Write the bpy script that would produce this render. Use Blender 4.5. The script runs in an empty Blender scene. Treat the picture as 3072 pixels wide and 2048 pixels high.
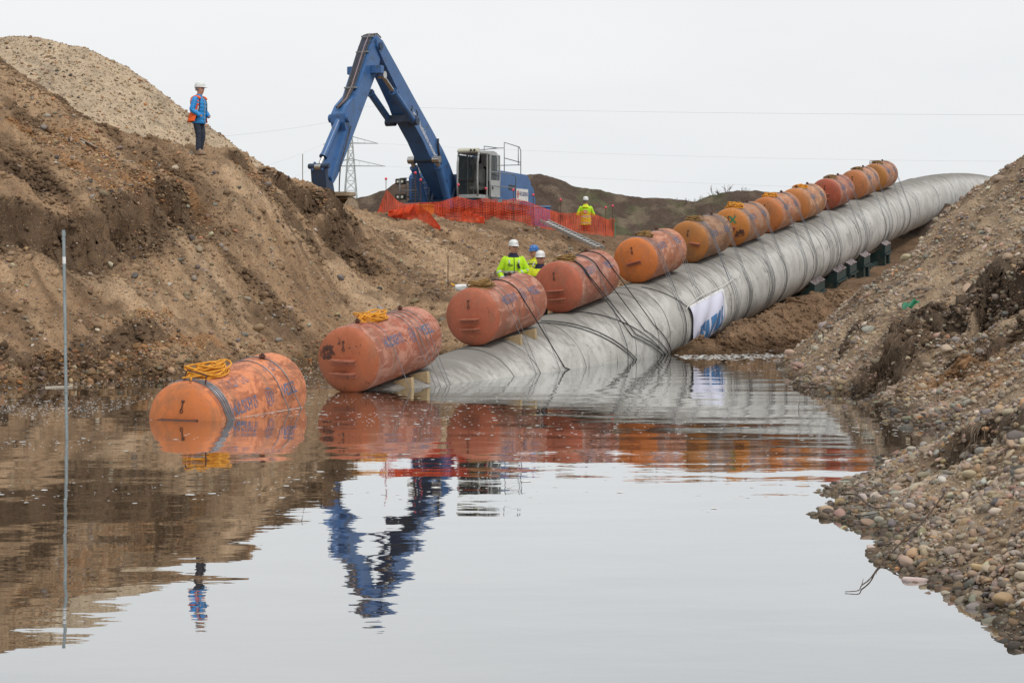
import bpy, bmesh, math, random
import numpy as np
from mathutils import Vector, Matrix

# ------------------------------------------------------------------ camera, sky, sun, exposure
F, CX, HZ, CAM_H = 5300.0, 1536.0, 808.0, 2.2      # focal length and horizon measured on the 3072 x 2048 photograph
scene = bpy.context.scene
COL = scene.collection
cam_data = bpy.data.cameras.new('camera')
cam_data.sensor_width = 36.0
cam_data.lens = F / 3072.0 * 36.0
cam_data.shift_y = -(1024.0 - HZ) / 3072.0
cam_data.clip_start, cam_data.clip_end = 0.1, 8000.0
cam = bpy.data.objects.new('camera', cam_data)
COL.objects.link(cam)
cam.location = (0, 0, CAM_H)
cam.rotation_euler = (math.radians(90), 0, 0)
scene.camera = cam

SUN_EL, SUN_AZ = math.radians(55), math.radians(140)   # azimuth clockwise from +Y: high, behind the camera on its right
world = bpy.data.worlds.new('World')
scene.world = world
world.use_nodes = True
wn, wl = world.node_tree.nodes, world.node_tree.links
wn.clear()
w_out = wn.new('ShaderNodeOutputWorld')
w_bg = wn.new('ShaderNodeBackground')
w_bg.inputs['Strength'].default_value = 0.1
w_sky = wn.new('ShaderNodeTexSky')
w_sky.sky_type = 'NISHITA'
w_sky.sun_disc = False
w_sky.sun_elevation, w_sky.sun_rotation = SUN_EL, SUN_AZ
w_sky.air_density, w_sky.dust_density = 1.0, 4.0
w_hs = wn.new('ShaderNodeHueSaturation')
w_hs.inputs['Saturation'].default_value = 0.25
w_tc = wn.new('ShaderNodeTexCoord')
w_map = wn.new('ShaderNodeMapping')
w_map.inputs['Scale'].default_value = (1.0, 1.0, 3.5)
w_no = wn.new('ShaderNodeTexNoise')
w_no.inputs['Scale'].default_value = 1.7
w_no.inputs['Detail'].default_value = 5
w_rmp = wn.new('ShaderNodeValToRGB')               # the even cloud deck
w_rmp.color_ramp.elements[0].position, w_rmp.color_ramp.elements[0].color = 0.32, (7.2, 7.5, 7.75, 1)
w_rmp.color_ramp.elements[1].position, w_rmp.color_ramp.elements[1].color = 0.68, (8.35, 8.45, 8.5, 1)
w_mix = wn.new('ShaderNodeMix')
w_mix.data_type = 'RGBA'
w_mix.inputs['Factor'].default_value = 0.93
wl.new(w_tc.outputs['Generated'], w_map.inputs['Vector'])
wl.new(w_map.outputs[0], w_no.inputs['Vector'])
wl.new(w_no.outputs['Fac'], w_rmp.inputs['Fac'])
wl.new(w_sky.outputs[0], w_hs.inputs['Color'])
wl.new(w_hs.outputs[0], w_mix.inputs['A'])
wl.new(w_rmp.outputs[0], w_mix.inputs['B'])
wl.new(w_mix.outputs['Result'], w_bg.inputs['Color'])
wl.new(w_bg.outputs[0], w_out.inputs['Surface'])

sun_data = bpy.data.lights.new('sun', 'SUN')
sun_data.energy = 1.5
sun_data.angle = math.radians(14)
sun_data.color = (1.0, 0.96, 0.9)
sun = bpy.data.objects.new('sun', sun_data)
COL.objects.link(sun)
sd = Vector((math.sin(SUN_AZ) * math.cos(SUN_EL), math.cos(SUN_AZ) * math.cos(SUN_EL), math.sin(SUN_EL)))
sun.rotation_euler = (-sd).to_track_quat('-Z', 'Y').to_euler()
sun.location = (10, -20, 40)

vs = scene.view_settings
vs.view_transform = 'Standard'
vs.look = 'None'
vs.gamma = 1.0
vs.use_curve_mapping = False
vs.exposure = 0.16
scene.render.engine = 'CYCLES'
scene.cycles.use_denoising = True
scene.cycles.max_bounces = 6
scene.cycles.diffuse_bounces = 3
scene.cycles.transparent_max_bounces = 12

# ------------------------------------------------------------------ helpers
rng = np.random.default_rng(7)
random.seed(7)

def P(px, py, Y):
    """world point at depth Y measured at a place of the photograph"""
    return np.array(((px - CX) * Y / F, Y, CAM_H + (HZ - py) * Y / F))

def tag(o, label=None, cat=None, group=None, kind=None):
    if label: o['label'] = label
    if cat: o['category'] = cat
    if group: o['group'] = group
    if kind: o['kind'] = kind
    return o

def empty(name, loc=(0, 0, 0), mat=None):
    o = bpy.data.objects.new(name, None)
    o.empty_display_size = 0.3
    COL.objects.link(o)
    if mat is not None: o.matrix_world = mat
    else: o.location = loc
    return o

def make_mesh(name, verts, faces, smooth=False):
    me = bpy.data.meshes.new(name)
    verts = np.asarray(verts, dtype=np.float32)
    if isinstance(faces, np.ndarray):
        k = faces.shape[1]
        me.vertices.add(len(verts)); me.vertices.foreach_set('co', verts.ravel())
        me.loops.add(faces.size); me.loops.foreach_set('vertex_index', faces.ravel().astype(np.int32))
        me.polygons.add(len(faces))
        me.polygons.foreach_set('loop_start', np.arange(0, faces.size, k, dtype=np.int32))
        me.update(calc_edges=True)
    else:
        me.from_pydata([tuple(map(float, v)) for v in verts], [], [tuple(map(int, f)) for f in faces])
        me.update()
    if smooth: me.shade_smooth()
    return me

def link(name, me, mat, parent=None, loc=None):
    o = bpy.data.objects.new(name, me)
    COL.objects.link(o)
    if mat is not None and len(me.materials) == 0: me.materials.append(mat)
    if parent is not None: o.parent = parent
    if loc is not None: o.location = loc
    return o

def basis(d):
    d = np.asarray(d, float); d = d / (np.linalg.norm(d) + 1e-12)
    a = np.array((0, 0, 1.0)) if abs(d[2]) < 0.9 else np.array((1.0, 0, 0))
    u = np.cross(a, d); u /= np.linalg.norm(u)
    return d, u, np.cross(d, u)

class MB:
    """collects shapes for one mesh"""
    def __init__(s, origin=(0, 0, 0)):
        s.v, s.f, s.o = [], [], np.asarray(origin, float)
    def add(s, verts, faces):
        b = len(s.v)
        s.v.extend([np.asarray(v, float) - s.o for v in verts])
        s.f.extend([tuple(i + b for i in f) for f in faces])
        return s
    def box(s, c, size, R=None, taper=1.0):
        hx, hy, hz = np.asarray(size) / 2
        vs_ = []
        for z in (-1, 1):
            t = taper if z > 0 else 1.0
            for x, y in ((-1, -1), (1, -1), (1, 1), (-1, 1)):
                p = np.array((x * hx * t, y * hy * t, z * hz))
                if R is not None: p = np.asarray(R) @ p
                vs_.append(np.asarray(c) + p)
        return s.add(vs_, [(0, 3, 2, 1), (4, 5, 6, 7), (0, 1, 5, 4), (1, 2, 6, 5), (2, 3, 7, 6), (3, 0, 4, 7)])
    def bar(s, a, b, w, h=None, up=(0, 0, 1)):
        a, b = np.asarray(a, float), np.asarray(b, float)
        d = b - a; L = np.linalg.norm(d); d /= L
        u = np.cross(up, d)
        if np.linalg.norm(u) < 1e-4: u = np.cross((1, 0, 0), d)
        u /= np.linalg.norm(u); v = np.cross(d, u)
        return s.box((a + b) / 2, (L, w, h or w), np.stack((d, u, v), 1))
    def tube(s, pts, r, n=8, caps=True, closed=False):
        pts = [np.asarray(p, float) for p in pts]
        m = len(pts)
        r = [r] * m if np.isscalar(r) else list(r)
        vs_, fs, u = [], [], None
        for i in range(m):
            if closed: d = pts[(i + 1) % m] - pts[i - 1]
            else: d = pts[min(i + 1, m - 1)] - pts[max(i - 1, 0)]
            d = d / (np.linalg.norm(d) + 1e-12)
            if u is None: u = basis(d)[1]
            u = u - d * np.dot(u, d); u /= (np.linalg.norm(u) + 1e-12)
            w = np.cross(d, u)
            for k in range(n):
                a = 2 * math.pi * k / n
                vs_.append(pts[i] + r[i] * (math.cos(a) * u + math.sin(a) * w))
        for i in range(m if closed else m - 1):
            j = (i + 1) % m
            for k in range(n):
                k2 = (k + 1) % n
                fs.append((i * n + k, i * n + k2, j * n + k2, j * n + k))
        if caps and not closed:
            fs.append(tuple(range(n - 1, -1, -1))); fs.append(tuple((m - 1) * n + k for k in range(n)))
        return s.add(vs_, fs)
    def cyl(s, a, b, r, r2=None, n=16):
        return s.tube([a, b], [r, r if r2 is None else r2], n)
    def prism(s, prof, y0, y1, M=None):
        """profile in local x,z pushed along y from y0 to y1"""
        n = len(prof)
        vs_ = [np.array((p[0], y0, p[1])) for p in prof] + [np.array((p[0], y1, p[1])) for p in prof]
        if M is not None: vs_ = [np.asarray(M @ Vector(v)) for v in vs_]
        fs = [tuple(range(n)), tuple(range(2 * n - 1, n - 1, -1))]
        fs += [(i, i + n, (i + 1) % n + n, (i + 1) % n) for i in range(n)]
        return s.add(vs_, fs)
    def lathe(s, prof, n=32, c=(0, 0, 0), M=None):
        """prof of (r, z) turned about z"""
        vs_, fs = [], []
        for r, z in prof:
            for k in range(n):
                a = 2 * math.pi * k / n
                p = np.array((r * math.cos(a), r * math.sin(a), z)) + np.asarray(c)
                if M is not None: p = np.asarray(M @ Vector(p))
                vs_.append(p)
        for i in range(len(prof) - 1):
            for k in range(n):
                k2 = (k + 1) % n
                fs.append((i * n + k, i * n + k2, (i + 1) * n + k2, (i + 1) * n + k))
        return s.add(vs_, fs)
    def loft(s, rings, caps=True):
        n = len(rings[0]); b = []
        for r in rings: b.extend(r)
        fs = []
        for i in range(len(rings) - 1):
            for k in range(n):
                k2 = (k + 1) % n
                fs.append((i * n + k, i * n + k2, (i + 1) * n + k2, (i + 1) * n + k))
        if caps:
            fs.append(tuple(range(n - 1, -1, -1))); fs.append(tuple((len(rings) - 1) * n + k for k in range(n)))
        return s.add(b, fs)
    def build(s, name, mat, parent=None, smooth=False, bevel=0.0, fix=True, auto=None):
        me = make_mesh(name, np.array(s.v), s.f)
        if fix or bevel:
            bm = bmesh.new(); bm.from_mesh(me)
            if bevel:
                ed = [e for e in bm.edges if len(e.link_faces) == 2 and e.calc_face_angle(0) > 0.5]
                bmesh.ops.bevel(bm, geom=ed, offset=bevel, segments=2, affect='EDGES', clamp_overlap=True)
            bmesh.ops.recalc_face_normals(bm, faces=bm.faces)
            bm.to_mesh(me); bm.free()
        if smooth: me.shade_smooth()
        if auto is not None: me.shade_smooth(); me.set_sharp_from_angle(angle=math.radians(auto))
        o = link(name, me, mat, parent)
        return o

# numpy value noise
def _hash(ix, iy, seed):
    n = (ix.astype(np.int64) * 374761393 + iy.astype(np.int64) * 668265263 + seed * 974711) & 0xffffffff
    n = ((n ^ (n >> 13)) * 1274126177) & 0xffffffff
    n = ((n ^ (n >> 16)) * 2246822519) & 0xffffffff
    return ((n ^ (n >> 15)) & 0xffffff) / float(0xffffff)

def vnoise(x, y, seed=0):
    ix, iy = np.floor(x), np.floor(y)
    fx, fy = x - ix, y - iy
    fx, fy = fx * fx * fx * (fx * (fx * 6 - 15) + 10), fy * fy * fy * (fy * (fy * 6 - 15) + 10)
    a, b = _hash(ix, iy, seed), _hash(ix + 1, iy, seed)
    c, d = _hash(ix, iy + 1, seed), _hash(ix + 1, iy + 1, seed)
    return (a + (b - a) * fx) * (1 - fy) + (c + (d - c) * fx) * fy

def fbm(x, y, octv=4, seed=0, gain=0.5):
    s, a, t = 0, 1.0, 0
    for i in range(octv):
        s = s + a * vnoise(x * 2 ** i + 17.3 * i, y * 2 ** i - 9.1 * i, seed + i * 31)
        t += a; a *= gain
    return s / t

def sstep(a, b, x):
    t = np.clip((x - a) / (b - a), 0, 1)
    return t * t * (3 - 2 * t)

def rbf_fit(pts):
    pts = np.asarray(pts, float)
    n = len(pts)
    A = np.zeros((n + 3, n + 3))
    d = np.linalg.norm(pts[:, None, :2] - pts[None, :, :2], axis=2)
    A[:n, :n] = d + np.eye(n) * 1e-3
    A[:n, n] = 1; A[:n, n + 1:] = pts[:, :2]
    A[n:, :n] = A[:n, n:].T
    w = np.linalg.solve(A, np.concatenate((pts[:, 2], np.zeros(3))))
    def f(X, Y):
        X, Y = np.asarray(X, float), np.asarray(Y, float)
        out = w[n] + w[n + 1] * X + w[n + 2] * Y
        for i in range(n):
            out = out + w[i] * np.hypot(X - pts[i, 0], Y - pts[i, 1])
        return out
    return f

def poly_dist(X, Y, line):
    """distance in plan to a polyline"""
    best = np.full(np.shape(X), 1e9)
    for a, b in zip(line[:-1], line[1:]):
        ax, ay, bx, by = a[0], a[1], b[0], b[1]
        dx, dy = bx - ax, by - ay
        t = np.clip(((X - ax) * dx + (Y - ay) * dy) / (dx * dx + dy * dy + 1e-9), 0, 1)
        best = np.minimum(best, np.hypot(X - ax - t * dx, Y - ay - t * dy))
    return best

def grid_object(name, xs, ys, Z, colr, mat, parent=None, off=None):
    nx, ny = len(xs), len(ys)
    X, Y = np.meshgrid(xs, ys)
    if off is not None: X, Y = X + off[0], Y + off[1]
    v = np.stack((X, Y, Z), -1).reshape(-1, 3)
    i = np.arange(ny - 1)[:, None] * nx + np.arange(nx - 1)[None, :]
    f = np.stack((i, i + 1, i + nx + 1, i + nx), -1).reshape(-1, 4)
    me = make_mesh(name, v, f, smooth=True)
    if colr is not None:
        at = me.color_attributes.new('Col', 'FLOAT_COLOR', 'POINT')
        c = np.ones((len(v), 4), np.float32); c[:, :3] = colr.reshape(-1, 3)
        at.data.foreach_set('color', c.ravel())
    return link(name, me, mat, parent)

# ------------------------------------------------------------------ materials
def nmat(name):
    m = bpy.data.materials.new(name); m.use_nodes = True
    nt = m.node_tree
    return m, nt.nodes, nt.links, nt.nodes['Principled BSDF']

def rgba(c): return (c[0], c[1], c[2], 1.0)

def mixc(N, L, fac, a, b, blend='MIX'):
    m = N.new('ShaderNodeMix'); m.data_type = 'RGBA'; m.blend_type = blend; m.clamp_result = False
    for sock, val in (('Factor', fac), ('A', a), ('B', b)):
        if hasattr(val, 'is_output') or isinstance(val, bpy.types.NodeSocket): L.new(val, m.inputs[sock])
        elif sock == 'Factor': m.inputs[sock].default_value = val
        else: m.inputs[sock].default_value = rgba(val)
    return m.outputs['Result']

def noise(N, L, scale, detail=4, rough=0.55, vec=None, dist=0.0):
    n = N.new('ShaderNodeTexNoise')
    n.inputs['Scale'].default_value = scale; n.inputs['Detail'].default_value = detail
    n.inputs['Roughness'].default_value = rough; n.inputs['Distortion'].default_value = dist
    if vec is not None: L.new(vec, n.inputs['Vector'])
    return n.outputs['Fac']

def ramp(N, L, sock, p0, p1, v0=0.0, v1=1.0):
    r = N.new('ShaderNodeMapRange')
    r.inputs['From Min'].default_value, r.inputs['From Max'].default_value = p0, p1
    r.inputs['To Min'].default_value, r.inputs['To Max'].default_value = v0, v1
    L.new(sock, r.inputs['Value'])
    return r.outputs['Result']

def coords(N, L, kind='Object', scale=(1, 1, 1), loc=(0, 0, 0)):
    t = N.new('ShaderNodeTexCoord'); m = N.new('ShaderNodeMapping')
    m.inputs['Scale'].default_value = scale; m.inputs['Location'].default_value = loc
    L.new(t.outputs[kind], m.inputs['Vector'])
    return m.outputs[0]

def bump(N, L, h, bsdf, strength=0.5, dist=0.01):
    b = N.new('ShaderNodeBump')
    b.inputs['Strength'].default_value = strength; b.inputs['Distance'].default_value = dist
    L.new(h, b.inputs['Height']); L.new(b.outputs[0], bsdf.inputs['Normal'])

def pbr(name, c1, c2=None, scale=6.0, rough=0.6, metal=0.0, bmp=0.0, dirt=None, dirt_amt=0.5, dirt_scale=2.5):
    m, N, L, B = nmat(name)
    B.inputs['Roughness'].default_value = rough
    B.inputs['Metallic'].default_value = metal
    v = coords(N, L)
    c2 = c2 or tuple(x * 0.82 for x in c1)
    n1 = noise(N, L, scale, 5, 0.6, v)
    c = mixc(N, L, ramp(N, L, n1, 0.35, 0.65), c1, c2)
    if dirt:
        n2 = noise(N, L, dirt_scale, 6, 0.65, v)
        c = mixc(N, L, ramp(N, L, n2, 0.62 - 0.2 * dirt_amt, 0.72, 0, 0.9), c, dirt)
    L.new(c, B.inputs['Base Color'])
    if bmp: bump(N, L, n1, B, 0.4, bmp)
    return m

def soil_material(name, peb_scale, peb_amt=0.5, fine=40.0, bmp=0.03, peb_cols=((0.5, 0.42, 0.34), (0.2, 0.17, 0.15), (0.42, 0.27, 0.15))):
    """vertex colour of the soil layers with grain, small pebbles and relief"""
    m, N, L, B = nmat(name)
    B.inputs['Roughness'].default_value = 0.95
    B.inputs['Specular IOR Level'].default_value = 0.15
    at = N.new('ShaderNodeAttribute'); at.attribute_name = 'Col'
    v = coords(N, L)
    n1 = noise(N, L, fine, 3, 0.7, v)
    n2 = noise(N, L, fine * 0.12, 4, 0.65, v)
    k = N.new('ShaderNodeMath'); k.operation = 'MULTIPLY'
    L.new(ramp(N, L, n1, 0.25, 0.75, 0.62, 1.42), k.inputs[0]); L.new(ramp(N, L, n2, 0.3, 0.7, 0.8, 1.2), k.inputs[1])
    vm = N.new('ShaderNodeVectorMath'); vm.operation = 'SCALE'
    L.new(at.outputs['Color'], vm.inputs[0]); L.new(k.outputs[0], vm.inputs['Scale'])
    vo = N.new('ShaderNodeTexVoronoi'); vo.inputs['Scale'].default_value = peb_scale
    vo.inputs['Randomness'].default_value = 1.0
    L.new(v, vo.inputs['Vector'])
    r = N.new('ShaderNodeValToRGB'); r.color_ramp.interpolation = 'CONSTANT'
    els = r.color_ramp.elements
    els[0].position, els[0].color = 0.0, rgba(peb_cols[0]); els[1].position, els[1].color = 0.35, rgba(peb_cols[1])
    e = els.new(0.65); e.color = rgba(peb_cols[2])
    sx = N.new('ShaderNodeSeparateColor'); L.new(vo.outputs['Color'], sx.inputs[0]); L.new(sx.outputs[0], r.inputs['Fac'])
    inside = ramp(N, L, vo.outputs['Distance'], 0.30, 0.42, 1.0, 0.0)
    keep = ramp(N, L, sx.outputs[1], 1.0 - peb_amt, 1.0 - peb_amt + 0.02)
    mk = N.new('ShaderNodeMath'); mk.operation = 'MULTIPLY'; L.new(inside, mk.inputs[0]); L.new(keep, mk.inputs[1])
    mk2 = N.new('ShaderNodeMath'); mk2.operation = 'MULTIPLY'; mk2.inputs[1].default_value = 0.75; L.new(mk.outputs[0], mk2.inputs[0])
    tint = mixc(N, L, 0.62, r.outputs['Color'], mixc(N, L, 1.0, mixc(N, L, 1.0, r.outputs['Color'], at.outputs['Color'], 'MULTIPLY'), (3.4, 3.4, 3.4), 'MULTIPLY'))
    c = mixc(N, L, mk2.outputs[0], vm.outputs[0], tint)
    L.new(c, B.inputs['Base Color'])
    hs = N.new('ShaderNodeMath'); hs.operation = 'ADD'
    L.new(mk.outputs[0], hs.inputs[0])
    h2 = N.new('ShaderNodeMath'); h2.operation = 'ADD'; L.new(n1, h2.inputs[0]); L.new(ramp(N, L, n2, 0, 1, 0, 2.0), h2.inputs[1])
    L.new(h2.outputs[0], hs.inputs[1])
    bump(N, L, hs.outputs[0], B, 0.9, bmp)
    return m

def stone_material(name, attr=True):
    m, N, L, B = nmat(name)
    B.inputs['Roughness'].default_value = 0.8
    B.inputs['Specular IOR Level'].default_value = 0.3
    if attr:
        a = N.new('ShaderNodeAttribute'); a.attribute_name = 'Col'; base = a.outputs['Color']
    else:
        a = N.new('ShaderNodeObjectInfo'); base = a.outputs['Color']
    v = coords(N, L, 'Object')
    n1 = noise(N, L, 38.0, 4, 0.65, v)
    vm = N.new('ShaderNodeVectorMath'); vm.operation = 'SCALE'
    L.new(base, vm.inputs[0]); L.new(ramp(N, L, n1, 0.25, 0.75, 0.72, 1.25), vm.inputs['Scale'])
    L.new(vm.outputs[0], B.inputs['Base Color'])
    bump(N, L, n1, B, 0.35, 0.006)
    return m

# stones --------------------------------------------------------------------
def ico(sub):
    bm = bmesh.new(); bmesh.ops.create_icosphere(bm, subdivisions=sub, radius=1.0)
    v = np.array([x.co for x in bm.verts]); f = np.array([[q.index for q in p.verts] for p in bm.faces]); bm.free()
    return v, f

def stone_shapes(sub, n, rough):
    v, f = ico(sub); out = []
    r = np.random.default_rng(5 + sub)
    for i in range(n):
        w = v.copy()
        for _ in range(7):                           # planar cuts give worn facets
            d = r.normal(size=3); d /= np.linalg.norm(d); t = r.uniform(0.45, 0.88)
            k = w @ d; w -= np.outer(np.clip(k - t, 0, None) * 0.85, d)
        w *= 1 + rough * r.normal(size=(len(w), 1)) * (0.06 if sub > 1 else 0.09)
        out.append(w)
    return out, f

STONE_COLS = np.array(((0.36, 0.285, 0.205), (0.27, 0.205, 0.15), (0.44, 0.375, 0.30), (0.40, 0.235, 0.12), (0.20, 0.175, 0.155),
                       (0.32, 0.225, 0.165), (0.50, 0.44, 0.36), (0.12, 0.11, 0.105), (0.38, 0.27, 0.16), (0.30, 0.265, 0.23),
                       (0.34, 0.22, 0.165), (0.25, 0.23, 0.205), (0.34, 0.27, 0.20), (0.42, 0.33, 0.235)))

def rot_mats(n, r, flat=0.35):
    """random turns about z with a small tilt"""
    a, tx, ty = r.uniform(0, 2 * math.pi, n), r.normal(0, flat, n), r.normal(0, flat, n)
    ca, sa = np.cos(a), np.sin(a)
    Rz = np.zeros((n, 3, 3)); Rz[:, 0, 0] = ca; Rz[:, 0, 1] = -sa; Rz[:, 1, 0] = sa; Rz[:, 1, 1] = ca; Rz[:, 2, 2] = 1
    Rx = np.zeros((n, 3, 3)); Rx[:, 0, 0] = 1; Rx[:, 1, 1] = np.cos(tx); Rx[:, 1, 2] = -np.sin(tx); Rx[:, 2, 1] = np.sin(tx); Rx[:, 2, 2] = np.cos(tx)
    Ry = np.zeros((n, 3, 3)); Ry[:, 1, 1] = 1; Ry[:, 0, 0] = np.cos(ty); Ry[:, 0, 2] = np.sin(ty); Ry[:, 2, 0] = -np.sin(ty); Ry[:, 2, 2] = np.cos(ty)
    return Rx @ Ry @ Rz

def scatter_mesh(name, pos, size, cols, sub, rough, mat, parent, seed, zf=(0.45, 0.8), embed=0.3, smooth=True):
    r = np.random.default_rng(seed)
    shapes, f = stone_shapes(sub, 10, rough)
    n = len(pos)
    sc = np.stack((size * r.uniform(0.8, 1.25, n), size * r.uniform(0.6, 0.95, n), size * r.uniform(zf[0], zf[1], n)), 1)
    R = rot_mats(n, r)
    pick = r.integers(0, len(shapes), n)
    base = np.stack(shapes)[pick]                                   # n, k, 3
    V = np.einsum('nij,nkj->nki', R, base * sc[:, None, :]) + pos[:, None, :]
    V[:, :, 2] += (sc[:, 2] * (1 - 2 * embed))[:, None] * 0.5
    k = base.shape[1]
    Fc = (f[None] + (np.arange(n) * k)[:, None, None]).reshape(-1, 3)
    me = make_mesh(name, V.reshape(-1, 3), Fc, smooth=smooth)
    at = me.color_attributes.new('Col', 'FLOAT_COLOR', 'POINT')
    c = np.ones((n, k, 4), np.float32); c[:, :, :3] = cols[:, None, :]
    at.data.foreach_set('color', c.ravel())
    return tag(link(name, me, mat, parent), kind='stuff')
# ------------------------------------------------------------------ terrain: left bank, trench, platform
def px_pts(L): return [tuple(P(*p)) for p in L]

LEFT_PTS = px_pts([
    (-400, 900, 35), (-400, 660, 38), (-400, 400, 42), (-400, 120, 46.5),
    (0, 1090, 34.2), (0, 900, 36.5), (0, 765, 38), (0, 650, 38.8), (0, 480, 41), (0, 300, 44), (0, 190, 46.2),
    (150, 1070, 35.0), (150, 900, 37.2), (150, 765, 38.8), (150, 650, 39.6), (150, 480, 42.3), (150, 380, 44.2), (150, 295, 46),
    (300, 1050, 36), (300, 900, 38), (300, 760, 39.7), (300, 650, 40.5), (300, 540, 42), (300, 460, 44), (310, 404, 45.7),
    (430, 960, 37.6), (430, 760, 40.7), (430, 660, 41.4), (430, 520, 43.5), (430, 432, 45.4),
    (600, 1000, 38.6), (600, 850, 40.7), (600, 700, 42.6), (600, 600, 43.6), (600, 520, 44.5), (600, 478, 45.2), (740, 492, 46.4),
    (740, 560, 45.2), (740, 700, 43.5), (740, 900, 41.0),
    (850, 1000, 40.8), (850, 850, 42.8), (850, 720, 44.5), (850, 640, 46), (850, 580, 47.8), (860, 538, 49.3),
    (1000, 980, 43.4), (1000, 850, 45.5), (1000, 740, 47.8), (1000, 660, 49.8), (960, 585, 51.0), (1020, 612, 51.6), (1035, 655, 50.8), (1040, 700, 49.9),
    (1130, 950, 45), (1130, 850, 47), (1130, 760, 50), (1130, 700, 53.5), (1130, 648, 58.5),
    (1300, 900, 46), (1300, 850, 48), (1300, 780, 51.5), (1300, 720, 55.0), (1300, 658, 60),
    (1500, 870, 47.5), (1500, 790, 52), (1500, 730, 56.5), (1500, 668, 61.5),
    (1700, 800, 53), (1700, 740, 58.5), (1700, 692, 63.5), (1850, 765, 60), (1850, 708, 66), (1960, 720, 69)]) + [
    # water's edge and under water
    (-17, 31, 0), (-9.7, 33.6, 0), (-7.1, 36, 0), (-5.6, 38.3, 0), (-4.5, 40.6, 0), (-3.0, 42.3, 0.1),
    (-17, 28, -1), (-9, 31, -1), (-5, 35, -1.2), (-2.5, 39.5, -0.9), (-1, 36, -1.8), (-17, 20, -2), (-8, 22, -2.2), (0, 30, -2.4),
    # ledge behind the pipe where the three men stand
    (-1.2, 43.0, 0.6), (0.1, 42.6, 0.72), (0.7, 43.0, 0.76), (0.05, 43.6, 0.95), (0.6, 45.0, 1.0), (1.6, 45.5, 0.95), (2.4, 46.5, 1.0), (3.6, 50.5, 1.15), (5.2, 54.5, 1.4),
    # trench floor under and beside the pipe
    (0.5, 40.3, -0.8), (3.2, 43.6, -0.9), (2.4, 41.6, -0.9), (2.2, 44.2, -0.6), (3.0, 46.3, -0.9), (4.4, 49.6, -0.7), (6.0, 53.5, -0.15), (8.0, 58.4, 0.45), (10.2, 63.8, 1.1), (13, 70.7, 1.7), (16, 78, 2.6),
    (6.9, 60.5, 1.4), (9.2, 67, 2.0), (12, 74, 2.6),
    (4.45, 45.75, 0.04), (5.2, 46.3, 0.1), (4.1, 44.6, -0.5), (5.5, 45.0, -0.4), (7.5, 45.0, -0.45), (8.6, 46.2, -0.1), (9.6, 47.0, 0.1), (6.0, 49.8, 0.12), (7.3, 53, 0.55), (9.3, 58, 0.98), (11.4, 62.5, 1.45), (13.5, 66, 1.9), (17, 74, 2.4),
    (12, 54, 0.9), (14.5, 58, 1.1), (20, 66, 2.0), (26, 74, 3.4), (26, 55, 2.5), (20, 84, 3.6), (26, 84, 3.8),
    # behind the crest the ground drops so that the heap shows
    (P(0, 0, 49.5)[0], 49.5, 5.6), (P(150, 0, 49.0)[0], 49.0, 5.2), (P(300, 0, 48.3)[0], 48.3, 4.9), (P(430, 0, 48)[0], 48, 4.85), (P(520, 0, 47.5)[0], 47.5, 4.8), (P(-400, 0, 50)[0], 50, 6.2),
    # platform
    (-20, 54, 5.6), (-14, 53, 5.0), (-9, 50, 5.05), (-8, 56, 4.7), (-6.5, 55, 4.15), (-7, 62, 4.1), (-3, 64, 3.75), (2, 66, 3.6), (-20, 70, 4.2),
    (-6, 75, 3.6), (2, 75, 3.5), (6, 73, 3.3), (-20, 84, 3.8), (0, 84, 3.5), (10, 84, 3.4)]
left_base = rbf_fit(LEFT_PTS)

def hit(px, py, f=left_base, y0=28.0, y1=80.0):
    """where the line of sight through a place of the photograph meets the ground"""
    Y = np.linspace(y0, y1, 900)
    X, Z = (px - CX) * Y / F, CAM_H + (HZ - py) * Y / F
    k = np.where(f(X, Y) >= Z)[0]
    i = k[0] if len(k) else len(Y) - 1
    return (X[i], Y[i], Z[i])

def hline(pts, **k): return [hit(*p, **k) for p in pts]

SCARPS = [  # crumbling dark edges of the cut
    (hline([(-150, 690), (0, 690), (120, 712), (200, 725), (285, 705), (330, 672), (420, 668), (500, 632), (545, 612)]), 0.55, 0.62),
    (hline([(230, 1042), (330, 1022), (400, 1018), (470, 1002)]), 0.28, 0.3),
    (hline([(700, 492), (760, 505), (800, 530), (840, 560), (870, 590)]), 0.45, 0.38),
    (hline([(900, 600), (950, 615), (1000, 632), (1030, 650), (1020, 700), (985, 720)]), 0.62, 0.5),
    (hline([(1000, 745), (1060, 770), (1090, 800)]), 0.35, 0.32),
    (hline([(870, 655), (905, 690), (930, 730)]), 0.35, 0.3),
    (hline([(0, 480), (60, 510), (120, 540)]), 0.4, 0.2),
    (hline([(0, 1085), (120, 1075), (260, 1068)]), 0.25, 0.18)]
ORANGE = [(hline([(170, 430), (250, 440), (320, 500), (400, 560), (480, 610)]), 0.40),
          (hline([(60, 380), (140, 440), (230, 520), (330, 590), (420, 640)]), 0.22),
          (hline([(700, 500), (740, 530), (800, 560)]), 0.25), (hline([(430, 500), (520, 560), (620, 640)]), 0.14),
          (hline([(930, 590), (990, 640)]), 0.2), (hline([(150, 1080), (400, 1062), (640, 1045)]), 0.25),
          (hline([(430, 965), (500, 955)]), 0.16)]
LIGHT = [(hline([(720, 560), (820, 650), (950, 760), (1080, 880), (1150, 950)]), 0.8),
         (hline([(1150, 690), (1300, 760), (1400, 830)]), 0.7), (hline([(500, 700), (620, 830), (700, 950)]), 0.5),
         (hline([(200, 800), (350, 880), (450, 930)]), 0.5), (hline([(620, 560), (700, 640)]), 0.35)]
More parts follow.
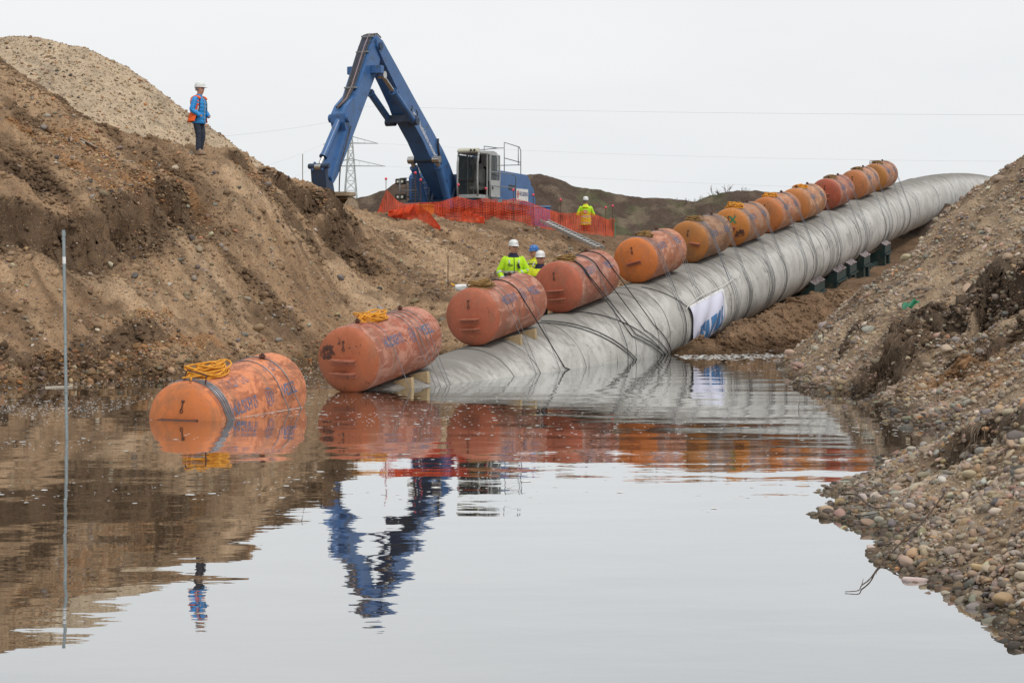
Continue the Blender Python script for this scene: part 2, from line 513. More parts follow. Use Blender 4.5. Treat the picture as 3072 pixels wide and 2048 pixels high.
DARK = [(hline([(0, 200), (140, 300), (260, 380), (320, 410)]), 0.7), (hline([(40, 330), (120, 400)]), 0.35),
        (hline([(430, 470), (520, 530), (640, 600)]), 0.55), (hline([(0, 420), (90, 480), (170, 560)]), 0.4),
        (hline([(760, 570), (850, 620), (930, 650)]), 0.35), (hline([(620, 720), (760, 850), (880, 960)]), 0.28),
        (hline([(1130, 655), (1300, 680), (1500, 700), (1700, 715)]), 0.7), (hline([(1180, 800), (1280, 860), (1330, 900)]), 0.5),
        (hline([(850, 1000), (950, 1040), (1010, 1070)]), 0.8), (hline([(1500, 730), (1650, 760), (1780, 750)]), 0.5)]
DN = np.array((0.66, -0.75))                            # downhill direction of the left bank

def left_height(X, Y, detail=True):
    X, Y = np.asarray(X, float), np.asarray(Y, float)
    z = left_base(X, Y)
    # berm of loose soil pushed up along the pipe
    berm = [(4.5, 46.2, 0.10), (5.0, 46.9, 0.26), (5.6, 47.8, 0.36), (6.2, 49.5, 0.5), (7.7, 51.8, 0.62), (9.3, 54.0, 0.75), (11.0, 57.5, 0.5)]
    d = poly_dist(X, Y, berm)
    hb = np.interp(X, [b[0] for b in berm], [b[2] for b in berm])
    lump = fbm(X * 2.3, Y * 2.3, 4, 90)
    z = z + (hb + 0.28 * (lump - 0.5)) * np.exp(-(d / 0.62) ** 2)
    if not detail: return z
    a, b = X * DN[0] + Y * DN[1], X * DN[1] - Y * DN[0]
    slope = sstep(31, 35, Y) * (1 - sstep(60, 66, Y)) * (1 - sstep(3, 7, X))
    z = z + slope * (0.55 * (fbm(a * 0.22, b * 0.75, 4, 3) - 0.5) + 0.26 * (0.5 - np.abs(2 * fbm(a * 0.5, b * 1.9, 4, 9, 0.6) - 1)))
    z = z + 0.30 * (fbm(X * 0.6, Y * 0.6, 3, 21) - 0.5) * sstep(0.2, 1.0, z)
    nn = fbm(X * 3.1, Y * 3.1, 5, 14, 0.62)
    z = z + (0.17 + 0.16 * slope) * (nn - 0.5)
    for line, w, amp in SCARPS:
        wob = 0.5 * (fbm(X * 1.4, Y * 1.4, 4, 77) - 0.5)
        dd = poly_dist(X, Y, line) + wob
        m = np.exp(-(dd / w) ** 2)
        uphill = np.zeros_like(X)
        q = np.array([(p[0], p[1]) for p in line])
        best = np.full(np.shape(X), 1e9)
        for p in q:                                     # sign: in front of or behind the edge
            dist = np.hypot(X - p[0], Y - p[1])
            s_ = (X - p[0]) * DN[0] + (Y - p[1]) * DN[1]
            uphill = np.where(dist < best, s_, uphill); best = np.minimum(best, dist)
        step = -np.tanh((uphill + wob) / 0.12)
        z = z + m * amp * 0.62 * step - m * amp * 0.5 * sstep(0.52, 0.66, nn)
    return z

def left_colour(X, Y, z):
    a, b = X * DN[0] + Y * DN[1], X * DN[1] - Y * DN[0]
    st = fbm(a * 0.35, b * 2.0, 5, 41, 0.6)
    pa = fbm(X * 0.7, Y * 0.7, 4, 55)
    fine = fbm(X * 4, Y * 4, 4, 61, 0.6)
    lite, mid, dark, orange = (np.array(c) for c in ((0.42, 0.305, 0.20), (0.285, 0.195, 0.123), (0.095, 0.066, 0.045), (0.32, 0.178, 0.085)))
    t = sstep(0.30, 0.68, 0.62 * st + 0.38 * pa)[..., None]
    c = lite * (1 - t) + mid * t
    def add(c, col, lines, amt, sharp=0.5):
        m = np.zeros(np.shape(X))
        for line, w in lines:
            d = poly_dist(X, Y, line) + w * 1.3 * (fbm(X * 1.3, Y * 1.3, 4, 70) - 0.5) + w * 1.2 * (fine - 0.5)
            m = np.maximum(m, 1 - sstep(w * sharp, w * 1.15, d))
        m = (m * amt)[..., None]
        return c * (1 - m) + np.array(col) * m
    c = add(c, (0.46, 0.345, 0.235), LIGHT, 0.8, 0.3)
    c = add(c, (0.165, 0.113, 0.074), DARK, 0.8, 0.25)
    c = add(c, orange, ORANGE, 0.8)
    for line, w, _ in SCARPS:                            # dark topsoil: sharp upper edge, ragged streaks running down from it
        best, s_ = np.full(np.shape(X), 1e9), np.zeros_like(X)
        for a_, b_ in zip(line[:-1], line[1:]):
            for tt in (0.0, 0.33, 0.67, 1.0):
                p = (a_[0] + tt * (b_[0] - a_[0]), a_[1] + tt * (b_[1] - a_[1]))
                dd = np.hypot(X - p[0], Y - p[1])
                s_ = np.where(dd < best, (X - p[0]) * DN[0] + (Y - p[1]) * DN[1], s_); best = np.minimum(best, dd)
        up = 1 - sstep(w * 0.3, w * 0.75, best + 0.5 * w * (fine - 0.5))
        run = fbm(a * 0.5, b * 3.2, 4, 88, 0.6)
        dnm = (1 - sstep(w * 0.5, w * 2.4, best * (0.55 + 1.1 * run) + 0.5 * w * (fine - 0.5))) * (1 - sstep(0.5 * w, 1.3 * w, np.sqrt(np.maximum(best ** 2 - s_ ** 2, 0))))
        m = (np.where(s_ > 0, np.maximum(up, dnm), up) * (0.55 + 0.5 * fbm(X * 2.2, Y * 2.2, 4, 89)))[..., None].clip(0, 0.96)
        c = c * (1 - m) + dark * m
    k = (sstep(0.6, 0.72, st) * 0.55)[..., None]
    c = c * (1 - k) + np.array((0.15, 0.104, 0.068)) * k
    k = (sstep(0.63, 0.7, fbm(X * 1.9, Y * 1.9, 4, 33)) * 0.5)[..., None]
    c = c * (1 - k) + dark * 1.5 * k
    # soil of the platform and of the trench
    k = (np.maximum(sstep(57, 62, Y), sstep(2.5, 4.0, X) * 0.9) * 0.8)[..., None]
    c = c * (1 - k) + np.array((0.16, 0.105, 0.068)) * (0.6 + 0.8 * fine[..., None]) * k
    c = c * np.array((1.0, 0.935, 0.87)) * (0.62 + 0.72 * fbm(a * 0.6, b * 3.4, 5, 95, 0.65))[..., None]
    wet = (1 - sstep(0.05, 0.45, z + 0.5 * (fine - 0.5)))[..., None]
    c = c * (1 - wet * 0.62) * (np.array((1, 0.93, 0.82)) * wet + 1 - wet)
    return c

def crumble(X, Y, Z, scarps, dn, seed):
    """sideways displacement that turns the steep edges into lumps and small overhangs"""
    m = np.full(np.shape(X), 0.12)
    for line, w, amp in scarps: m = np.maximum(m, np.exp(-(poly_dist(X, Y, line) / (w * 0.9)) ** 2) * min(1.0, amp * 2))
    a = fbm(X * 2.2 + Z * 1.7, Y * 2.2 - Z * 2.3, 4, seed, 0.6) - 0.5
    b = fbm(X * 2.6 - Z * 2.9, Y * 2.1 + Z * 2.6, 4, seed + 7, 0.6) - 0.5
    return (m * (0.55 * a * dn[0] + 0.35 * b), m * (0.55 * a * dn[1] + 0.25 * b))

M_soil = soil_material('bank_soil', 16.0, 0.5, 40.0, 0.045)
xs = np.concatenate((np.arange(-24, -14, 0.25), np.arange(-14, 7, 0.068), np.arange(7, 27, 0.16)))
ys = np.concatenate((np.arange(18, 31, 0.6), 31 * np.exp(np.arange(0, math.log(64 / 31), 0.00155)), np.arange(64.1, 86, 0.3)))
GX, GY = np.meshgrid(xs, ys)
GZ = left_height(GX, GY)
left_bank = tag(grid_object('earth_bank', xs, ys, GZ, left_colour(GX, GY, GZ), M_soil, off=crumble(GX, GY, GZ, SCARPS, DN, 400)), kind='structure')

# ------------------------------------------------------------------ gravel heap behind the bank
def heap_ridge(X):
    pts = [P(x, y, 58) for x, y in ((-900, 330), (-600, 200), (-300, 140), (-100, 122), (0, 115), (60, 113), (130, 120), (200, 137), (235, 140), (280, 160), (330, 185), (380, 210),
                                    (450, 260), (540, 330), (620, 385), (700, 430), (780, 480), (850, 525), (960, 600), (1100, 700))]
    return np.interp(X, [p[0] for p in pts], [p[2] for p in pts])

hx, hy = np.arange(-30, -4.4, 0.1), np.arange(47, 68, 0.1)
HX, HY = np.meshgrid(hx, hy)
wob = 0.9 * (fbm(HX * 0.25, HY * 0.25, 3, 5) - 0.5)
HZt = heap_ridge(HX + wob) - 0.63 * np.sqrt((HY - 58) ** 2 + 0.25) + 0.3
HZt += 0.35 * (fbm(HX * 0.5, HY * 0.3, 4, 12) - 0.5) + 0.09 * (fbm(HX * 2.5, HY * 2.5, 4, 13, 0.6) - 0.5)
hc = np.array((0.46, 0.36, 0.25)) * (0.84 + 0.32 * fbm(HX * 1.2, HY * 0.5, 5, 44))[..., None]
k = (sstep(0.62, 0.7, fbm(HX * 1.5, HY * 1.5, 4, 15)) * 0.4)[..., None]
hc = hc * (1 - k) + np.array((0.2, 0.165, 0.13)) * k
M_heap = soil_material('heap_gravel', 11.0, 0.5, 26.0, 0.05, ((0.52, 0.46, 0.39), (0.19, 0.17, 0.155), (0.37, 0.29, 0.21)))
gravel_heap = tag(grid_object('gravel_heap', hx, hy, HZt, hc, M_heap), kind='structure')

# ------------------------------------------------------------------ dark soil mounds behind the excavator
def mound_ridge(X):
    pts = [P(x, y, 90) for x, y in ((700, 690), (950, 640), (1060, 600), (1110, 588), (1170, 572), (1200, 550), (1235, 545), (1300, 540), (1400, 535), (1500, 528), (1590, 525), (1640, 529), (1680, 546),
                                    (1720, 565), (1780, 568), (1850, 583), (1900, 592), (2000, 598), (2090, 606), (2120, 592), (2180, 577), (2240, 570), (2300, 577), (2400, 585), (2600, 600), (3300, 640))]
    return np.interp(X, [p[0] for p in pts], [p[2] for p in pts])

mx, my = np.arange(-16, 34, 0.16), np.arange(76, 104, 0.16)
MX, MY = np.meshgrid(mx, my)
MZ = mound_ridge(MX + 0.5 * (fbm(MX * 0.4, MY * 0.4, 2, 8) - 0.5)) - 0.55 * np.maximum(np.abs(MY - 90) - 0.5, 0)
MZ += 0.7 * (fbm(MX * 0.45, MY * 0.3, 4, 18) - 0.5) * sstep(0.3, 2.5, np.abs(MY - 90)) + 0.28 * (fbm(MX * 1.6, MY * 1.6, 4, 19, 0.6) - 0.5)
mc = np.array((0.078, 0.055, 0.042)) * (0.75 + 0.6 * fbm(MX * 1.2, MY * 1.2, 5, 28))[..., None]
g1 = (sstep(0.50, 0.66, fbm(MX * 0.9 + MY * 0.4, MY * 0.6, 5, 35, 0.65)) * sstep(2.0, 4.0, MX) * (1 - sstep(9.5, 12, MX)) * 0.55)[..., None]
mc = mc * (1 - g1) + np.array((0.095, 0.108, 0.05)) * g1
k = (sstep(0.6, 0.7, fbm(MX * 1.1, MY * 1.1, 4, 38)) * 0.5)[..., None]
mc = mc * (1 - k) + np.array((0.2, 0.155, 0.11)) * k
M_mound = soil_material('mound_soil', 9.0, 0.05, 12.0, 0.07, ((0.2, 0.16, 0.12), (0.06, 0.05, 0.04), (0.15, 0.11, 0.08)))
soil_mound = tag(grid_object('soil_mound', mx, my, MZ, mc, M_mound), kind='structure')

# ------------------------------------------------------------------ right gravel bank
RW = [(7.1, 43.7), (6.2, 39.0), (5.69, 35.1), (5.5, 30.9), (5.68, 28.3), (5.45, 24.6), (5.9, 23.0), (4.9, 21.3), (4.36, 20.7), (3.14, 17.6), (2.83, 15.9), (2.9, 14.9),
      (2.79, 13.4), (3.0, 12.1), (3.04, 11.4), (3.1, 10.7), (3.3, 9.5), (3.6, 8.0), (4.0, 5.5)]
RIGHT_PTS = [(x, y, 0.0) for x, y in RW] + [(x - 0.5, y, -0.14) for x, y in RW] + [(x - 2.2, y, -0.9) for x, y in RW] + px_pts([
    (2600, 1100, 31), (2560, 1165, 31), (2700, 1000, 32.5), (2700, 880, 36), (2850, 900, 32.6), (2850, 960, 31.3), (2850, 1060, 30.0), (2800, 1160, 28.3), (2760, 1230, 26.5),
    (3072, 700, 35), (3072, 850, 31.5), (2950, 760, 35.5), (2950, 860, 32.5), (2980, 960, 29.8), (3072, 960, 28.6), (3072, 1080, 27.0), (2960, 1100, 27.8), (2960, 1180, 26.0),
    (2900, 1250, 24.6), (3072, 1120, 25.0), (2600, 980, 36.5), (2520, 1060, 36),
    (2600, 872, 40), (2720, 762, 40), (2850, 640, 40), (2930, 580, 40), (2990, 540, 40), (3072, 470, 40), (3300, 300, 40), (2440, 1035, 39.5), (2475, 980, 40),
    (3072, 1110, 17), (2960, 1250, 17.5), (2860, 1330, 18.5), (2790, 1362, 19.6), (3072, 1400, 13.5), (3072, 1600, 12), (2850, 1550, 14.5), (3072, 1250, 15), (2700, 1480, 16.5),
    (2900, 1400, 16.2), (2980, 1700, 12.3), (2720, 1600, 14.6), (3300, 1100, 15), (3300, 1400, 12), (3300, 1800, 10.3), (3500, 800, 19)]) + [
    (6.8, 45.6, -0.7), (7.6, 46.0, -0.5), (8.0, 45.0, 0.0), (7.35, 42.6, 0.25), (6.6, 38.6, 0.45), (7.2, 40.5, 0.85),
    (6.0, 20.6, 0.55), (6.3, 22.2, 0.45), (7.6, 21.0, 1.3), (8.6, 47, -0.2), (10, 49, 0.5), (13, 49, 1.5), (17, 49, 2.5), (12.2, 45, 2.2), (9.5, 44.0, 1.2), (17, 30, 5.2), (17, 18, 3.2), (12, 24, 3.4), (17, 8, 3), (9, 10, 2.2)]
right_base = rbf_fit(RIGHT_PTS)
hit_r = lambda px, py, y0=10.0, y1=48.0: hit(px, py, right_base, y0, y1)
R_SCARP = [([hit_r(*p) for p in ((3140, 880), (3040, 905), (2960, 900), (2900, 935), (2850, 965), (2800, 985), (2740, 1010), (2690, 1060), (2665, 1110))], 0.85, 0.95),
           ([hit_r(*p) for p in ((3100, 1010), (3000, 1040), (2900, 1080), (2850, 1130))], 0.45, 0.35),
           ([hit_r(*p) for p in ((3072, 1250), (2990, 1300), (2930, 1330), (2860, 1350))], 0.22, 0.26),
           ([hit_r(*p) for p in ((2560, 1030), (2500, 1080))], 0.4, 0.25)]
R_DARK = [([hit_r(*p) for p in ((2660, 1090), (2760, 1060), (2860, 1040), (3000, 1040), (3090, 1050))], 0.7), ([hit_r(*p) for p in ((2700, 930), (2800, 880), (2900, 830))], 0.45), ([hit_r(*p) for p in ((2480, 1010), (2560, 930), (2640, 850))], 0.4)]
DR = np.array((-0.93, -0.36))

def right_height(X, Y):
    X, Y = np.asarray(X, float), np.asarray(Y, float)
    z = right_base(X, Y)
    far = sstep(19, 26, Y)
    nn = fbm(X * 2.6, Y * 2.6, 5, 114, 0.6)
    z = z + (0.14 + 0.5 * far) * (fbm(X * 0.8, Y * 0.8, 4, 121) - 0.5) * sstep(0.02, 0.8, z)
    z = z + (0.12 + 0.2 * far) * (nn - 0.5) + 0.16 * far * (0.5 - np.abs(2 * fbm(X * 1.3, Y * 1.3, 4, 131, 0.6) - 1)) * sstep(0.1, 0.7, z)
    for line, w, amp in R_SCARP:
        wb = 0.7 * w * (fbm(X * 1.6, Y * 1.6, 4, 177) - 0.5)
        m = np.exp(-((poly_dist(X, Y, line) + wb) / w) ** 2)
        best, s_ = np.full(np.shape(X), 1e9), np.zeros_like(X)
        for a_, b_ in zip(line[:-1], line[1:]):
            for t in (0.0, 0.17, 0.33, 0.5, 0.67, 0.83, 1.0):
                p = (a_[0] + t * (b_[0] - a_[0]), a_[1] + t * (b_[1] - a_[1]))
                d = np.hypot(X - p[0], Y - p[1])
                s_ = np.where(d < best, (X - p[0]) * DR[0] + (Y - p[1]) * DR[1], s_); best = np.minimum(best, d)
        z = z - m * amp * 0.5 * np.tanh((s_ + wb) / (0.22 * max(w, 0.4))) - m * amp * 0.3 * sstep(0.5, 0.66, nn)
    return z

def right_colour(X, Y, z):
    st = fbm(X * 0.9, Y * 0.5, 5, 141, 0.6)
    fine = fbm(X * 4, Y * 4, 4, 161, 0.6)
    lite, mid, dark, orange = (np.array(c) for c in ((0.355, 0.278, 0.20), (0.215, 0.16, 0.115), (0.08, 0.059, 0.044), (0.25, 0.145, 0.075)))
    t = sstep(0.36, 0.66, st)[..., None]
    c = lite * (1 - t) + mid * t
    for line, w, amp in R_SCARP:
        d = poly_dist(X, Y, line) + w * (fine - 0.5) * 1.4
        m = ((1 - sstep(w * 0.45, w * 1.1, d)) * 0.92)[..., None]
        c = c * (1 - m) + dark * m
    for dl, w in R_DARK:
        m = ((1 - sstep(w * 0.3, w * 1.1, poly_dist(X, Y, dl) + w * 1.2 * (fine - 0.5))) * 0.8)[..., None]
        c = c * (1 - m) + np.array((0.115, 0.08, 0.055)) * m
    ol = [hit_r(*p) for p in ((2800, 1150), (2880, 1110), (2960, 1120), (2990, 1170))]
    m = ((1 - sstep(0.15, 0.5, poly_dist(X, Y, ol) + 0.5 * (fine - 0.5))) * 0.75)[..., None]
    c = c * (1 - m) + orange * m
    k = (sstep(0.52, 0.66, fbm(X * 1.4, Y * 1.4, 5, 149, 0.6)) * 0.6 * (0.4 + 0.6 * sstep(20, 25, Y)))[..., None]
    c = c * (1 - k) + np.array((0.115, 0.082, 0.057)) * k
    wet = (1 - sstep(0.02, 0.26, z + 0.25 * (fine - 0.5)))[..., None]
    return c * np.array((1.02, 0.97, 0.91)) * (1 - 0.62 * wet)

M_gravel = soil_material('gravel_bank_soil', 26.0, 0.6, 60.0, 0.02)
rx = np.concatenate((np.arange(0.2, 2.4, 0.2), np.arange(2.4, 7.0, 0.035), np.arange(7.0, 12.6, 0.06), np.arange(12.6, 20, 0.3)))
ry = np.concatenate((np.arange(3, 9.5, 0.2), 9.5 * np.exp(np.arange(0, math.log(46 / 9.5), 0.0026)), np.arange(46.1, 52, 0.2)))
RX, RY = np.meshgrid(rx, ry)
RZ = right_height(RX, RY)
# the far foot of this bank sinks under the trench floor
RZ = RZ - 1.6 * sstep(45.5, 50, RY)
right_bank = tag(grid_object('gravel_bank', rx, ry, RZ, right_colour(RX, RY, RZ), M_gravel, off=crumble(RX, RY, RZ, R_SCARP, DR, 420)), kind='structure')

def sample(xs_, ys_, Z, x, y):
    i = np.clip(np.searchsorted(xs_, x) - 1, 0, len(xs_) - 2); j = np.clip(np.searchsorted(ys_, y) - 1, 0, len(ys_) - 2)
    tx, ty = (x - xs_[i]) / (xs_[i + 1] - xs_[i]), (y - ys_[j]) / (ys_[j + 1] - ys_[j])
    return (Z[j, i] * (1 - tx) + Z[j, i + 1] * tx) * (1 - ty) + (Z[j + 1, i] * (1 - tx) + Z[j + 1, i + 1] * tx) * ty

def ground_l(x, y): return float(sample(xs, ys, GZ, np.array([x], float), np.array([y], float))[0])
def ground_r(x, y): return float(sample(rx, ry, RZ, np.array([x], float), np.array([y], float))[0])

# ------------------------------------------------------------------ wide ground to the horizon, and the water
M_field = pbr('field_soil', (0.16, 0.125, 0.085), (0.09, 0.1, 0.045), 0.05, 0.95)
I0, I1, J0, J1, OUT, gz = -29.5, 33.5, 2.9, 103, 4000.0, 3.3
gv = [(-OUT, -OUT, gz), (OUT, -OUT, gz), (OUT, OUT, gz), (-OUT, OUT, gz), (I0 - 30, -60, gz), (I1 + 30, -60, gz), (I1, J1, gz), (I0, J1, gz),
      (I0 - 30, -60, -3), (I1 + 30, -60, -3), (I1, J1, -3), (I0, J1, -3)]
gf = [(0, 1, 5, 4), (1, 2, 6, 5), (2, 3, 7, 6), (3, 0, 4, 7), (4, 5, 9, 8), (5, 6, 10, 9), (6, 7, 11, 10), (7, 4, 8, 11)]
tag(link('ground', make_mesh('ground', gv, gf), M_field), kind='structure')

M_water, N, L, B = nmat('pond_water')
v1 = coords(N, L, 'Object', (0.55, 1.0, 1.0))
v2 = coords(N, L, 'Object', (0.8, 1.6, 1.0), (3.1, 7.7, 0))
nA, nB = noise(N, L, 1.0, 1.2, 0.4, v1), noise(N, L, 3.2, 2, 0.45, v2)
amp = ramp(N, L, noise(N, L, 0.16, 2, 0.5, coords(N, L, 'Object')), 0.3, 0.7, 0.45, 1.3)
m1 = N.new('ShaderNodeMath'); m1.operation = 'MULTIPLY'; m1.inputs[1].default_value = 0.11; L.new(nB, m1.inputs[0])
m2 = N.new('ShaderNodeMath'); m2.operation = 'ADD'; L.new(nA, m2.inputs[0]); L.new(m1.outputs[0], m2.inputs[1])
m3 = N.new('ShaderNodeMath'); m3.operation = 'MULTIPLY'; L.new(m2.outputs[0], m3.inputs[0]); L.new(amp, m3.inputs[1])
bp = N.new('ShaderNodeBump'); bp.inputs['Strength'].default_value = 1.0; bp.inputs['Distance'].default_value = 0.0115
L.new(m3.outputs[0], bp.inputs['Height'])
fr = N.new('ShaderNodeFresnel'); fr.inputs['IOR'].default_value = 1.33; L.new(bp.outputs[0], fr.inputs['Normal'])
pw = N.new('ShaderNodeMath'); pw.operation = 'POWER'; pw.inputs[1].default_value = 0.31; L.new(fr.outputs[0], pw.inputs[0])
df = N.new('ShaderNodeBsdfDiffuse'); df.inputs['Color'].default_value = (0.045, 0.032, 0.019, 1)
gl = N.new('ShaderNodeBsdfGlossy'); gl.inputs['Roughness'].default_value = 0.015; gl.inputs['Color'].default_value = (0.965, 0.985, 1.0, 1); L.new(bp.outputs[0], gl.inputs['Normal'])
ms_ = N.new('ShaderNodeMixShader'); L.new(pw.outputs[0], ms_.inputs[0]); L.new(df.outputs[0], ms_.inputs[1]); L.new(gl.outputs[0], ms_.inputs[2])
L.new(ms_.outputs[0], N['Material Output'].inputs['Surface']); N.remove(B)
tag(link('water', make_mesh('water', [(-70, -60, 0), (70, -60, 0), (70, 60, 0), (-70, 60, 0)], [(0, 1, 2, 3)]), M_water), kind='structure')

# ------------------------------------------------------------------ stones and clods
M_stone, M_stone_one = stone_material('stone'), stone_material('single_stone', False)
M_clod = stone_material('soil_clod')
M_clod.node_tree.nodes['Principled BSDF'].inputs['Roughness'].default_value = 0.97
M_clod.node_tree.nodes['Principled BSDF'].inputs['Specular IOR Level'].default_value = 0.1
def stone_cols(n, r, tint=1.0):
    c = STONE_COLS[r.integers(0, len(STONE_COLS), n)] * r.uniform(0.75, 1.25, (n, 1)) * (1 + r.normal(0, 0.05, (n, 3)))
    return np.clip(c * tint, 0.02, 0.7)

def spread_pts(n, f, seed, x0, x1, y0, y1, keep):
    r = np.random.default_rng(seed)
    x, y = r.uniform(x0, x1, n), r.uniform(y0, y1, n)
    z = f(x, y); k = keep(x, y, z, r)
    return np.stack((x, y, z), 1)[k], r

fR = lambda x, y: sample(rx, ry, RZ, x, y)
fL = lambda x, y: sample(xs, ys, GZ, x, y)
def near_keep(x, y, z, r):
    d = fbm(x * 1.5, y * 1.5, 3, 201)
    return (z > -0.10) & (x < 0.30 * y + 1.1) & (r.uniform(0, 1, len(x)) < sstep(0.25, 0.5, d) + 0.25)
pn, r_ = spread_pts(62000, fR, 301, 2.6, 6.8, 9.6, 22, near_keep)
sz = np.clip(np.exp(r_.normal(math.log(0.0165), 0.58, len(pn))), 0.006, 0.06)
cn = stone_cols(len(pn), r_); dusty = r_.uniform(0.05, 0.6, (len(pn), 1))
cn = (cn * (1 - dusty) + right_colour(pn[:, 0], pn[:, 1], pn[:, 2]) * 1.1 * dusty) * (1 - 0.5 * (1 - sstep(0.0, 0.12, pn[:, 2])))[:, None]
big = sz > 0.024
scatter_mesh('pebbles', pn[big], sz[big], cn[big], 2, 0.5, M_stone, right_bank, 41, (0.4, 0.75), 0.35)
scatter_mesh('small_pebbles', pn[~big], sz[~big], cn[~big], 1, 0.5, M_stone, right_bank, 46, (0.4, 0.75), 0.32)
pf, r_ = spread_pts(64000, fR, 302, 5.3, 13.5, 22, 44, lambda x, y, z, r: (z > -0.05) & (x < 0.30 * y + 0.8) & (r.uniform(0, 1, len(x)) < 0.3 + sstep(0.35, 0.6, fbm(x * 0.9, y * 0.9, 3, 203))))
sz = np.clip(np.exp(r_.normal(math.log(0.026), 0.55, len(pf))), 0.012, 0.11)
dusty = r_.uniform(0.0, 0.65, (len(pf), 1)); cf = stone_cols(len(pf), r_, 1.15) * (1 - dusty) + right_colour(pf[:, 0], pf[:, 1], pf[:, 2]) * dusty
scatter_mesh('loose_gravel', pf, sz, cf * (1 - 0.5 * (1 - sstep(0.0, 0.2, pf[:, 2])))[:, None], 1, 0.8, M_stone, right_bank, 42, (0.4, 0.8), 0.28)

pl, r_ = spread_pts(44000, fL, 303, -13.5, 4, 33, 62, lambda x, y, z, r: (z > 0.0) & (x > -0.30 * y - 0.5) & (r.uniform(0, 1, len(x)) < 0.15 + sstep(0.4, 0.65, fbm(x * 0.8 + y * 0.4, y * 0.5, 4, 205))))
sz = np.clip(np.exp(r_.normal(math.log(0.028), 0.55, len(pl))), 0.012, 0.13)
cl = stone_cols(len(pl), r_, 0.85)
clod = r_.uniform(0, 1, len(pl)) < 0.5
soilc = left_colour(pl[:, 0], pl[:, 1], pl[:, 2])
cl[clod] = soilc[clod] * r_.uniform(0.55, 1.0, (clod.sum(), 1))
wetk = 1 - 0.5 * (1 - sstep(0.1, 0.5, pl[:, 2]))[:, None]
scatter_mesh('pebbles_and_clods', pl, sz, cl * wetk, 1, 1.6, M_clod, left_bank, 43, smooth=False)

# crumbled clods of dark soil below the scarps, orange gravel in its bands
def along_lines(lines, n, f, seed, spread_, dn, fall):
    r = np.random.default_rng(seed); out = []
    wts = np.array([len(l) * w for l, w in lines]); wts = wts / wts.sum()
    for (l, w), k in zip(lines, (wts * n).astype(int)):
        for _ in range(k):
            i_ = r.integers(0, len(l) - 1); t = r.uniform(); p = np.array(l[i_][:2]) * (1 - t) + np.array(l[i_ + 1][:2]) * t
            out.append(p + r.normal(0, w * spread_, 2) + np.array(dn) * abs(r.normal(0, fall)))
    out = np.array(out); return np.column_stack((out, f(out[:, 0], out[:, 1]))), r
pc_, r_ = along_lines([(l, w) for l, w, _ in SCARPS] + DARK[:6], 9000, fL, 320, 0.7, DN, 0.45)
sz = np.clip(np.exp(r_.normal(math.log(0.030), 0.55, len(pc_))), 0.012, 0.12)
scatter_mesh('soil_clods', pc_, sz, left_colour(pc_[:, 0], pc_[:, 1], pc_[:, 2]) * r_.uniform(0.55, 1.1, (len(pc_), 1)), 1, 2.2, M_clod, left_bank, 47, (0.5, 1.0), smooth=False)
po, r_ = along_lines(ORANGE, 5200, fL, 321, 0.8, DN, 0.25)
sz = np.clip(np.exp(r_.normal(math.log(0.024), 0.5, len(po))), 0.012, 0.08)
co = stone_cols(len(po), r_, 0.85) * np.array((1.05, 0.86, 0.66))
scatter_mesh('rusty_gravel', po, sz, co, 1, 1.0, M_stone, left_bank, 48)
pr_, r_ = along_lines([(l, w) for l, w, _ in R_SCARP], 7000, fR, 322, 0.7, DR, 0.35)
sz = np.clip(np.exp(r_.normal(math.log(0.026), 0.55, len(pr_))), 0.012, 0.1) * np.clip(pr_[:, 1] / 28, 0.45, 1)
scatter_mesh('soil_clods', pr_, sz, right_colour(pr_[:, 0], pr_[:, 1], pr_[:, 2]) * r_.uniform(0.6, 1.3, (len(pr_), 1)), 1, 2.2, M_clod, right_bank, 49, (0.5, 1.0), smooth=False)
pb2, r_ = spread_pts(7000, fL, 323, 4.4, 12, 46, 60, lambda x, y, z, r: z > 0.02)
sz = np.clip(np.exp(r_.normal(math.log(0.04), 0.5, len(pb2))), 0.02, 0.14)
scatter_mesh('loose_soil', pb2, sz, left_colour(pb2[:, 0], pb2[:, 1], pb2[:, 2]) * r_.uniform(0.6, 1.2, (len(pb2), 1)), 1, 2.0, M_clod, left_bank, 50, (0.5, 1.0), smooth=False)

# the water's edge of the left bank: wet orange stones
pe, r_ = spread_pts(9000, fL, 305, -11.5, -1.5, 33, 44, lambda x, y, z, r: (z > -0.05) & (z < 0.55))
sz = np.clip(np.exp(r_.normal(math.log(0.035), 0.45, len(pe))), 0.015, 0.12)
scatter_mesh('shore_stones', pe, sz, stone_cols(len(pe), r_, 0.62) * np.array((1.1, 0.85, 0.62)), 1, 0.9, M_stone, left_bank, 44)

# heap: coarse lumps
ph, r_ = spread_pts(12000, lambda x, y: sample(hx, hy, HZt, x, y), 306, -19, -5.5, 49, 59, lambda x, y, z, r: z > 4.2)
sz = np.clip(np.exp(r_.normal(math.log(0.027), 0.5, len(ph))), 0.012, 0.1)
scatter_mesh('heap_stones', ph, sz, stone_cols(len(ph), r_, 1.0) * np.array((0.95, 0.85, 0.74)), 1, 1.0, M_stone, gravel_heap, 45)

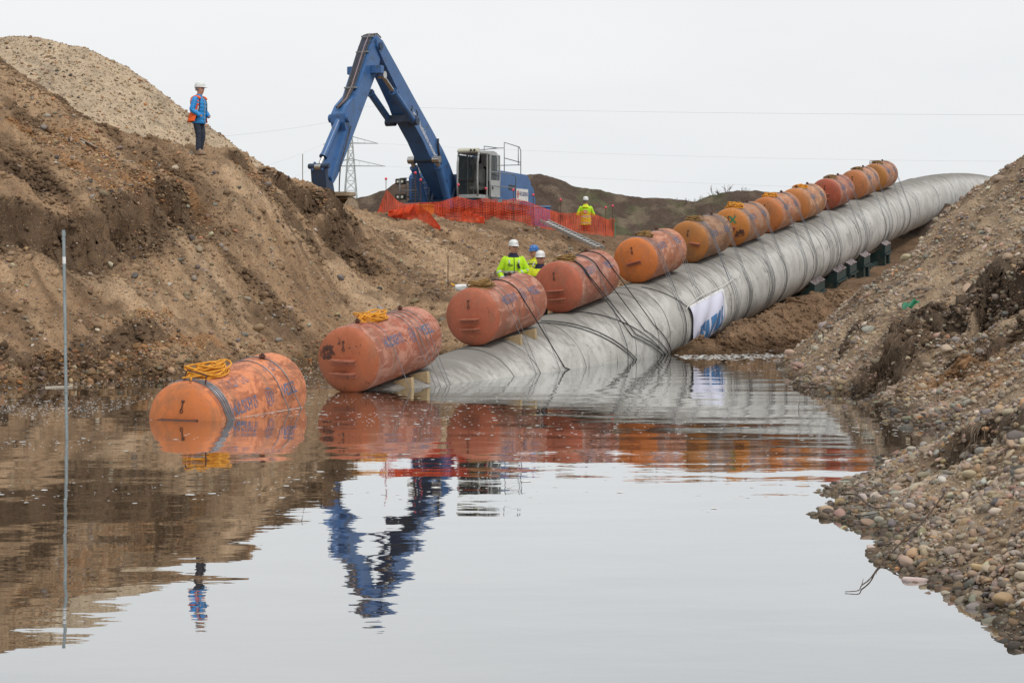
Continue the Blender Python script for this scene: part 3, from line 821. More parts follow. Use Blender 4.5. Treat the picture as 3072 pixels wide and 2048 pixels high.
# single stones: the ones that show largest
def single_stones(n, f, seed, x0, x1, y0, y1, keep, s0, s1, parent, tint, power=2.0):
    pts, r = spread_pts(n * 14, f, seed, x0, x1, y0, y1, keep)
    pts = pts[:n]
    shapes, fc = stone_shapes(2, 8, 0.25)
    meshes = []
    for i, w in enumerate(shapes):
        me = make_mesh('stone', w, fc, smooth=True); me.materials.append(M_stone_one); meshes.append(me)
    R = rot_mats(len(pts), r, 0.3)
    cols = stone_cols(len(pts), r, tint)
    for i, p in enumerate(pts):
        s = s0 + (s1 - s0) * r.uniform() ** power
        sc = (s * r.uniform(0.95, 1.35), s * r.uniform(0.7, 0.95), s * r.uniform(0.5, 0.75))
        o = bpy.data.objects.new('stone', meshes[i % len(meshes)])
        COL.objects.link(o)
        o.matrix_world = Matrix.Translation((p[0], p[1], p[2] + sc[2] * 0.35)) @ Matrix(R[i].tolist()).to_4x4() @ Matrix.Diagonal((*sc, 1))
        c = cols[i]
        o.color = (c[0], c[1], c[2], 1)
        o.parent = parent
single_stones(245, fR, 311, 2.6, 6.2, 10.3, 20.5, lambda x, y, z, r: (z > -0.03) & (x < 0.29 * y + 0.3), 0.028, 0.085, right_bank, 1.05, 1.8)
single_stones(30, fR, 312, 5.5, 11.5, 24, 42, lambda x, y, z, r: (z > 0.02) & (x < 0.29 * y), 0.07, 0.17, right_bank, 1.1)
single_stones(40, fL, 313, -12, -1, 33.5, 48, lambda x, y, z, r: (z > 0.05) & (x > -0.29 * y), 0.05, 0.15, left_bank, 0.7)
# ------------------------------------------------------------------ the pipe string and its frame
ROW_O = np.array((-2.94, 31.7, 0.57))                   # front centre of the second tank
ROW_D = np.array((1.0, 2.45, 0.3)); ROW_D /= np.linalg.norm(ROW_D)
ROW_S = np.cross(ROW_D, (0, 0, 1)); ROW_S /= np.linalg.norm(ROW_S)     # to the camera's side of the pipe
ROW_U = np.cross(ROW_S, ROW_D)
TANK_R, PIPE_R, DROP = 0.61, 1.2, 1.81
def row(u, s, z): return ROW_O + ROW_D * u + ROW_S * s + ROW_U * z
def pipe_angle(a, u, r=PIPE_R): return row(u, r * math.cos(a), -DROP + r * math.sin(a))   # a = 0 towards the camera's side, 90 degrees on top

U_BEND = 51.0
def pipe_axis(u):
    p = row(min(u, U_BEND), 0, -DROP)
    if u > U_BEND:                                      # eases off towards the crest, then sinks away
        t = u - U_BEND
        e = ROW_D * np.array((1, 1, 0)); e /= np.linalg.norm(e)
        h = 0.1127 * t - 0.00125 * t * t
        p = p + e * t + np.array((0, 0, h))
    return p

def make_concrete():
    m, N, L, B = nmat('pipe_concrete')
    B.inputs['Roughness'].default_value = 1.0
    B.inputs['Specular IOR Level'].default_value = 0.08
    at = N.new('ShaderNodeAttribute'); at.attribute_name = 'pipe_uv'      # (length, around) in metres
    def mp(sc):
        q = N.new('ShaderNodeMapping'); q.inputs['Scale'].default_value = sc
        L.new(at.outputs['Vector'], q.inputs['Vector']); return q.outputs[0]
    big = noise(N, L, 0.9, 5, 0.6, mp((1.3, 0.5, 1)), 0.6)
    ringy = noise(N, L, 2.2, 5, 0.62, mp((1.5, 0.16, 1)))
    fine = noise(N, L, 16, 4, 0.7, mp((1, 0.8, 1)))
    c = mixc(N, L, ramp(N, L, ringy, 0.28, 0.72), (0.50, 0.49, 0.465), (0.64, 0.63, 0.60))
    c = mixc(N, L, ramp(N, L, big, 0.47, 0.56, 0, 0.85), c, (0.70, 0.69, 0.665))
    c = mixc(N, L, ramp(N, L, fine, 0.4, 0.8, 0.0, 0.35), c, (0.27, 0.26, 0.245))
    # mud and damp on the upper side, ragged
    sep = N.new('ShaderNodeSeparateXYZ'); L.new(at.outputs['Vector'], sep.inputs[0])
    top = ramp(N, L, sep.outputs['Z'], 0.45, 1.0)
    ad = N.new('ShaderNodeMath'); ad.operation = 'MULTIPLY_ADD'
    L.new(noise(N, L, 2.4, 6, 0.7, mp((1.6, 0.5, 1))), ad.inputs[0]); ad.inputs[1].default_value = 1.3; L.new(top, ad.inputs[2])
    c = mixc(N, L, ramp(N, L, ad.outputs[0], 0.98, 1.5, 0, 0.8), c, (0.20, 0.185, 0.165))
    blot = noise(N, L, 1.5, 6, 0.72, mp((0.9, 0.8, 1)), 1.0)
    c = mixc(N, L, ramp(N, L, blot, 0.55, 0.64, 0, 0.6), c, (0.27, 0.262, 0.25))
    strk = noise(N, L, 3.0, 6, 0.75, mp((2.6, 0.35, 1)), 0.8)
    c = mixc(N, L, ramp(N, L, strk, 0.60, 0.70, 0, 0.55), c, (0.22, 0.21, 0.195))
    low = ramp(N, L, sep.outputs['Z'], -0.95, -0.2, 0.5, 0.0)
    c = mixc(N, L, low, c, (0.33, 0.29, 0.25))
    c = mixc(N, L, 1.0, c, (0.80, 0.80, 0.79), 'MULTIPLY')
    L.new(c, B.inputs['Base Color'])
    bump(N, L, fine, B, 0.5, 0.012)
    return m

M_concrete = make_concrete()
M_strap = pbr('dark_strap', (0.07, 0.066, 0.06), (0.26, 0.25, 0.235), 1.6, 0.6)
M_steelband = pbr('steel_band', (0.42, 0.43, 0.45), (0.3, 0.3, 0.32), 3, 0.4, 0.6)
pipe_root = tag(empty('concrete_coated_pipe', tuple(pipe_axis(0))), 'long grey concrete-coated pipeline running from the water up over the ridge', 'pipeline')
US = np.concatenate((np.arange(-9, 44, 0.06), np.arange(44, 120, 0.18)))
NS = 96
joints = []
r_ = np.random.default_rng(17)
u = -8.0
while u < 105:
    joints.append(u); u += r_.choice([0.25, 0.7, 0.95, 1.05, 1.15, 1.3]) * r_.uniform(0.85, 1.15) * (1.0 if u < 40 else 1.4)
axis = np.array([pipe_axis(u) for u in US])
tang = np.gradient(axis, axis=0); tang /= np.linalg.norm(tang, axis=1)[:, None]
side = np.cross(tang, (0, 0, 1)); side /= np.linalg.norm(side, axis=1)[:, None]
upv = np.cross(side, tang)
ang = np.linspace(0, 2 * math.pi, NS, endpoint=False)
UU, AA = np.meshgrid(US, ang, indexing='ij')
rad = PIPE_R + 0.022 * (fbm(UU * 0.9, np.cos(AA) * 1.3 + np.sin(AA) * 2.1 + 9, 4, 51) - 0.5) + 0.012 * (fbm(UU * 4, AA * 4, 3, 52) - 0.5)
for j in joints:
    rad -= 0.008 * np.exp(-((UU - j - 0.03 * np.sin(AA * 2 + j * 7)) / 0.05) ** 2)
PV = axis[:, None, :] + rad[..., None] * (np.cos(AA)[..., None] * side[:, None, :] + np.sin(AA)[..., None] * upv[:, None, :])
i = np.arange(len(US) - 1)[:, None] * NS; k = np.arange(NS)[None, :]; k2 = (np.arange(NS)[None, :] + 1) % NS
pfc = np.stack((i + k, i + k2, i + NS + k2, i + NS + k), -1).reshape(-1, 4)[:, ::-1]
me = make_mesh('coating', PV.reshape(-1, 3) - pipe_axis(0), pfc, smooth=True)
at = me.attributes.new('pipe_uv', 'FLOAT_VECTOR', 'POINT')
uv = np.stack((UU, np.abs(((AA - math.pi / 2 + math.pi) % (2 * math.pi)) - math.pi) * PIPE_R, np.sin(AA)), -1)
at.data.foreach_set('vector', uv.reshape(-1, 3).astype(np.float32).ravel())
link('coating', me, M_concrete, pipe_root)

def ring(u, r, tube_r, name, mat, tilt=0.0, n=72, wob=0.0):
    c = pipe_axis(u); d = pipe_axis(u + 0.1) - c; d /= np.linalg.norm(d)
    s = np.cross(d, (0, 0, 1)); s /= np.linalg.norm(s); w = np.cross(s, d)
    pts = []
    for k in range(n):
        a = 2 * math.pi * k / n
        pts.append(c + r * (math.cos(a) * s + math.sin(a) * w) + d * (tilt * math.cos(a) + 0.0 + wob * math.sin(3 * a + u)))
    b = MB(pipe_axis(0)); b.tube(pts, tube_r, 5, closed=True)
    return b.build(name, mat, pipe_root, smooth=True, fix=False)
for j in joints:
    if j > -2 and r_.uniform() < (0.72 if j < 30 else 0.5): ring(j, PIPE_R - 0.004, r_.uniform(0.007, 0.015), 'binding_strap', M_strap, r_.normal(0, 0.05), 64, 0.03)
for j in (22.4, 26.6, 31.2, 36.8, 42.1, 47.3, 55, 61):
    ring(j, PIPE_R + 0.002, 0.024, 'steel_band', M_steelband, r_.normal(0, 0.03))

# ------------------------------------------------------------------ flotation tanks
def tank_paint(name, c, top, cap, wear=0.5, rust=0.4):
    """sun-bleached primer: base, chalky upper side, rust scabs and grime runs (object space: x along the tank)"""
    m, N, L, B = nmat(name)
    B.inputs['Roughness'].default_value = 0.55
    B.inputs['Specular IOR Level'].default_value = 0.3
    oi = N.new('ShaderNodeObjectInfo')
    def mp(sc):
        t = N.new('ShaderNodeTexCoord'); q = N.new('ShaderNodeMapping'); q.inputs['Scale'].default_value = sc
        cb = N.new('ShaderNodeCombineXYZ')
        ml = N.new('ShaderNodeMath'); ml.operation = 'MULTIPLY'; ml.inputs[1].default_value = 37.0; L.new(oi.outputs['Random'], ml.inputs[0])
        L.new(ml.outputs[0], cb.inputs[0]); L.new(ml.outputs[0], cb.inputs[1]); L.new(cb.outputs[0], q.inputs['Location'])
        L.new(t.outputs['Object'], q.inputs['Vector']); return q.outputs[0]
    a = noise(N, L, 1.6, 5, 0.6, mp((1, 1, 1)))
    col = mixc(N, L, ramp(N, L, a, 0.35, 0.65), c, tuple(x * 0.78 for x in c))
    b = noise(N, L, 3.2, 6, 0.7, mp((0.6, 1.2, 1.2)), 0.8)
    col = mixc(N, L, ramp(N, L, b, 0.56 - 0.16 * wear, 0.58 - 0.12 * wear + 0.05, 0, 0.85), col, top)
    dz = noise(N, L, 2.0, 6, 0.72, mp((2.4, 0.9, 0.5)))
    col = mixc(N, L, ramp(N, L, dz, 0.49, 0.68, 0, 0.6), col, (0.17, 0.115, 0.075))
    sc_ = noise(N, L, 7.0, 7, 0.8, mp((0.35, 1.6, 1.6)), 0.3)
    col = mixc(N, L, ramp(N, L, sc_, 0.58, 0.66, 0, 0.55), col, tuple(min(1, x * 1.35 + 0.06) for x in top))
    ru = noise(N, L, 5.5, 7, 0.75, mp((1, 1, 1)), 0.4)
    col = mixc(N, L, ramp(N, L, ru, 0.66 - 0.09 * rust, 0.69 - 0.09 * rust, 0, 0.9), col, (0.075, 0.03, 0.022))
    L.new(col, B.inputs['Base Color'])
    bump(N, L, b, B, 0.25, 0.006)
    return m

def stencil_paint(name, c, worn=0.5):
    m, N, L, B = nmat(name)
    B.inputs['Roughness'].default_value = 0.7
    v = coords(N, L)
    n1 = noise(N, L, 9, 6, 0.75, v)
    L.new(mixc(N, L, ramp(N, L, noise(N, L, 3, 3, 0.5, v), 0.3, 0.7), c, tuple(x * 0.7 for x in c)), B.inputs['Base Color'])
    L.new(ramp(N, L, n1, worn - 0.1, worn + 0.06, 0.0, 0.92), B.inputs['Alpha'])
    return m

M_stencil = [stencil_paint('blue_stencil', (0.15, 0.20, 0.33), 0.47), stencil_paint('faded_blue_stencil', (0.24, 0.23, 0.29), 0.56)]
M_rust = pbr('rusty_iron', (0.12, 0.05, 0.032), (0.06, 0.03, 0.022), 14, 0.85)
M_cable = pbr('steel_cable', (0.27, 0.28, 0.30), (0.2, 0.2, 0.22), 8, 0.4, 0.7)
M_black = pbr('black_cable', (0.018, 0.018, 0.02), None, 8, 0.5)
M_rope = [pbr('orange_rope', (0.78, 0.36, 0.03), (0.62, 0.26, 0.02), 20, 0.8), pbr('dirty_rope', (0.32, 0.18, 0.05), (0.18, 0.11, 0.04), 16, 0.9)]
M_green_mark = pbr('green_marking', (0.03, 0.22, 0.10), None, 9, 0.7)
M_timber = pbr('pale_timber', (0.50, 0.38, 0.22), (0.40, 0.29, 0.16), 12, 0.8)

def text_mesh(body, size, bold=0.0):
    cu = bpy.data.curves.new('lettering', 'FONT'); cu.body = body; cu.size = size; cu.align_x = 'LEFT'; cu.align_y = 'CENTER'
    cu.offset = bold
    cu.resolution_u = 3
    o = bpy.data.objects.new('lettering', cu); COL.objects.link(o)
    dg = bpy.context.evaluated_depsgraph_get(); dg.update()
    me = bpy.data.meshes.new_from_object(o.evaluated_get(dg))
    bpy.data.objects.remove(o); bpy.data.curves.remove(cu)
    return me

def slice_mesh(me, step):
    bm = bmesh.new(); bm.from_mesh(me)
    ys_ = [v.co.y for v in bm.verts]
    y = min(ys_) + step
    while y < max(ys_):
        bmesh.ops.bisect_plane(bm, geom=bm.verts[:] + bm.edges[:] + bm.faces[:], plane_co=(0, y, 0), plane_no=(0, 1, 0))
        y += step
    bm.to_mesh(me); bm.free()
    return me

_letters = {}
def wrapped_text(body, size, x0, phi, r, stretch=0.8):
    """stencilled text on a tank's side: x along the tank, phi above the horizontal on the side -y"""
    key = (body, size, x0, round(phi, 3), stretch)
    if key in _letters: return _letters[key]
    me = slice_mesh(text_mesh(body, size, 0.006), size * 0.12)
    for v in me.vertices:
        a = phi + v.co.y / r
        v.co = (x0 + v.co.x * stretch, -r * math.cos(a), r * math.sin(a))
    me.update(); _letters[key] = me
    return me

def emblem_mesh(x0, phi, r, R=0.15):
    b = MB()
    pts = [(x0 + R * 0.8 * math.cos(t), phi + R * math.sin(t) / r) for t in np.linspace(0, 2 * math.pi, 28)]
    pin = [(x0 + R * 0.63 * math.cos(t), phi + R * 0.8 * math.sin(t) / r) for t in np.linspace(0, 2 * math.pi, 28)]
    w = lambda q: (q[0], -r * math.cos(q[1]), r * math.sin(q[1]))
    for i in range(27): b.add([w(pts[i]), w(pts[i + 1]), w(pin[i + 1]), w(pin[i])], [(0, 1, 2, 3)])
    def quad(xa, xb, ya, yb):
        n = 5
        for i in range(n):
            y0, y1 = ya + (yb - ya) * i / n, ya + (yb - ya) * (i + 1) / n
            b.add([w((x0 + xa, phi + y0 / r)), w((x0 + xb, phi + y0 / r)), w((x0 + xb, phi + y1 / r)), w((x0 + xa, phi + y1 / r))], [(0, 1, 2, 3)])
    quad(-0.05, -0.022, -0.085, 0.085); quad(0.022, 0.05, -0.085, 0.085); quad(-0.022, 0.022, -0.016, 0.016)
    return make_mesh('emblem', np.array(b.v), b.f)

def dome(rho, depth=0.19):
    return depth * math.sqrt(max(0.0, 1 - (rho / TANK_R) ** 2.4))

def rope_coil(M, x, seed, mat, label, big=1.0, tail=True):
    r = np.random.default_rng(seed)
    base = M @ Vector((x, 0, TANK_R))
    root = tag(empty('rope_coil', base), label, 'rope', 'ropes coiled on the tanks')
    pts, n = [], int(7 + 3 * big)
    cx = cy = 0.0
    for l in range(n):
        rx_, ry_ = r.uniform(0.2, 0.38) * big, r.uniform(0.14, 0.30)
        ph = r.uniform(0, 0.7); cx, cy = r.normal(0, 0.05), r.normal(0, 0.03)
        lift = 0.02 + 0.013 * l
        for k in range(16):
            a = 2 * math.pi * k / 16 + ph
            X, Y = x + cx + rx_ * math.cos(a) * 1.15, cy + ry_ * math.sin(a)
            z = math.sqrt(max(TANK_R ** 2 - Y * Y, 0.04)) + lift * (0.55 + 0.45 * math.sin(a + 1.3 * l)) + 0.03 * big * (1 + math.sin(2 * a + l)) * (l > 5) * (seed in (500, 501, 506))
            pts.append((X, Y, z))
    if tail:
        for k in range(10):
            t = k / 9
            pts.append((x - 0.3 * big - 0.35 * t, -0.05 + 0.1 * math.sin(5 * t), TANK_R + 0.025 + 0.06 * math.sin(9 * t) ** 2))
    for _ in range(2):
        q = [np.array(p) for p in pts]
        pts = [q[0]] + [(q[i - 1] + 2 * q[i] + q[i + 1]) / 4 for i in range(1, len(q) - 1)] + [q[-1]]
    b = MB(base)
    b.tube([M @ Vector(p) for p in pts], 0.0135, 6)
    b.build('rope', mat, root, smooth=True, fix=False)
    return root

# one set of shared shapes for all tanks
def shell_shape():
    b = MB()
    prof = []
    n = 64
    rings = []
    for x, r in ((0.0, TANK_R - 0.002), (0.03, TANK_R), (0.06, TANK_R + 0.006), (0.09, TANK_R), (1.34, TANK_R), (1.36, TANK_R + 0.004), (1.38, TANK_R), (2.62, TANK_R), (2.65, TANK_R + 0.006), (2.68, TANK_R), (2.72, TANK_R - 0.002)):
        rings.append([(x, r * math.cos(a), r * math.sin(a)) for a in np.linspace(0, 2 * math.pi, n, endpoint=False)])
    b.loft(rings, caps=False)
    return b
def cap_shape(s):
    b = MB(); n = 64; rings = []
    for rho in (1.0, 0.985, 0.96, 0.92, 0.86, 0.78, 0.66, 0.52, 0.36, 0.18, 0.03):
        x = -dome(rho * TANK_R)
        rings.append([((x if s < 0 else 2.72 - x), rho * (TANK_R - 0.002) * math.cos(a), rho * (TANK_R - 0.002) * math.sin(a)) for a in np.linspace(0, 2 * math.pi, n, endpoint=False)])
    b.loft(rings, caps=False); b.f.append(tuple(range(len(b.v) - n, len(b.v))))
    return b
def bm_mesh(b, name, smooth=True):
    me = make_mesh(name, np.array(b.v), b.f)
    bm = bmesh.new(); bm.from_mesh(me); bmesh.ops.recalc_face_normals(bm, faces=bm.faces); bm.to_mesh(me); bm.free()
    if smooth: me.shade_smooth(); me.set_sharp_from_angle(angle=math.radians(40))
    return me
SHELL, CAP_F, CAP_B = shell_shape(), cap_shape(-1), cap_shape(1)
CAP_B.v = [np.array((v[0], v[1], v[2])) for v in CAP_B.v]
def bracket_shape(w=0.5):
    b = MB(); b.box((-0.235, 0, 0), (0.19, w, 0.026)); b.box((-0.18, 0, -0.045), (0.03, w, 0.09)); return b
BRACKET = bm_mesh(bracket_shape(), 'bracket', False)
def valve_shape():
    b = MB(); b.cyl((0, 0, -0.01), (0, 0, 0.04), 0.04); b.cyl((0, 0, 0.04), (0, 0, 0.055), 0.06, n=8); b.cyl((0, 0, 0.055), (0, 0, 0.085), 0.032, n=6); return b
VALVE = bm_mesh(valve_shape(), 'valve')
def eye_shape():
    b = MB(); b.bar((-0.16, 0, 0.34), (-0.19, 0, 0.25), 0.018)
    b.tube([(-0.185, 0.0 + 0.022 * math.cos(t), 0.215 + 0.03 * math.sin(t)) for t in np.linspace(0, 2 * math.pi, 12, endpoint=False)], 0.008, 6, closed=True)
    b.box((-0.16, 0, 0.36), (0.05, 0.04, 0.03)); return b
EYE = bm_mesh(eye_shape(), 'lifting_eye')
def handle_shape():
    b = MB(); b.tube([(0.12, -0.17, 0.54), (0.12, -0.17, 0.72), (0.12, -0.15, 0.745), (0.12, 0.15, 0.745), (0.12, 0.17, 0.72), (0.12, 0.17, 0.54)], 0.012, 8); b.box((0.12, -0.17, 0.555), (0.1, 0.06, 0.02)); b.box((0.12, 0.17, 0.555), (0.1, 0.06, 0.02)); return b
HANDLE = bm_mesh(handle_shape(), 'handle')

def tank_matrix(front, d):
    d = Vector(d).normalized(); y = Vector((0, 0, 1)).cross(d).normalized(); z = d.cross(y)
    m = Matrix((d, y, z)).transposed().to_4x4(); m.translation = Vector(front)
    return m

sal, ora, tan_, red = (0.40, 0.145, 0.075), (0.58, 0.19, 0.052), (0.45, 0.175, 0.062), (0.36, 0.088, 0.048)
# name of colour set: shell base, bleached colour, front-cap base
TANKS = [
    dict(X=None, c=(0.44, 0.145, 0.068), top=(0.62, 0.21, 0.085), cap=(0.66, 0.20, 0.06), roll=12, wear=0.75, txt=1, br=[(0.075, 0.62)], handle=True, rope=(0.72, 0, 1.35),
         label='foremost flotation tank, half sunk in the water with its rope heap', wires=((0.10, 0.30, 7), (1.9, 2.25, 2))),
    dict(X=-2.94, c=(0.40, 0.125, 0.072), top=(0.47, 0.205, 0.13), cap=(0.42, 0.125, 0.055), roll=0, wear=0.6, txt=1, br=[(0.03, 0.48), (-0.2, 0.48)], rope=(1.0, 0, 1.1),
         label='stained tank with a dark rust blot, just above the waterline', wires=((0.62, 0.66, 1), (1.6, 2.2, 4))),
    dict(X=-0.82, c=(0.39, 0.130, 0.075), top=(0.44, 0.20, 0.125), cap=(0.44, 0.128, 0.068), roll=-4, wear=0.35, txt=1, br=[(-0.02, 0.44), (-0.22, 0.42)], rope=(0.45, 1, 1.0),
         label='salmon tank on timber wedges, in front of the three workers', wires=((0.5, 0.72, 2), (1.9, 2.0, 1))),
    dict(X=1.08, c=(0.38, 0.125, 0.072), top=(0.43, 0.20, 0.13), cap=(0.42, 0.115, 0.062), roll=-6, wear=0.45, txt=2, br=[(-0.05, 0.44), (-0.25, 0.44)], rope=(0.55, 1, 0.9),
         label='salmon tank lashed with thick black cables', wires=((1.2, 1.3, 2),)),
    dict(X=3.28, c=(0.44, 0.15, 0.072), top=(0.50, 0.22, 0.12), cap=(0.62, 0.185, 0.045), roll=-8, wear=0.5, txt=2, br=[(-0.03, 0.4)], rope=(0.7, 1, 0.95),
         label='bright orange-faced tank with one slanted bracket, fifth from the water end', wires=((0.1, 0.45, 4), (1.9, 2.2, 3))),
    dict(X=5.14, c=(0.25, 0.115, 0.052), top=(0.33, 0.17, 0.085), cap=(0.44, 0.175, 0.045), roll=8, wear=0.5, txt=2, br=[(0.02, 0.3)], rope=(0.6, 1, 1.0),
         label='brown grimy tank between the bright orange one and the green-marked one', wires=((0.3, 0.6, 5), (2.0, 2.35, 4))),
    dict(X=6.9, c=(0.40, 0.155, 0.055), top=(0.34, 0.19, 0.11), cap=(0.53, 0.20, 0.045), roll=-2, wear=0.5, txt=2, br=[(0.02, 0.4), (-0.28, 0.3)], rope=(0.55, 0, 1.2), mark=True,
         label='ochre tank with a green hand-painted marking on its face', wires=((0.3, 0.6, 4), (2.0, 2.3, 4))),
    dict(X=8.6, c=(0.44, 0.16, 0.068), top=(0.48, 0.24, 0.12), cap=(0.50, 0.17, 0.05), roll=3, wear=0.4, txt=2, br=[(0.0, 0.3)], rope=(0.7, 0, 1.1),
         label='orange tank just above the green-marked one', wires=((0.5, 0.75, 4), (2.0, 2.3, 4))),
    dict(X=10.2, c=(0.47, 0.20, 0.085), top=(0.52, 0.27, 0.14), cap=(0.53, 0.20, 0.06), roll=0, wear=0.4, txt=2, br=[], rope=(0.9, 0, 0.9),
         label='pale orange tank just below the red-faced one', wires=((0.5, 0.75, 3), (2.0, 2.3, 3))),
    dict(X=12.2, c=(0.40, 0.13, 0.07), top=(0.42, 0.18, 0.10), cap=(0.38, 0.085, 0.045), roll=4, wear=0.3, txt=2, br=[(0.05, 0.4), (-0.15, 0.4)], rope=(0.9, 1, 0.9),
         label='red-faced tank with two brackets, third from the upper end', wires=((0.5, 0.75, 3), (2.0, 2.3, 3))),
    dict(X=14.25, c=(0.46, 0.19, 0.085), top=(0.42, 0.21, 0.11), cap=(0.50, 0.185, 0.07), roll=0, wear=0.5, txt=2, br=[], rope=(0.8, 1, 0.9),
         label='orange tank second from the upper end of the row', wires=((0.5, 0.75, 3), (2.0, 2.3, 3))),
    dict(X=15.95, c=(0.40, 0.155, 0.07), top=(0.44, 0.21, 0.11), cap=(0.40, 0.17, 0.045), roll=0, wear=0.5, txt=2, br=[], rope=(0.9, 1, 0.9), handle=True,
         label='uppermost flotation tank of the row, against the sky', wires=((0.5, 0.75, 3), (2.0, 2.3, 3)))]

M_rustpatch = stencil_paint('flaking_rust', (0.10, 0.04, 0.028), 0.49)
M_brk = pbr('primer_bracket', (0.40, 0.14, 0.08), (0.26, 0.085, 0.05), 9, 0.7)
TM = []
for i, T in enumerate(TANKS):
    if T['X'] is None:
        front = np.array((-4.80, 25.95, -0.055)); d = np.array((0.98, 2.7, 0.33))
    else:
        front = row((T['X'] + 2.94) / ROW_D[0], 0, 0); d = ROW_D
    M = tank_matrix(front, d) @ Matrix.Translation((0.02, 0, 0))
    M0 = M.copy()
    M = M @ Matrix.Rotation(math.radians(T['roll']), 4, 'X')
    TM.append((M, M0))
    root = tag(empty('flotation_tank', mat=M), T['label'], 'tank', 'flotation tanks along the pipeline')
    ms = tank_paint('tank_paint', tuple(x * 0.94 for x in T['c']), (T['top'][0] * 1.12, T['top'][1] * 1.2, T['top'][2] * 1.35), None, T['wear'], 0.5)
    mc_ = tank_paint('tank_cap_paint', T['cap'], tuple(0.5 * (a + b) for a, b in zip(T['cap'], T['c'])), None, 0.15, 0.3 if i != 1 else 0.5)
    link('shell', bm_mesh(SHELL, 'shell'), ms, root)
    link('end_cap', bm_mesh(CAP_F, 'end_cap'), mc_, root)
    link('end_cap', bm_mesh(CAP_B, 'end_cap'), ms, root)
    for zb, w in T['br']:
        o = link('bracket', BRACKET.copy(), M_brk if i != 0 else M_rust, root)
        o.location = (0, 0.0 if i not in (5,) else -0.25, zb); o.scale = (1, w / 0.5, 1)
        o.rotation_euler = (math.radians(-6 if i in (4,) else 2), 0, 0)
        if i == 0: o.location = (0, 0.02, 0.075); o.rotation_euler = (math.radians(-12), 0, 0)
    for xv in (0.42, 2.2):
        o = link('valve', VALVE, M_rust, root); o.location = (xv, 0, TANK_R)
    link('lifting_eye', EYE, M_rust, root)
    if T.get('handle'): link('handle', HANDLE, M_rust, root)
    sm = M_stencil[0 if T['txt'] == 1 else 1]
    ph = math.radians(24)
    R_ = TANK_R + 0.006
    link('lettering', wrapped_text('HÜLSKENS', 0.27, 0.32, ph, R_, 0.62), sm, root)
    link('lettering', wrapped_text('WESEL', 0.27, 1.86, ph, R_, 0.68), sm, root)
    link('emblem', emblem_mesh(1.52, ph, R_), sm, root)
    if i == 0:
        link('lettering', wrapped_text('HÜLSKENS', 0.25, 0.45, math.radians(62), R_, 0.62), M_stencil[1], root)
        link('lettering', wrapped_text('WESEL', 0.25, 1.75, math.radians(66), R_, 0.68), M_stencil[1], root)
    if T.get('mark'):
        me = slice_mesh(text_mesh('29 X', 0.30, 0.012), 0.04)
        for v in me.vertices:
            yy, zz = -0.36 * -1 - v.co.x, 0.24 + v.co.y
            v.co = (-dome(math.hypot(yy, zz)) - 0.006, yy, zz)
        me.update(); link('marking', me, M_green_mark, root)
    for (py_, pz_, pr_0) in {1: [(0.36, 0.16, 0.15), (0.30, 0.22, 0.09)], 6: [(-0.30, -0.22, 0.12), (-0.36, -0.14, 0.09)]}.get(i, []):
        b = MB(); rr3 = np.random.default_rng(int(900 + 10 * i + 100 * abs(py_))); n3 = 26; rings3 = []
        edge = [pr_0 * (0.6 + 0.6 * rr3.uniform()) for _ in range(n3)]
        for kk in (0.02, 0.35, 0.7, 1.0):
            rings3.append([(0, py_ + kk * edge[q] * 1.3 * math.cos(2 * math.pi * q / n3), pz_ + kk * edge[q] * math.sin(2 * math.pi * q / n3)) for q in range(n3)])
        rings3 = [[(-dome(min(math.hypot(p[1], p[2]), TANK_R * 0.985)) - 0.004, p[1], p[2]) for p in rg3] for rg3 in rings3]
        b.loft(rings3, caps=False); b.build('rust_patch', M_rustpatch, root, smooth=True)
    # lashing cables: over the tank, down to the pipe and round it
    al = math.asin((PIPE_R - TANK_R) / DROP)
    for x0, x1, n in T['wires']:
        for q in range(n):
            x = x0 + (x1 - x0) * (q / max(n - 1, 1)) + r_.normal(0, 0.012)
            sl = r_.normal(0, 0.05) + 0.1
            pts = []
            for a in np.linspace(math.radians(200), al, 22): pts.append((x, -(TANK_R + 0.008) * math.cos(a), (TANK_R + 0.008) * math.sin(a)))
            zc = -DROP if i else -1.75
            for a in np.linspace(al, math.radians(-75), 12): pts.append((x + sl * (1 + 0.3 * (al - a)), -(PIPE_R + 0.012) * math.cos(a), zc + (PIPE_R + 0.012) * math.sin(a)))
            inv = M.inverted()
            b = MB(); b.tube([inv @ (M0 @ Vector(p)) for p in pts], 0.0062 if i != 0 else 0.0085, 5)
            b.build('lashing_cable', M_cable, root, smooth=True, fix=False)
    rp = T['rope']
    rope_coil(M0, rp[0], 500 + i, M_rope[rp[1]], ('orange' if rp[1] == 0 else 'dirty brown') + ' rope coiled on top of the ' +
              ['foremost, half-sunk tank', 'second tank from the water, above the rust blot', 'tank in front of the three workers', 'tank with the black cables', 'bright orange-faced tank', 'brown grimy tank', 'green-marked tank',
               'tank just above the green-marked one', 'tank just below the red-faced one', 'red-faced tank', 'tank second from the upper end', 'uppermost tank'][i], rp[2], tail=i in (0, 1))

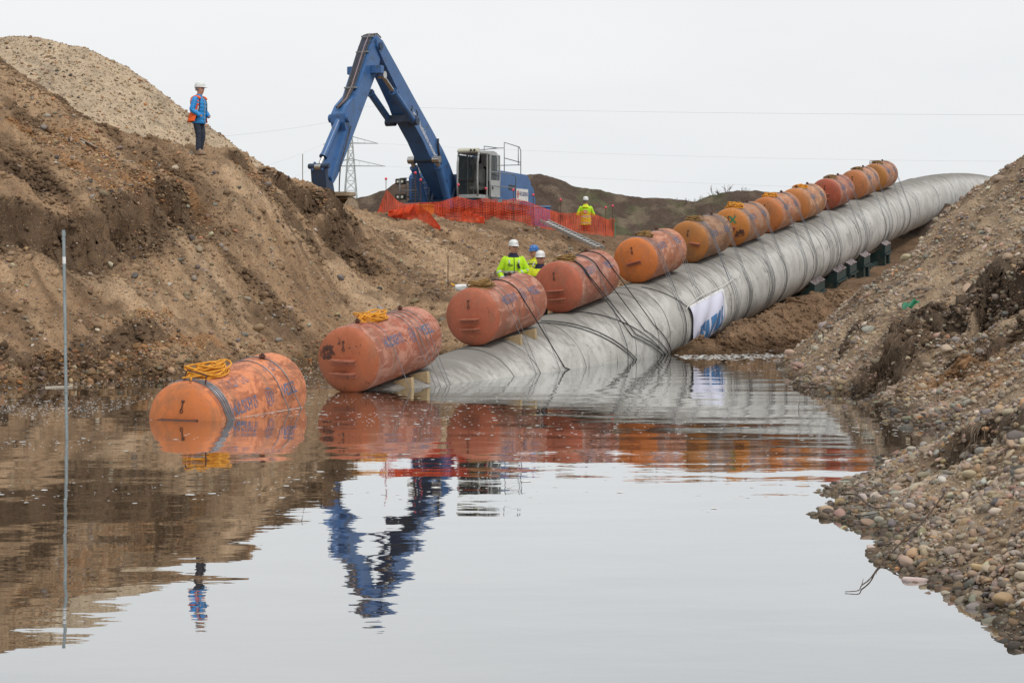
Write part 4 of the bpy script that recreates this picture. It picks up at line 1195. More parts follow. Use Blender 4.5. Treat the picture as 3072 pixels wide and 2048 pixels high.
# timber wedges between tank and pipe
for (ti, x, lab) in ((1, 1.35, 'front timber wedge under the rust-blotted tank'), (1, 2.05, 'rear timber wedge under the rust-blotted tank'),
                     (2, 1.15, 'front timber wedge under the salmon tank by the workers'), (2, 2.0, 'rear timber wedge under the salmon tank by the workers')):
    M0 = TM[ti][1]
    c = M0 @ Vector((x, -0.62, -0.60))
    o = tag(empty('timber_wedge', c), lab, 'wedge', 'timber wedges under the tanks')
    b = MB(c); Mw = M0 @ Matrix.Translation((x, 0, 0)) @ Matrix.Rotation(math.radians(90), 4, 'Z')
    # profile: thin end towards the middle, thick end outwards
    b.prism([(-0.22, -0.63), (-0.60, -0.76), (-0.60, -0.53), (-0.24, -0.60)], -0.06, 0.06, Mw @ Matrix.Identity(4))
    b.build('wood', M_timber, o, bevel=0.006)

# thick black cables from the fourth tank down to the water's edge and across the pipe
def black_cable(label, pts, r=0.0125):
    q = [np.asarray(p, float) for p in pts]
    o = tag(empty('black_cable', q[len(q) // 2]), label, 'cable', 'black cables on the pipeline')
    MB_ = MB(q[len(q) // 2]); MB_.tube(q, r, 6); MB_.build('cable', M_black, o, smooth=True, fix=False)
def cable_from_tank(ti, x, u1, u2, a2, start=200):
    M0 = TM[ti][1]; al = math.asin((PIPE_R - TANK_R) / DROP)
    pts = [np.array(M0 @ Vector((x, -(TANK_R + 0.016) * math.cos(a), (TANK_R + 0.016) * math.sin(a)))) for a in np.linspace(math.radians(start), al + 0.1, 20)]
    for k, a in enumerate(np.linspace(al, a2, 16)): pts.append(pipe_angle(a, u1 + (u2 - u1) * k / 15, PIPE_R + 0.02))
    return pts
UT = [(T['X'] + 2.94) / ROW_D[0] if T['X'] is not None else -6 for T in TANKS]
for k, (x, u1, u2, a2, lab) in enumerate(((0.42, 12.6, 15.3, -0.45, 'foremost black cable looped over the cable-lashed tank'), (0.5, 12.9, 15.5, -0.45, 'second black cable over the cable-lashed tank, close beside the foremost'),
                                          (1.35, 13.6, 15.7, -0.45, 'black cable over the middle of the cable-lashed tank'), (2.2, 14.4, 15.95, -0.45, 'black cable over the rear end of the cable-lashed tank'))):
    black_cable(lab, cable_from_tank(3, x, u1, u2, a2))
black_cable('single black cable over the salmon tank by the workers, down to the water', cable_from_tank(2, 1.35, 7.9, 9.35, -0.10))
for (ua, ub, a0, a1, lab) in ((9.0, 12.9, 1.5, -0.28, 'left of two black cables lying across the pipe to the water'), (9.3, 13.05, 1.5, -0.28, 'right of two black cables lying across the pipe to the water'),
                              (10.9, 15.35, 1.5, -0.42, 'black cable crossing the pipe from under the cable-lashed tank'), (16.0, 18.9, 1.3, -0.3, 'thin black cable hanging down the pipe left of the banner')):
    black_cable(lab, [pipe_angle(a0 + (a1 - a0) * t, ua + (ub - ua) * t ** 1.25, PIPE_R + 0.02) for t in np.linspace(0, 1, 26)], 0.011)

# ------------------------------------------------------------------ banner on the pipe
M_banner, N, L, B = nmat('banner_cloth')
B.inputs['Base Color'].default_value = (0.70, 0.71, 0.86, 1); B.inputs['Roughness'].default_value = 0.75
M_hem = pbr('white_hem', (0.82, 0.82, 0.84), None, 5, 0.8)
M_print = pbr('blue_print', (0.06, 0.20, 0.46), (0.07, 0.23, 0.50), 3, 0.7)
M_cord = pbr('white_cord', (0.75, 0.74, 0.7), None, 5, 0.8)
B_U0, B_U1, B_A0, B_A1 = 17.45, 20.85, 0.36, -0.58
def ban(s, t, off=0.0):
    """banner point: s 0..1 along the pipe, t 0..1 from the top hem down"""
    u = B_U0 + (B_U1 - B_U0) * s
    a = B_A0 + 0.05 * s + (B_A1 - B_A0) * t
    fold = 0.03 * math.sin(s * 9 + 3 * t) * t + 0.022 * math.sin(s * 23 - 5 * t) * (1 - s) * t + 0.018 * math.sin(s * 15 + 9 * t)
    u += 0.18 * (1 - t) * 0 + 0.12 * t * (1 - s)
    return pipe_angle(a, u, PIPE_R + 0.075 + fold + off)
broot = tag(empty('banner', ban(0.5, 1.0)), 'white banner with blue lettering tied to the pipe above the soil berm', 'banner')
b = MB(ban(0.5, 1.0)); n, m_ = 44, 30
vs_ = [ban(i / n, j / m_) for j in range(m_ + 1) for i in range(n + 1)]
b.add(vs_, [(j * (n + 1) + i, j * (n + 1) + i + 1, (j + 1) * (n + 1) + i + 1, (j + 1) * (n + 1) + i) for j in range(m_) for i in range(n)])
o = b.build('cloth', M_banner, broot, smooth=True)
md = o.modifiers.new('thick', 'SOLIDIFY'); md.thickness = 0.004
b = MB(ban(0.5, 1.0))
for s0, s1, t0, t1 in ((0.0, 1.0, -0.03, 0.02), (0.94, 1.01, 0.0, 1.0)):
    k = 30
    for i in range(k):
        if s1 - s0 > 0.5: q = [ban(s0 + (s1 - s0) * i / k, t0, 0.008), ban(s0 + (s1 - s0) * (i + 1) / k, t0, 0.008), ban(s0 + (s1 - s0) * (i + 1) / k, t1, 0.008), ban(s0 + (s1 - s0) * i / k, t1, 0.008)]
        else: q = [ban(s0, t0 + (t1 - t0) * i / k, 0.01), ban(s1, t0 + (t1 - t0) * i / k, 0.01), ban(s1, t0 + (t1 - t0) * (i + 1) / k, 0.01), ban(s0, t0 + (t1 - t0) * (i + 1) / k, 0.01)]
        b.add(q, [(0, 1, 2, 3)])
b.build('hem', M_hem, broot, smooth=True)
LET = [  # letters as the folded cloth shows them, in (s, t)
    [(0.17, 0.52), (0.26, 0.50), (0.42, 0.93), (0.33, 0.93)], [(0.30, 0.50), (0.37, 0.48), (0.40, 0.75), (0.35, 0.70)], [(0.40, 0.50), (0.46, 0.48), (0.48, 0.93), (0.41, 0.93)],
    [(0.52, 0.47), (0.66, 0.42), (0.66, 0.56), (0.57, 0.62), (0.56, 0.95), (0.51, 0.95)],
    [(0.69, 0.46), (0.74, 0.39), (0.79, 0.42), (0.82, 0.56), (0.82, 0.86), (0.77, 0.87), (0.77, 0.62), (0.74, 0.62), (0.73, 0.90), (0.69, 0.92)],
    [(0.84, 0.36), (0.89, 0.34), (0.88, 0.56), (0.91, 0.66), (0.88, 0.74), (0.88, 0.86), (0.84, 0.86), (0.86, 0.70), (0.85, 0.55)]]
for lt in LET:
    bm = bmesh.new(); f = bm.faces.new([bm.verts.new((x, y, 0)) for x, y in lt])
    bmesh.ops.triangulate(bm, faces=[f]); bmesh.ops.subdivide_edges(bm, edges=bm.edges[:], cuts=5, use_grid_fill=True)
    me = bpy.data.meshes.new('letter'); bm.to_mesh(me); bm.free()
    for v in me.vertices: v.co = Vector(ban(v.co.x, v.co.y, 0.012) - ban(0.5, 1.0))
    me.shade_smooth(); link('letter', me, M_print, broot)
b = MB(ban(0.5, 1.0))
cordp = [ban(-0.12, 0.0, 0.03)] + [ban(s, -0.06 - 0.05 * math.sin(math.pi * s), 0.02) for s in np.linspace(0, 1, 12)] + [ban(1.25, -0.08, 0.02), ban(1.4, -0.1, 0.0)]
b.tube(cordp, 0.011, 6)
for s in (0.2, 0.42, 0.62, 0.85): b.tube([ban(s, -0.06, 0.02), ban(s, 0.0, 0.015)], 0.01, 5)
b.build('cord', M_cord, broot, smooth=True, fix=False)

# ------------------------------------------------------------------ roller stands under the pipe
M_greensteel = pbr('dark_green_steel', (0.016, 0.042, 0.042), (0.02, 0.05, 0.05), 4, 0.45, 0.2, 0, (0.12, 0.09, 0.06), 0.3)
M_roller = pbr('worn_roller_steel', (0.22, 0.22, 0.23), (0.10, 0.05, 0.045), 14, 0.4, 0.7)
def row_mat(u):
    m = Matrix((Vector(ROW_D), Vector(ROW_S), Vector(ROW_U))).transposed().to_4x4()
    # the frame (d, s, u) is right-handed once s points to the camera's side reversed
    m = Matrix((Vector(ROW_D), -Vector(ROW_S), Vector(ROW_U))).transposed().to_4x4()
    m.translation = Vector(row(u, 0, 0)); return m
def roller_stand(u, lab, ln=1.25):
    M = row_mat(u); c = M @ Vector((0, -1.2, -3.75))
    root = tag(empty('roller_stand', c), lab, 'roller stand', 'roller stands under the pipe')
    loc = lambda p: np.array(M @ Vector((p[0], p[1] + 0.26, p[2] - 0.14)))
    def bx(b, p, size):
        hx_, hy_, hz_ = [q / 2 for q in size]
        b.add([loc((p[0] + sx * hx_, p[1] + sy * hy_, p[2] + sz * hz_)) for sz in (-1, 1) for sx, sy in ((-1, -1), (1, -1), (1, 1), (-1, 1))],
              [(0, 3, 2, 1), (4, 5, 6, 7), (0, 1, 5, 4), (1, 2, 6, 5), (2, 3, 7, 6), (3, 0, 4, 7)])
    for x in (-ln / 2, ln / 2):                                      # cradle cheeks: side plate sloping up to the pipe
        b = MB(c)
        b.add([loc((x + q, y, z)) for q in (-0.02, 0.02) for y, z in ((-0.1, -3.1), (-0.85, -2.85), (-1.38, -2.42), (-1.42, -2.9), (-1.36, -3.55), (-0.1, -3.55))],
              [(0, 1, 2, 3, 4, 5), (11, 10, 9, 8, 7, 6)] + [(k, k + 6, (k + 1) % 6 + 6, (k + 1) % 6) for k in range(6)])
        b.build('cheek_plate', M_greensteel, root)
    b = MB(c); bx(b, (0, -1.40, -2.66), (ln, 0.06, 0.30)); bx(b, (0, -1.42, -2.86), (ln + 0.08, 0.16, 0.05)); b.build('side_rail', M_greensteel, root, bevel=0.008)
    b = MB(c); bx(b, (0, -1.36, -3.5), (ln + 0.1, 0.3, 0.08)); bx(b, (-ln * 0.36, -1.36, -3.18), (ln * 0.26, 0.1, 0.56)); bx(b, (ln * 0.36, -1.36, -3.18), (ln * 0.26, 0.1, 0.56)); bx(b, (0, -0.5, -3.66), (ln + 0.3, 2.2, 0.22)); bx(b, (-0.6, -1.05, -3.3), (ln + 2.2, 0.16, 0.34))
    b.build('base_frame', M_greensteel, root, bevel=0.008)
    for k in range(8):                                               # rollers slanting up towards the pipe
        x = -ln / 2 + 0.1 + (ln - 0.2) * k / 7
        b = MB(c); b.cyl(loc((x, -1.46, -2.50)), loc((x, -1.16, -2.32)), 0.03, n=10); b.build('roller', M_roller, root, smooth=False, auto=40)
for u, lab in ((33.6, 'roller stand nearest the water, by the small soil heap'), (37.4, 'second roller stand from the water'), (39.6, 'third roller stand, close behind the second'),
               (42.4, 'fourth roller stand from the water'), (47.0, 'farthest roller stand, half behind the gravel bank')):
    roller_stand(u, lab, 1.7 if u < 38 else 1.3)
# ------------------------------------------------------------------ excavator
M_blue = pbr('excavator_blue', (0.050, 0.140, 0.335), (0.042, 0.118, 0.29), 2.0, 0.36, 0, 0, (0.05, 0.07, 0.10), 0.35, 3)
M_bluedark = pbr('dark_machine_blue', (0.022, 0.05, 0.115), (0.03, 0.045, 0.07), 5, 0.5)  # darker blue for the deck, cover, pins and brackets
M_grey = pbr('cab_grey', (0.42, 0.43, 0.42), (0.36, 0.37, 0.36), 4, 0.5)
M_rail = pbr('rail_grey', (0.25, 0.27, 0.28), None, 6, 0.5, 0.3)
M_cream = pbr('cream_lamp_housing', (0.60, 0.58, 0.45), None, 4, 0.6)
M_blacksteel = pbr('black_steel', (0.02, 0.02, 0.022), (0.04, 0.038, 0.035), 6, 0.5)
M_chrome = pbr('piston_chrome', (0.55, 0.53, 0.50), None, 4, 0.18, 0.95)
M_hose = pbr('rubber_hose', (0.015, 0.015, 0.016), (0.05, 0.045, 0.05), 8, 0.5)
M_bucket = pbr('worn_bucket_steel', (0.40, 0.31, 0.21), (0.30, 0.22, 0.15), 5, 0.6, 0.2, 0, (0.2, 0.13, 0.08), 0.5)
M_white = pbr('white_paint', (0.75, 0.75, 0.74), None, 5, 0.5)
M_lettering = pbr('white_lettering', (0.72, 0.74, 0.78), None, 6, 0.6)
M_navy = pbr('navy_print', (0.03, 0.06, 0.2), None, 6, 0.6)
M_redprint = pbr('red_print', (0.5, 0.05, 0.04), None, 6, 0.6)
M_lamp = pbr('lamp_glass', (0.75, 0.74, 0.6), None, 6, 0.2)
M_seat = pbr('seat_fabric', (0.30, 0.31, 0.29), None, 9, 0.9)
M_glass, N, L, B = nmat('cab_glass')
B.inputs['Base Color'].default_value = (0.05, 0.06, 0.06, 1); B.inputs['Roughness'].default_value = 0.03  # dark tint helps the cab read as dim inside
B.inputs['Alpha'].default_value = 0.55; B.inputs['IOR'].default_value = 1.5

EX = Matrix.Translation((-2.6, 72.0, 3.55)) @ Matrix.Rotation(math.radians(-115), 4, 'Z')   # local: +x forward (boom side), +y machine's left, z up
ex = tag(empty('excavator', mat=EX), 'large blue excavator with folded boom behind the orange netting', 'excavator')
DY = 0.0
def part(b, name, mat, parent=None, **k): return b.build(name, mat, parent or ex, **k)
def prof_bar(pts_top, pts_bot): return list(pts_top) + list(reversed(pts_bot))

# undercarriage
for s in (-1, 1):
    b = MB(); pr = [(-2.3, 0.1), (-2.5, 0.45), (-2.3, 0.85), (2.3, 0.85), (2.5, 0.45), (2.3, 0.1), (2.1, 0), (-2.1, 0)]
    b.prism(pr, s * 1.05, s * 1.7); part(b, 'track', M_blacksteel, bevel=0.04)
b = MB(); b.cyl((-0.6, 0, 0.7), (-0.6, 0, 1.15), 0.9, n=32); b.box((-0.4, 0, 0.6), (2.4, 2.2, 0.35)); part(b, 'undercarriage_frame', M_blacksteel)
# deck and house
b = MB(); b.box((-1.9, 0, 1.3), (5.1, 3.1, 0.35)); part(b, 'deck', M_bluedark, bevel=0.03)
b = MB(); b.prism([(-1.35, 1.48), (-1.35, 2.55), (-1.6, 2.72), (-4.2, 2.66), (-4.55, 2.35), (-4.55, 1.3)], 0.55, 1.66); left_house = part(b, 'engine_housing', M_blue, bevel=0.05)
b = MB(); b.prism([(0.35, 1.48), (0.35, 2.45), (0.15, 2.62), (-4.2, 2.62), (-4.55, 2.35), (-4.55, 1.3)], -1.66, -0.72); right_house = part(b, 'tank_housing', M_blue, bevel=0.05)
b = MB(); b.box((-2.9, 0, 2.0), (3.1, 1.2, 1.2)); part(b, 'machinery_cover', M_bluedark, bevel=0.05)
b = MB(); b.prism([(-4.4, 0.95), (-4.4, 2.4), (-4.9, 2.2), (-5.15, 1.6), (-5.0, 0.95)], -1.62, 1.62); part(b, 'counterweight', M_blue, bevel=0.08)
for k in range(7):
    b = MB(); b.bar((-0.0 + 0.352, -1.5, 1.62 + k * 0.115), (0.352, -0.95, 1.62 + k * 0.115), 0.03, 0.05); part(b, 'grille_slat', M_blacksteel, right_house)
for z in (2.12, 1.98):
    b = MB(); b.box((-2.6, 1.665, z), (0.7, 0.01, 0.07)); part(b, 'stripe', M_blacksteel, left_house)
# sign on the housing
b = MB(); b.box((-3.55, 1.672, 1.78), (1.25, 0.014, 0.52)); sign = part(b, 'sign_panel', M_white)
def flat_text(body, size, M, mat, parent, name='lettering', bold=0.004, xs_=1.0):
    me = text_mesh(body, size, bold)
    for v in me.vertices: v.co = M @ Vector((v.co.x * xs_, v.co.y, 0))
    return link(name, me, mat, parent)
# panel faces local +y: text runs towards local -x
MT = lambda x, y, z: Matrix(((-1, 0, 0, x), (0, 0, 1, y), (0, 1, 0, z), (0, 0, 0, 1)))
flat_text('HÜLSKENS', 0.24, MT(-3.3, 1.684, 1.82), M_navy, sign, xs_=0.72)
b = MB(); b.tube([(-3.13 + 0.09 * math.cos(t), 1.685, 1.80 + 0.14 * math.sin(t)) for t in np.linspace(0, 2 * math.pi, 20, endpoint=False)], 0.014, 5, closed=True)
part(b, 'emblem', M_redprint, sign, fix=False)
flat_text('H', 0.16, MT(-3.09, 1.685, 1.80), M_redprint, sign, 'emblem')

# boom: profile along the line from the foot pin to the tip pin
BF, BT = np.array((0.0, 1.6)), np.array((6.3, 7.0))
def along(A, Bp, t, off):
    d = (Bp - A) / np.linalg.norm(Bp - A); n = np.array((-d[1], d[0]))      # n points up and back
    return tuple(A + (Bp - A) * t + n * off)
top = [along(BF, BT, t, o) for t, o in ((-0.03, 0.30), (0.05, 0.48), (0.15, 0.62), (0.25, 0.66), (0.4, 0.60), (0.6, 0.50), (0.8, 0.42), (0.93, 0.36), (1.0, 0.33), (1.035, 0.15), (1.04, 0))]
bot = [along(BF, BT, t, o) for t, o in ((-0.045, -0.1), (0.03, -0.36), (0.12, -0.40), (0.22, -0.42), (0.30, -0.38), (0.42, -0.30), (0.55, -0.34), (0.6, -0.42), (0.66, -0.32), (0.8, -0.26), (0.93, -0.24), (1.02, -0.18))]
b = MB(); b.prism(prof_bar(top, bot), -0.36, 0.36); boom = part(b, 'boom', M_blue, bevel=0.02)
d = (BT - BF) / np.linalg.norm(BT - BF)
# lettering along the boom's left side, reading downwards
MBt = Matrix(((-d[0], d[1] * -1, 0, 0), (0, 0, 1, 0.366), (-d[1], d[0], 0, 0), (0, 0, 0, 1)))
p0 = along(BF, BT, 0.585, 0.02)
MBt = Matrix(((-d[0], -d[1], 0, p0[0]), (0, 0, 1, 0.366), (-d[1], d[0], 0, p0[1]), (0, 0, 0, 1)))
flat_text('www.huelskens-wasserbau.de', 0.30, MBt, M_lettering, boom, bold=0.005, xs_=0.88)
# hoses on the boom's back
for y in (-0.16, -0.05, 0.07):
    b = MB(); pts = [along(BF, BT, t, o) for t, o in ((0.02, 0.62), (0.15, 0.70), (0.25, 0.72), (0.45, 0.63), (0.7, 0.52), (0.92, 0.44), (1.02, 0.4), (1.05, 0.2))]
    b.tube([(p[0], y, p[1]) for p in pts], 0.028, 6); part(b, 'hose', M_hose, boom, smooth=True, fix=False)
for t in (0.32, 0.47, 0.62, 0.77, 0.9):
    q = along(BF, BT, t, 0.60 - 0.28 * (t - 0.3)); b = MB(); b.box((q[0], 0, q[1]), (0.12, 0.5, 0.10)); part(b, 'hose_clamp', M_blacksteel, boom)
b = MB()
for yy in (0.372, 0.40):
    pts = [along(BF, BT, t, o) for t, o in ((0.33, 0.62), (0.30, 0.35), (0.24, 0.05), (0.18, -0.15), (0.13, -0.2))]
    b.tube([(p[0], yy + 0.02, p[1]) for p in pts], 0.03, 6)
part(b, 'side_hose', M_hose, boom, smooth=True, fix=False)
# stick
SA, SB = np.array((6.3, 7.0)), np.array((9.6, 1.85))
ft = [along(SA, SB, t, o) for t, o in ((-0.06, 0.0), (-0.055, 0.22), (-0.02, 0.38), (0.05, 0.42), (0.2, 0.38), (0.42, 0.34), (0.53, 0.62), (0.60, 0.66), (0.64, 0.50), (0.67, 0.22), (0.85, 0.2), (1.0, 0.16), (1.02, 0.0))]
bk = [along(SA, SB, t, o) for t, o in ((-0.04, -0.25), (0.0, -0.36), (0.1, -0.44), (0.22, -0.42), (0.5, -0.34), (0.75, -0.28), (0.95, -0.2), (1.01, -0.12))]
b = MB(); b.prism(prof_bar(ft, bk), -0.29, 0.29); stick = part(b, 'stick', M_blue, bevel=0.02)
for y in (-0.22, -0.15, -0.07, 0.02, 0.1, 0.18):
    b = MB(); w = 0.02 * math.sin(9 * y)
    pts = [(along(SA, SB, t, o), yy) for t, o, yy in ((-0.085, -0.12, y), (-0.075, 0.2, y), (-0.03, 0.44, y), (0.06, 0.47, y * 0.9), (0.2, 0.44, y * 0.85), (0.36, 0.40 + w, y * 0.8), (0.46, 0.46, y * 0.5), (0.56, 0.75, y * 0.3))]
    b.tube([(p[0], q, p[1]) for p, q in pts], 0.024, 6); part(b, 'hose', M_hose if y != 0.02 else pbr('faded_hose', (0.32, 0.22, 0.22), None, 6, 0.6), stick, smooth=True, fix=False)
for t in (-0.02, 0.1, 0.37):
    q = along(SA, SB, t, 0.45 - 0.1 * max(t, 0)); b = MB(); b.box((q[0], 0, q[1]), (0.08, 0.52, 0.06)); part(b, 'hose_clamp', M_rail, stick)
q = along(SA, SB, 0.17, -0.1)
for s in (-1, 1):
    b = MB(); b.box((q[0] - 0.0, s * 0.50, q[1]), (0.28, 0.44, 0.30)); part(b, 'lamp_bracket', M_blue, stick, bevel=0.02)
b = MB(); b.cyl((along(SA, SB, 0.60, 0.42)[0], -0.42, along(SA, SB, 0.60, 0.42)[1]), (along(SA, SB, 0.60, 0.42)[0], 0.42, along(SA, SB, 0.60, 0.42)[1]), 0.16, n=18); part(b, 'pin_boss', M_blue, stick, auto=40)
b = MB(); b.cyl((BT[0], -0.42, BT[1]), (BT[0], 0.42, BT[1]), 0.14, n=18); part(b, 'pin', M_bluedark, auto=40)
# bucket cylinder on the front of the stick, link and bucket
def cyl3(p0, p1, y, r1, r2, f, nm, parent=None):
    p0, p1 = np.array(p0), np.array(p1); m = p0 + (p1 - p0) * f
    v = lambda p: (p[0], y, p[1])
    b = MB(); b.cyl(v(p0), v(m), r1, n=18); b.cyl(v(m - (p1 - p0) * 0.03), v(m), r1 * 1.2, n=18); o = part(b, nm, M_blue, parent, auto=40)
    b = MB(); b.cyl(v(m), v(p1), r2, n=14); b.cyl((p1[0], y - r1, p1[1]), (p1[0], y + r1, p1[1]), r1 * 1.0, n=14); part(b, 'piston_rod', M_chrome, o, auto=40)
cyl3(along(SA, SB, 0.60, 0.44), along(SA, SB, 0.985, 0.66), 0.0, 0.125, 0.075, 0.80, 'bucket_cylinder')
b = MB()
for y in (-0.2, 0.2):
    a1, a2 = along(SA, SB, 0.98, 0.68), along(SA, SB, 0.96, 0.05)
    b.prism([along(SA, SB, 0.955, 0.74), along(SA, SB, 1.01, 0.70), along(SA, SB, 1.0, 0.0), along(SA, SB, 0.945, 0.02)], y - 0.03, y + 0.03)
part(b, 'tilt_link', M_blue)
b = MB(); pL = along(SA, SB, 0.98, 0.68); b.cyl((pL[0], -0.42, pL[1]), (pL[0], 0.42, pL[1]), 0.10, n=14)
b.prism([(pL[0] - 0.10, pL[1]), (pL[0] + 0.10, pL[1]), (pL[0] - 0.02, pL[1] - 0.95), (pL[0] - 0.62, pL[1] - 0.95), (pL[0] - 0.50, pL[1] - 0.55), (pL[0] - 0.22, pL[1] - 0.5)], -0.30, 0.30)
part(b, 'quick_coupler', M_bluedark, bevel=0.02)
cyl3(along(SA, SB, 0.06, -0.62), along(BF, BT, 0.60, -0.48), -0.55, 0.10, 0.065, 0.02, 'spare') if False else None
for y in (-0.5, 0.5):       # arm cylinders under the boom
    cyl3(along(BF, BT, 0.575, -0.46), along(SA, SB, 0.16, -0.50), y, 0.135, 0.075, 0.66, 'arm_cylinder')
    b = MB(); q = along(BF, BT, 0.575, -0.46); b.cyl((q[0], y - 0.2, q[1]), (q[0], y + 0.2, q[1]), 0.15, n=16); part(b, 'pin', M_bluedark, auto=40)
for y in (-0.55, 0.55):     # boom lift cylinders
    cyl3((0.95, 1.15), along(BF, BT, 0.30, -0.30), y, 0.15, 0.09, 0.86, 'lift_cylinder')
b = MB(); q = along(BF, BT, 0.30, -0.30); b.cyl((q[0], -0.64, q[1]), (q[0], 0.64, q[1]), 0.12, n=16); part(b, 'pin', M_bluedark, auto=40)
b = MB(); q = along(BF, BT, 0.585, -0.46); b.box((q[0], 0, q[1] + 0.05), (0.5, 1.1, 0.3)); part(b, 'cylinder_bracket', M_bluedark, bevel=0.03)
for s in (-1, 1):           # boom foot brackets
    b = MB(); b.prism([(-0.55, 1.2), (0.75, 1.2), (0.35, 1.95), (-0.15, 2.0)], s * 0.40, s * 0.52); part(b, 'boom_bracket', M_bluedark, bevel=0.02)
for y in (0.3,):            # a loop of hose at the cylinder foot
    b = MB(); q0 = along(BF, BT, 0.60, -0.2)
    b.tube([(q0[0] + 0.25 * math.sin(t), 0.42 + 0.12 * math.sin(t * 1.7), q0[1] + 0.28 * math.cos(t)) for t in np.linspace(0.2, 5.2, 18)], 0.026, 6); part(b, 'hose_loop', M_hose, smooth=True, fix=False)
b = MB(); q0 = along(SA, SB, 0.72, -0.2)
b.tube([(along(SA, SB, t, o)[0], 0.34, along(SA, SB, t, o)[1]) for t, o in ((0.62, 0.1), (0.75, 0.0), (0.88, -0.05), (0.97, -0.3), (1.06, -0.62), (1.12, -0.5), (1.1, -0.1))], 0.026, 6); part(b, 'hose_loop', M_hose, smooth=True, fix=False)
# bucket
b = MB()
bc = np.array((9.2, 0.42))
outer = [(bc[0] + 0.72 * math.cos(t), bc[1] + 0.05 + 0.78 * math.sin(t)) for t in np.linspace(math.radians(75), math.radians(275), 14)]
inner = [(bc[0] + 0.06 + 0.66 * math.cos(t), bc[1] + 0.05 + 0.72 * math.sin(t)) for t in np.linspace(math.radians(275), math.radians(75), 14)]
b.prism(outer + inner, -0.85, 0.85); bucket = part(b, 'bucket', M_bucket, auto=35)
b = MB()
for y in (-0.85, 0.81):
    b2 = MB(); b2.prism(outer + [(bc[0] + 0.35, bc[1] - 0.6), (bc[0] + 0.5, bc[1] + 0.55)], y, y + 0.04); part(b2, 'side_plate', M_bucket, bucket)
b = MB(); b.box((bc[0] + 0.1, 0, bc[1] + 0.92), (0.75, 1.7, 0.16)); part(b, 'top_beam', M_bucket, bucket, bevel=0.03)

# cab: y 0.70..1.66, x -1.2..0.6, z 1.55..3.45
y0c, y1c, xb, xf, z0, z1 = 0.70, 1.66, -1.2, 0.62, 1.50, 3.42
b = MB(); b.prism([(xb, z0), (xf, z0), (xf, z0 + 0.16), (xb, z0 + 0.16)], y0c, y1c); cab = part(b, 'cab_floor', M_grey, bevel=0.02)
b = MB(); b.prism([(xb, z1 - 0.12), (xf - 0.10, z1 - 0.12), (xf - 0.12, z1 - 0.02), (xb + 0.3, z1 + 0.06), (xb, z1)], y0c, y1c); part(b, 'cab_roof', M_grey, bevel=0.03)
def post(a, c, w=0.07): b = MB(); b.bar(a, c, w, w); part(b, 'cab_post', M_grey, bevel=0.01)
for y in (y0c + 0.03, y1c - 0.03):
    b = MB(); b.tube([(xf - 0.03, y, z0 + 0.1), (xf, y, z0 + 0.7), (xf - 0.02, y, z1 - 0.5), (xf - 0.12, y, z1 - 0.1)], 0.042, 8); part(b, 'cab_post', M_grey, smooth=True)
    post((xb + 0.04, y, z0 + 0.1), (xb + 0.04, y, z1 - 0.1)); post((-0.28, y, z0 + 0.1), (-0.28, y, z1 - 0.1), 0.06)
b = MB(); b.box((xb + 0.03, 1.18, 2.4), (0.06, 0.9, 1.8)); part(b, 'cab_rear_wall', M_blacksteel)  # dimness of the cab interior put into the black wall colour
b = MB(); b.box((-0.3, y0c + 0.03, 2.4), (1.75, 0.03, 1.7)); part(b, 'cab_inner_wall', M_blacksteel)  # black as well, so the interior shade is in the colour
def pane(vs4, name='window_pane', mat=None): b = MB(); b.add(vs4, [(0, 1, 2, 3)]); part(b, name, mat or M_glass, fix=False)
pane([(xf - 0.01, y0c + 0.07, z0 + 0.75), (xf - 0.01, y1c - 0.07, z0 + 0.75), (xf - 0.07, y1c - 0.07, z1 - 0.16), (xf - 0.07, y0c + 0.07, z1 - 0.16)], 'windscreen')
pane([(xf - 0.04, y0c + 0.07, z0 + 0.18), (xf - 0.04, y1c - 0.07, z0 + 0.18), (xf - 0.01, y1c - 0.07, z0 + 0.72), (xf - 0.01, y0c + 0.07, z0 + 0.72)], 'lower_windscreen')
b = MB(); b.bar((xf, y0c, z0 + 0.735), (xf, y1c, z0 + 0.735), 0.03, 0.035); part(b, 'windscreen_bar', M_blacksteel)
pane([(-0.3, y1c - 0.02, z0 + 0.75), (xb + 0.1, y1c - 0.02, z0 + 0.75), (xb + 0.1, y1c - 0.02, z1 - 0.2), (-0.3, y1c - 0.02, z1 - 0.2)])
# the door stands open, swung to the rear along the side
b = MB(); b.box((-0.72, y1c + 0.10, z0 + 0.42), (0.95, 0.05, 0.70)); door = part(b, 'door', M_grey, bevel=0.02)
for a, c in (((-0.27, z0 + 0.7), (-0.30, z1 - 0.12)), ((-1.17, z0 + 0.7), (-1.15, z1 - 0.12)), ((-0.30, z1 - 0.12), (-1.15, z1 - 0.12))):
    b = MB(); b.bar((a[0], y1c + 0.10, a[1]), (c[0], y1c + 0.10, c[1]), 0.06, 0.05); part(b, 'door_frame', M_grey, door)
b = MB(); b.add([(-0.3, y1c + 0.10, z0 + 0.78), (-1.12, y1c + 0.10, z0 + 0.78), (-1.12, y1c + 0.10, z1 - 0.15), (-0.32, y1c + 0.10, z1 - 0.15)], [(0, 1, 2, 3)]); part(b, 'door_pane', M_glass, door, fix=False)
b = MB(); b.cyl((-0.45, y1c + 0.12, z0 + 0.45), (-0.45, y1c + 0.14, z0 + 0.45), 0.06); part(b, 'door_handle', M_blacksteel, door)
b = MB(); b.box((-0.25, 1.18, z0 + 0.45), (0.5, 0.5, 0.14)); b.box((-0.5, 1.18, z0 + 0.85), (0.14, 0.48, 0.8)); b.box((-0.55, 1.18, z0 + 1.35), (0.1, 0.28, 0.22)); part(b, 'seat', M_seat, bevel=0.04)
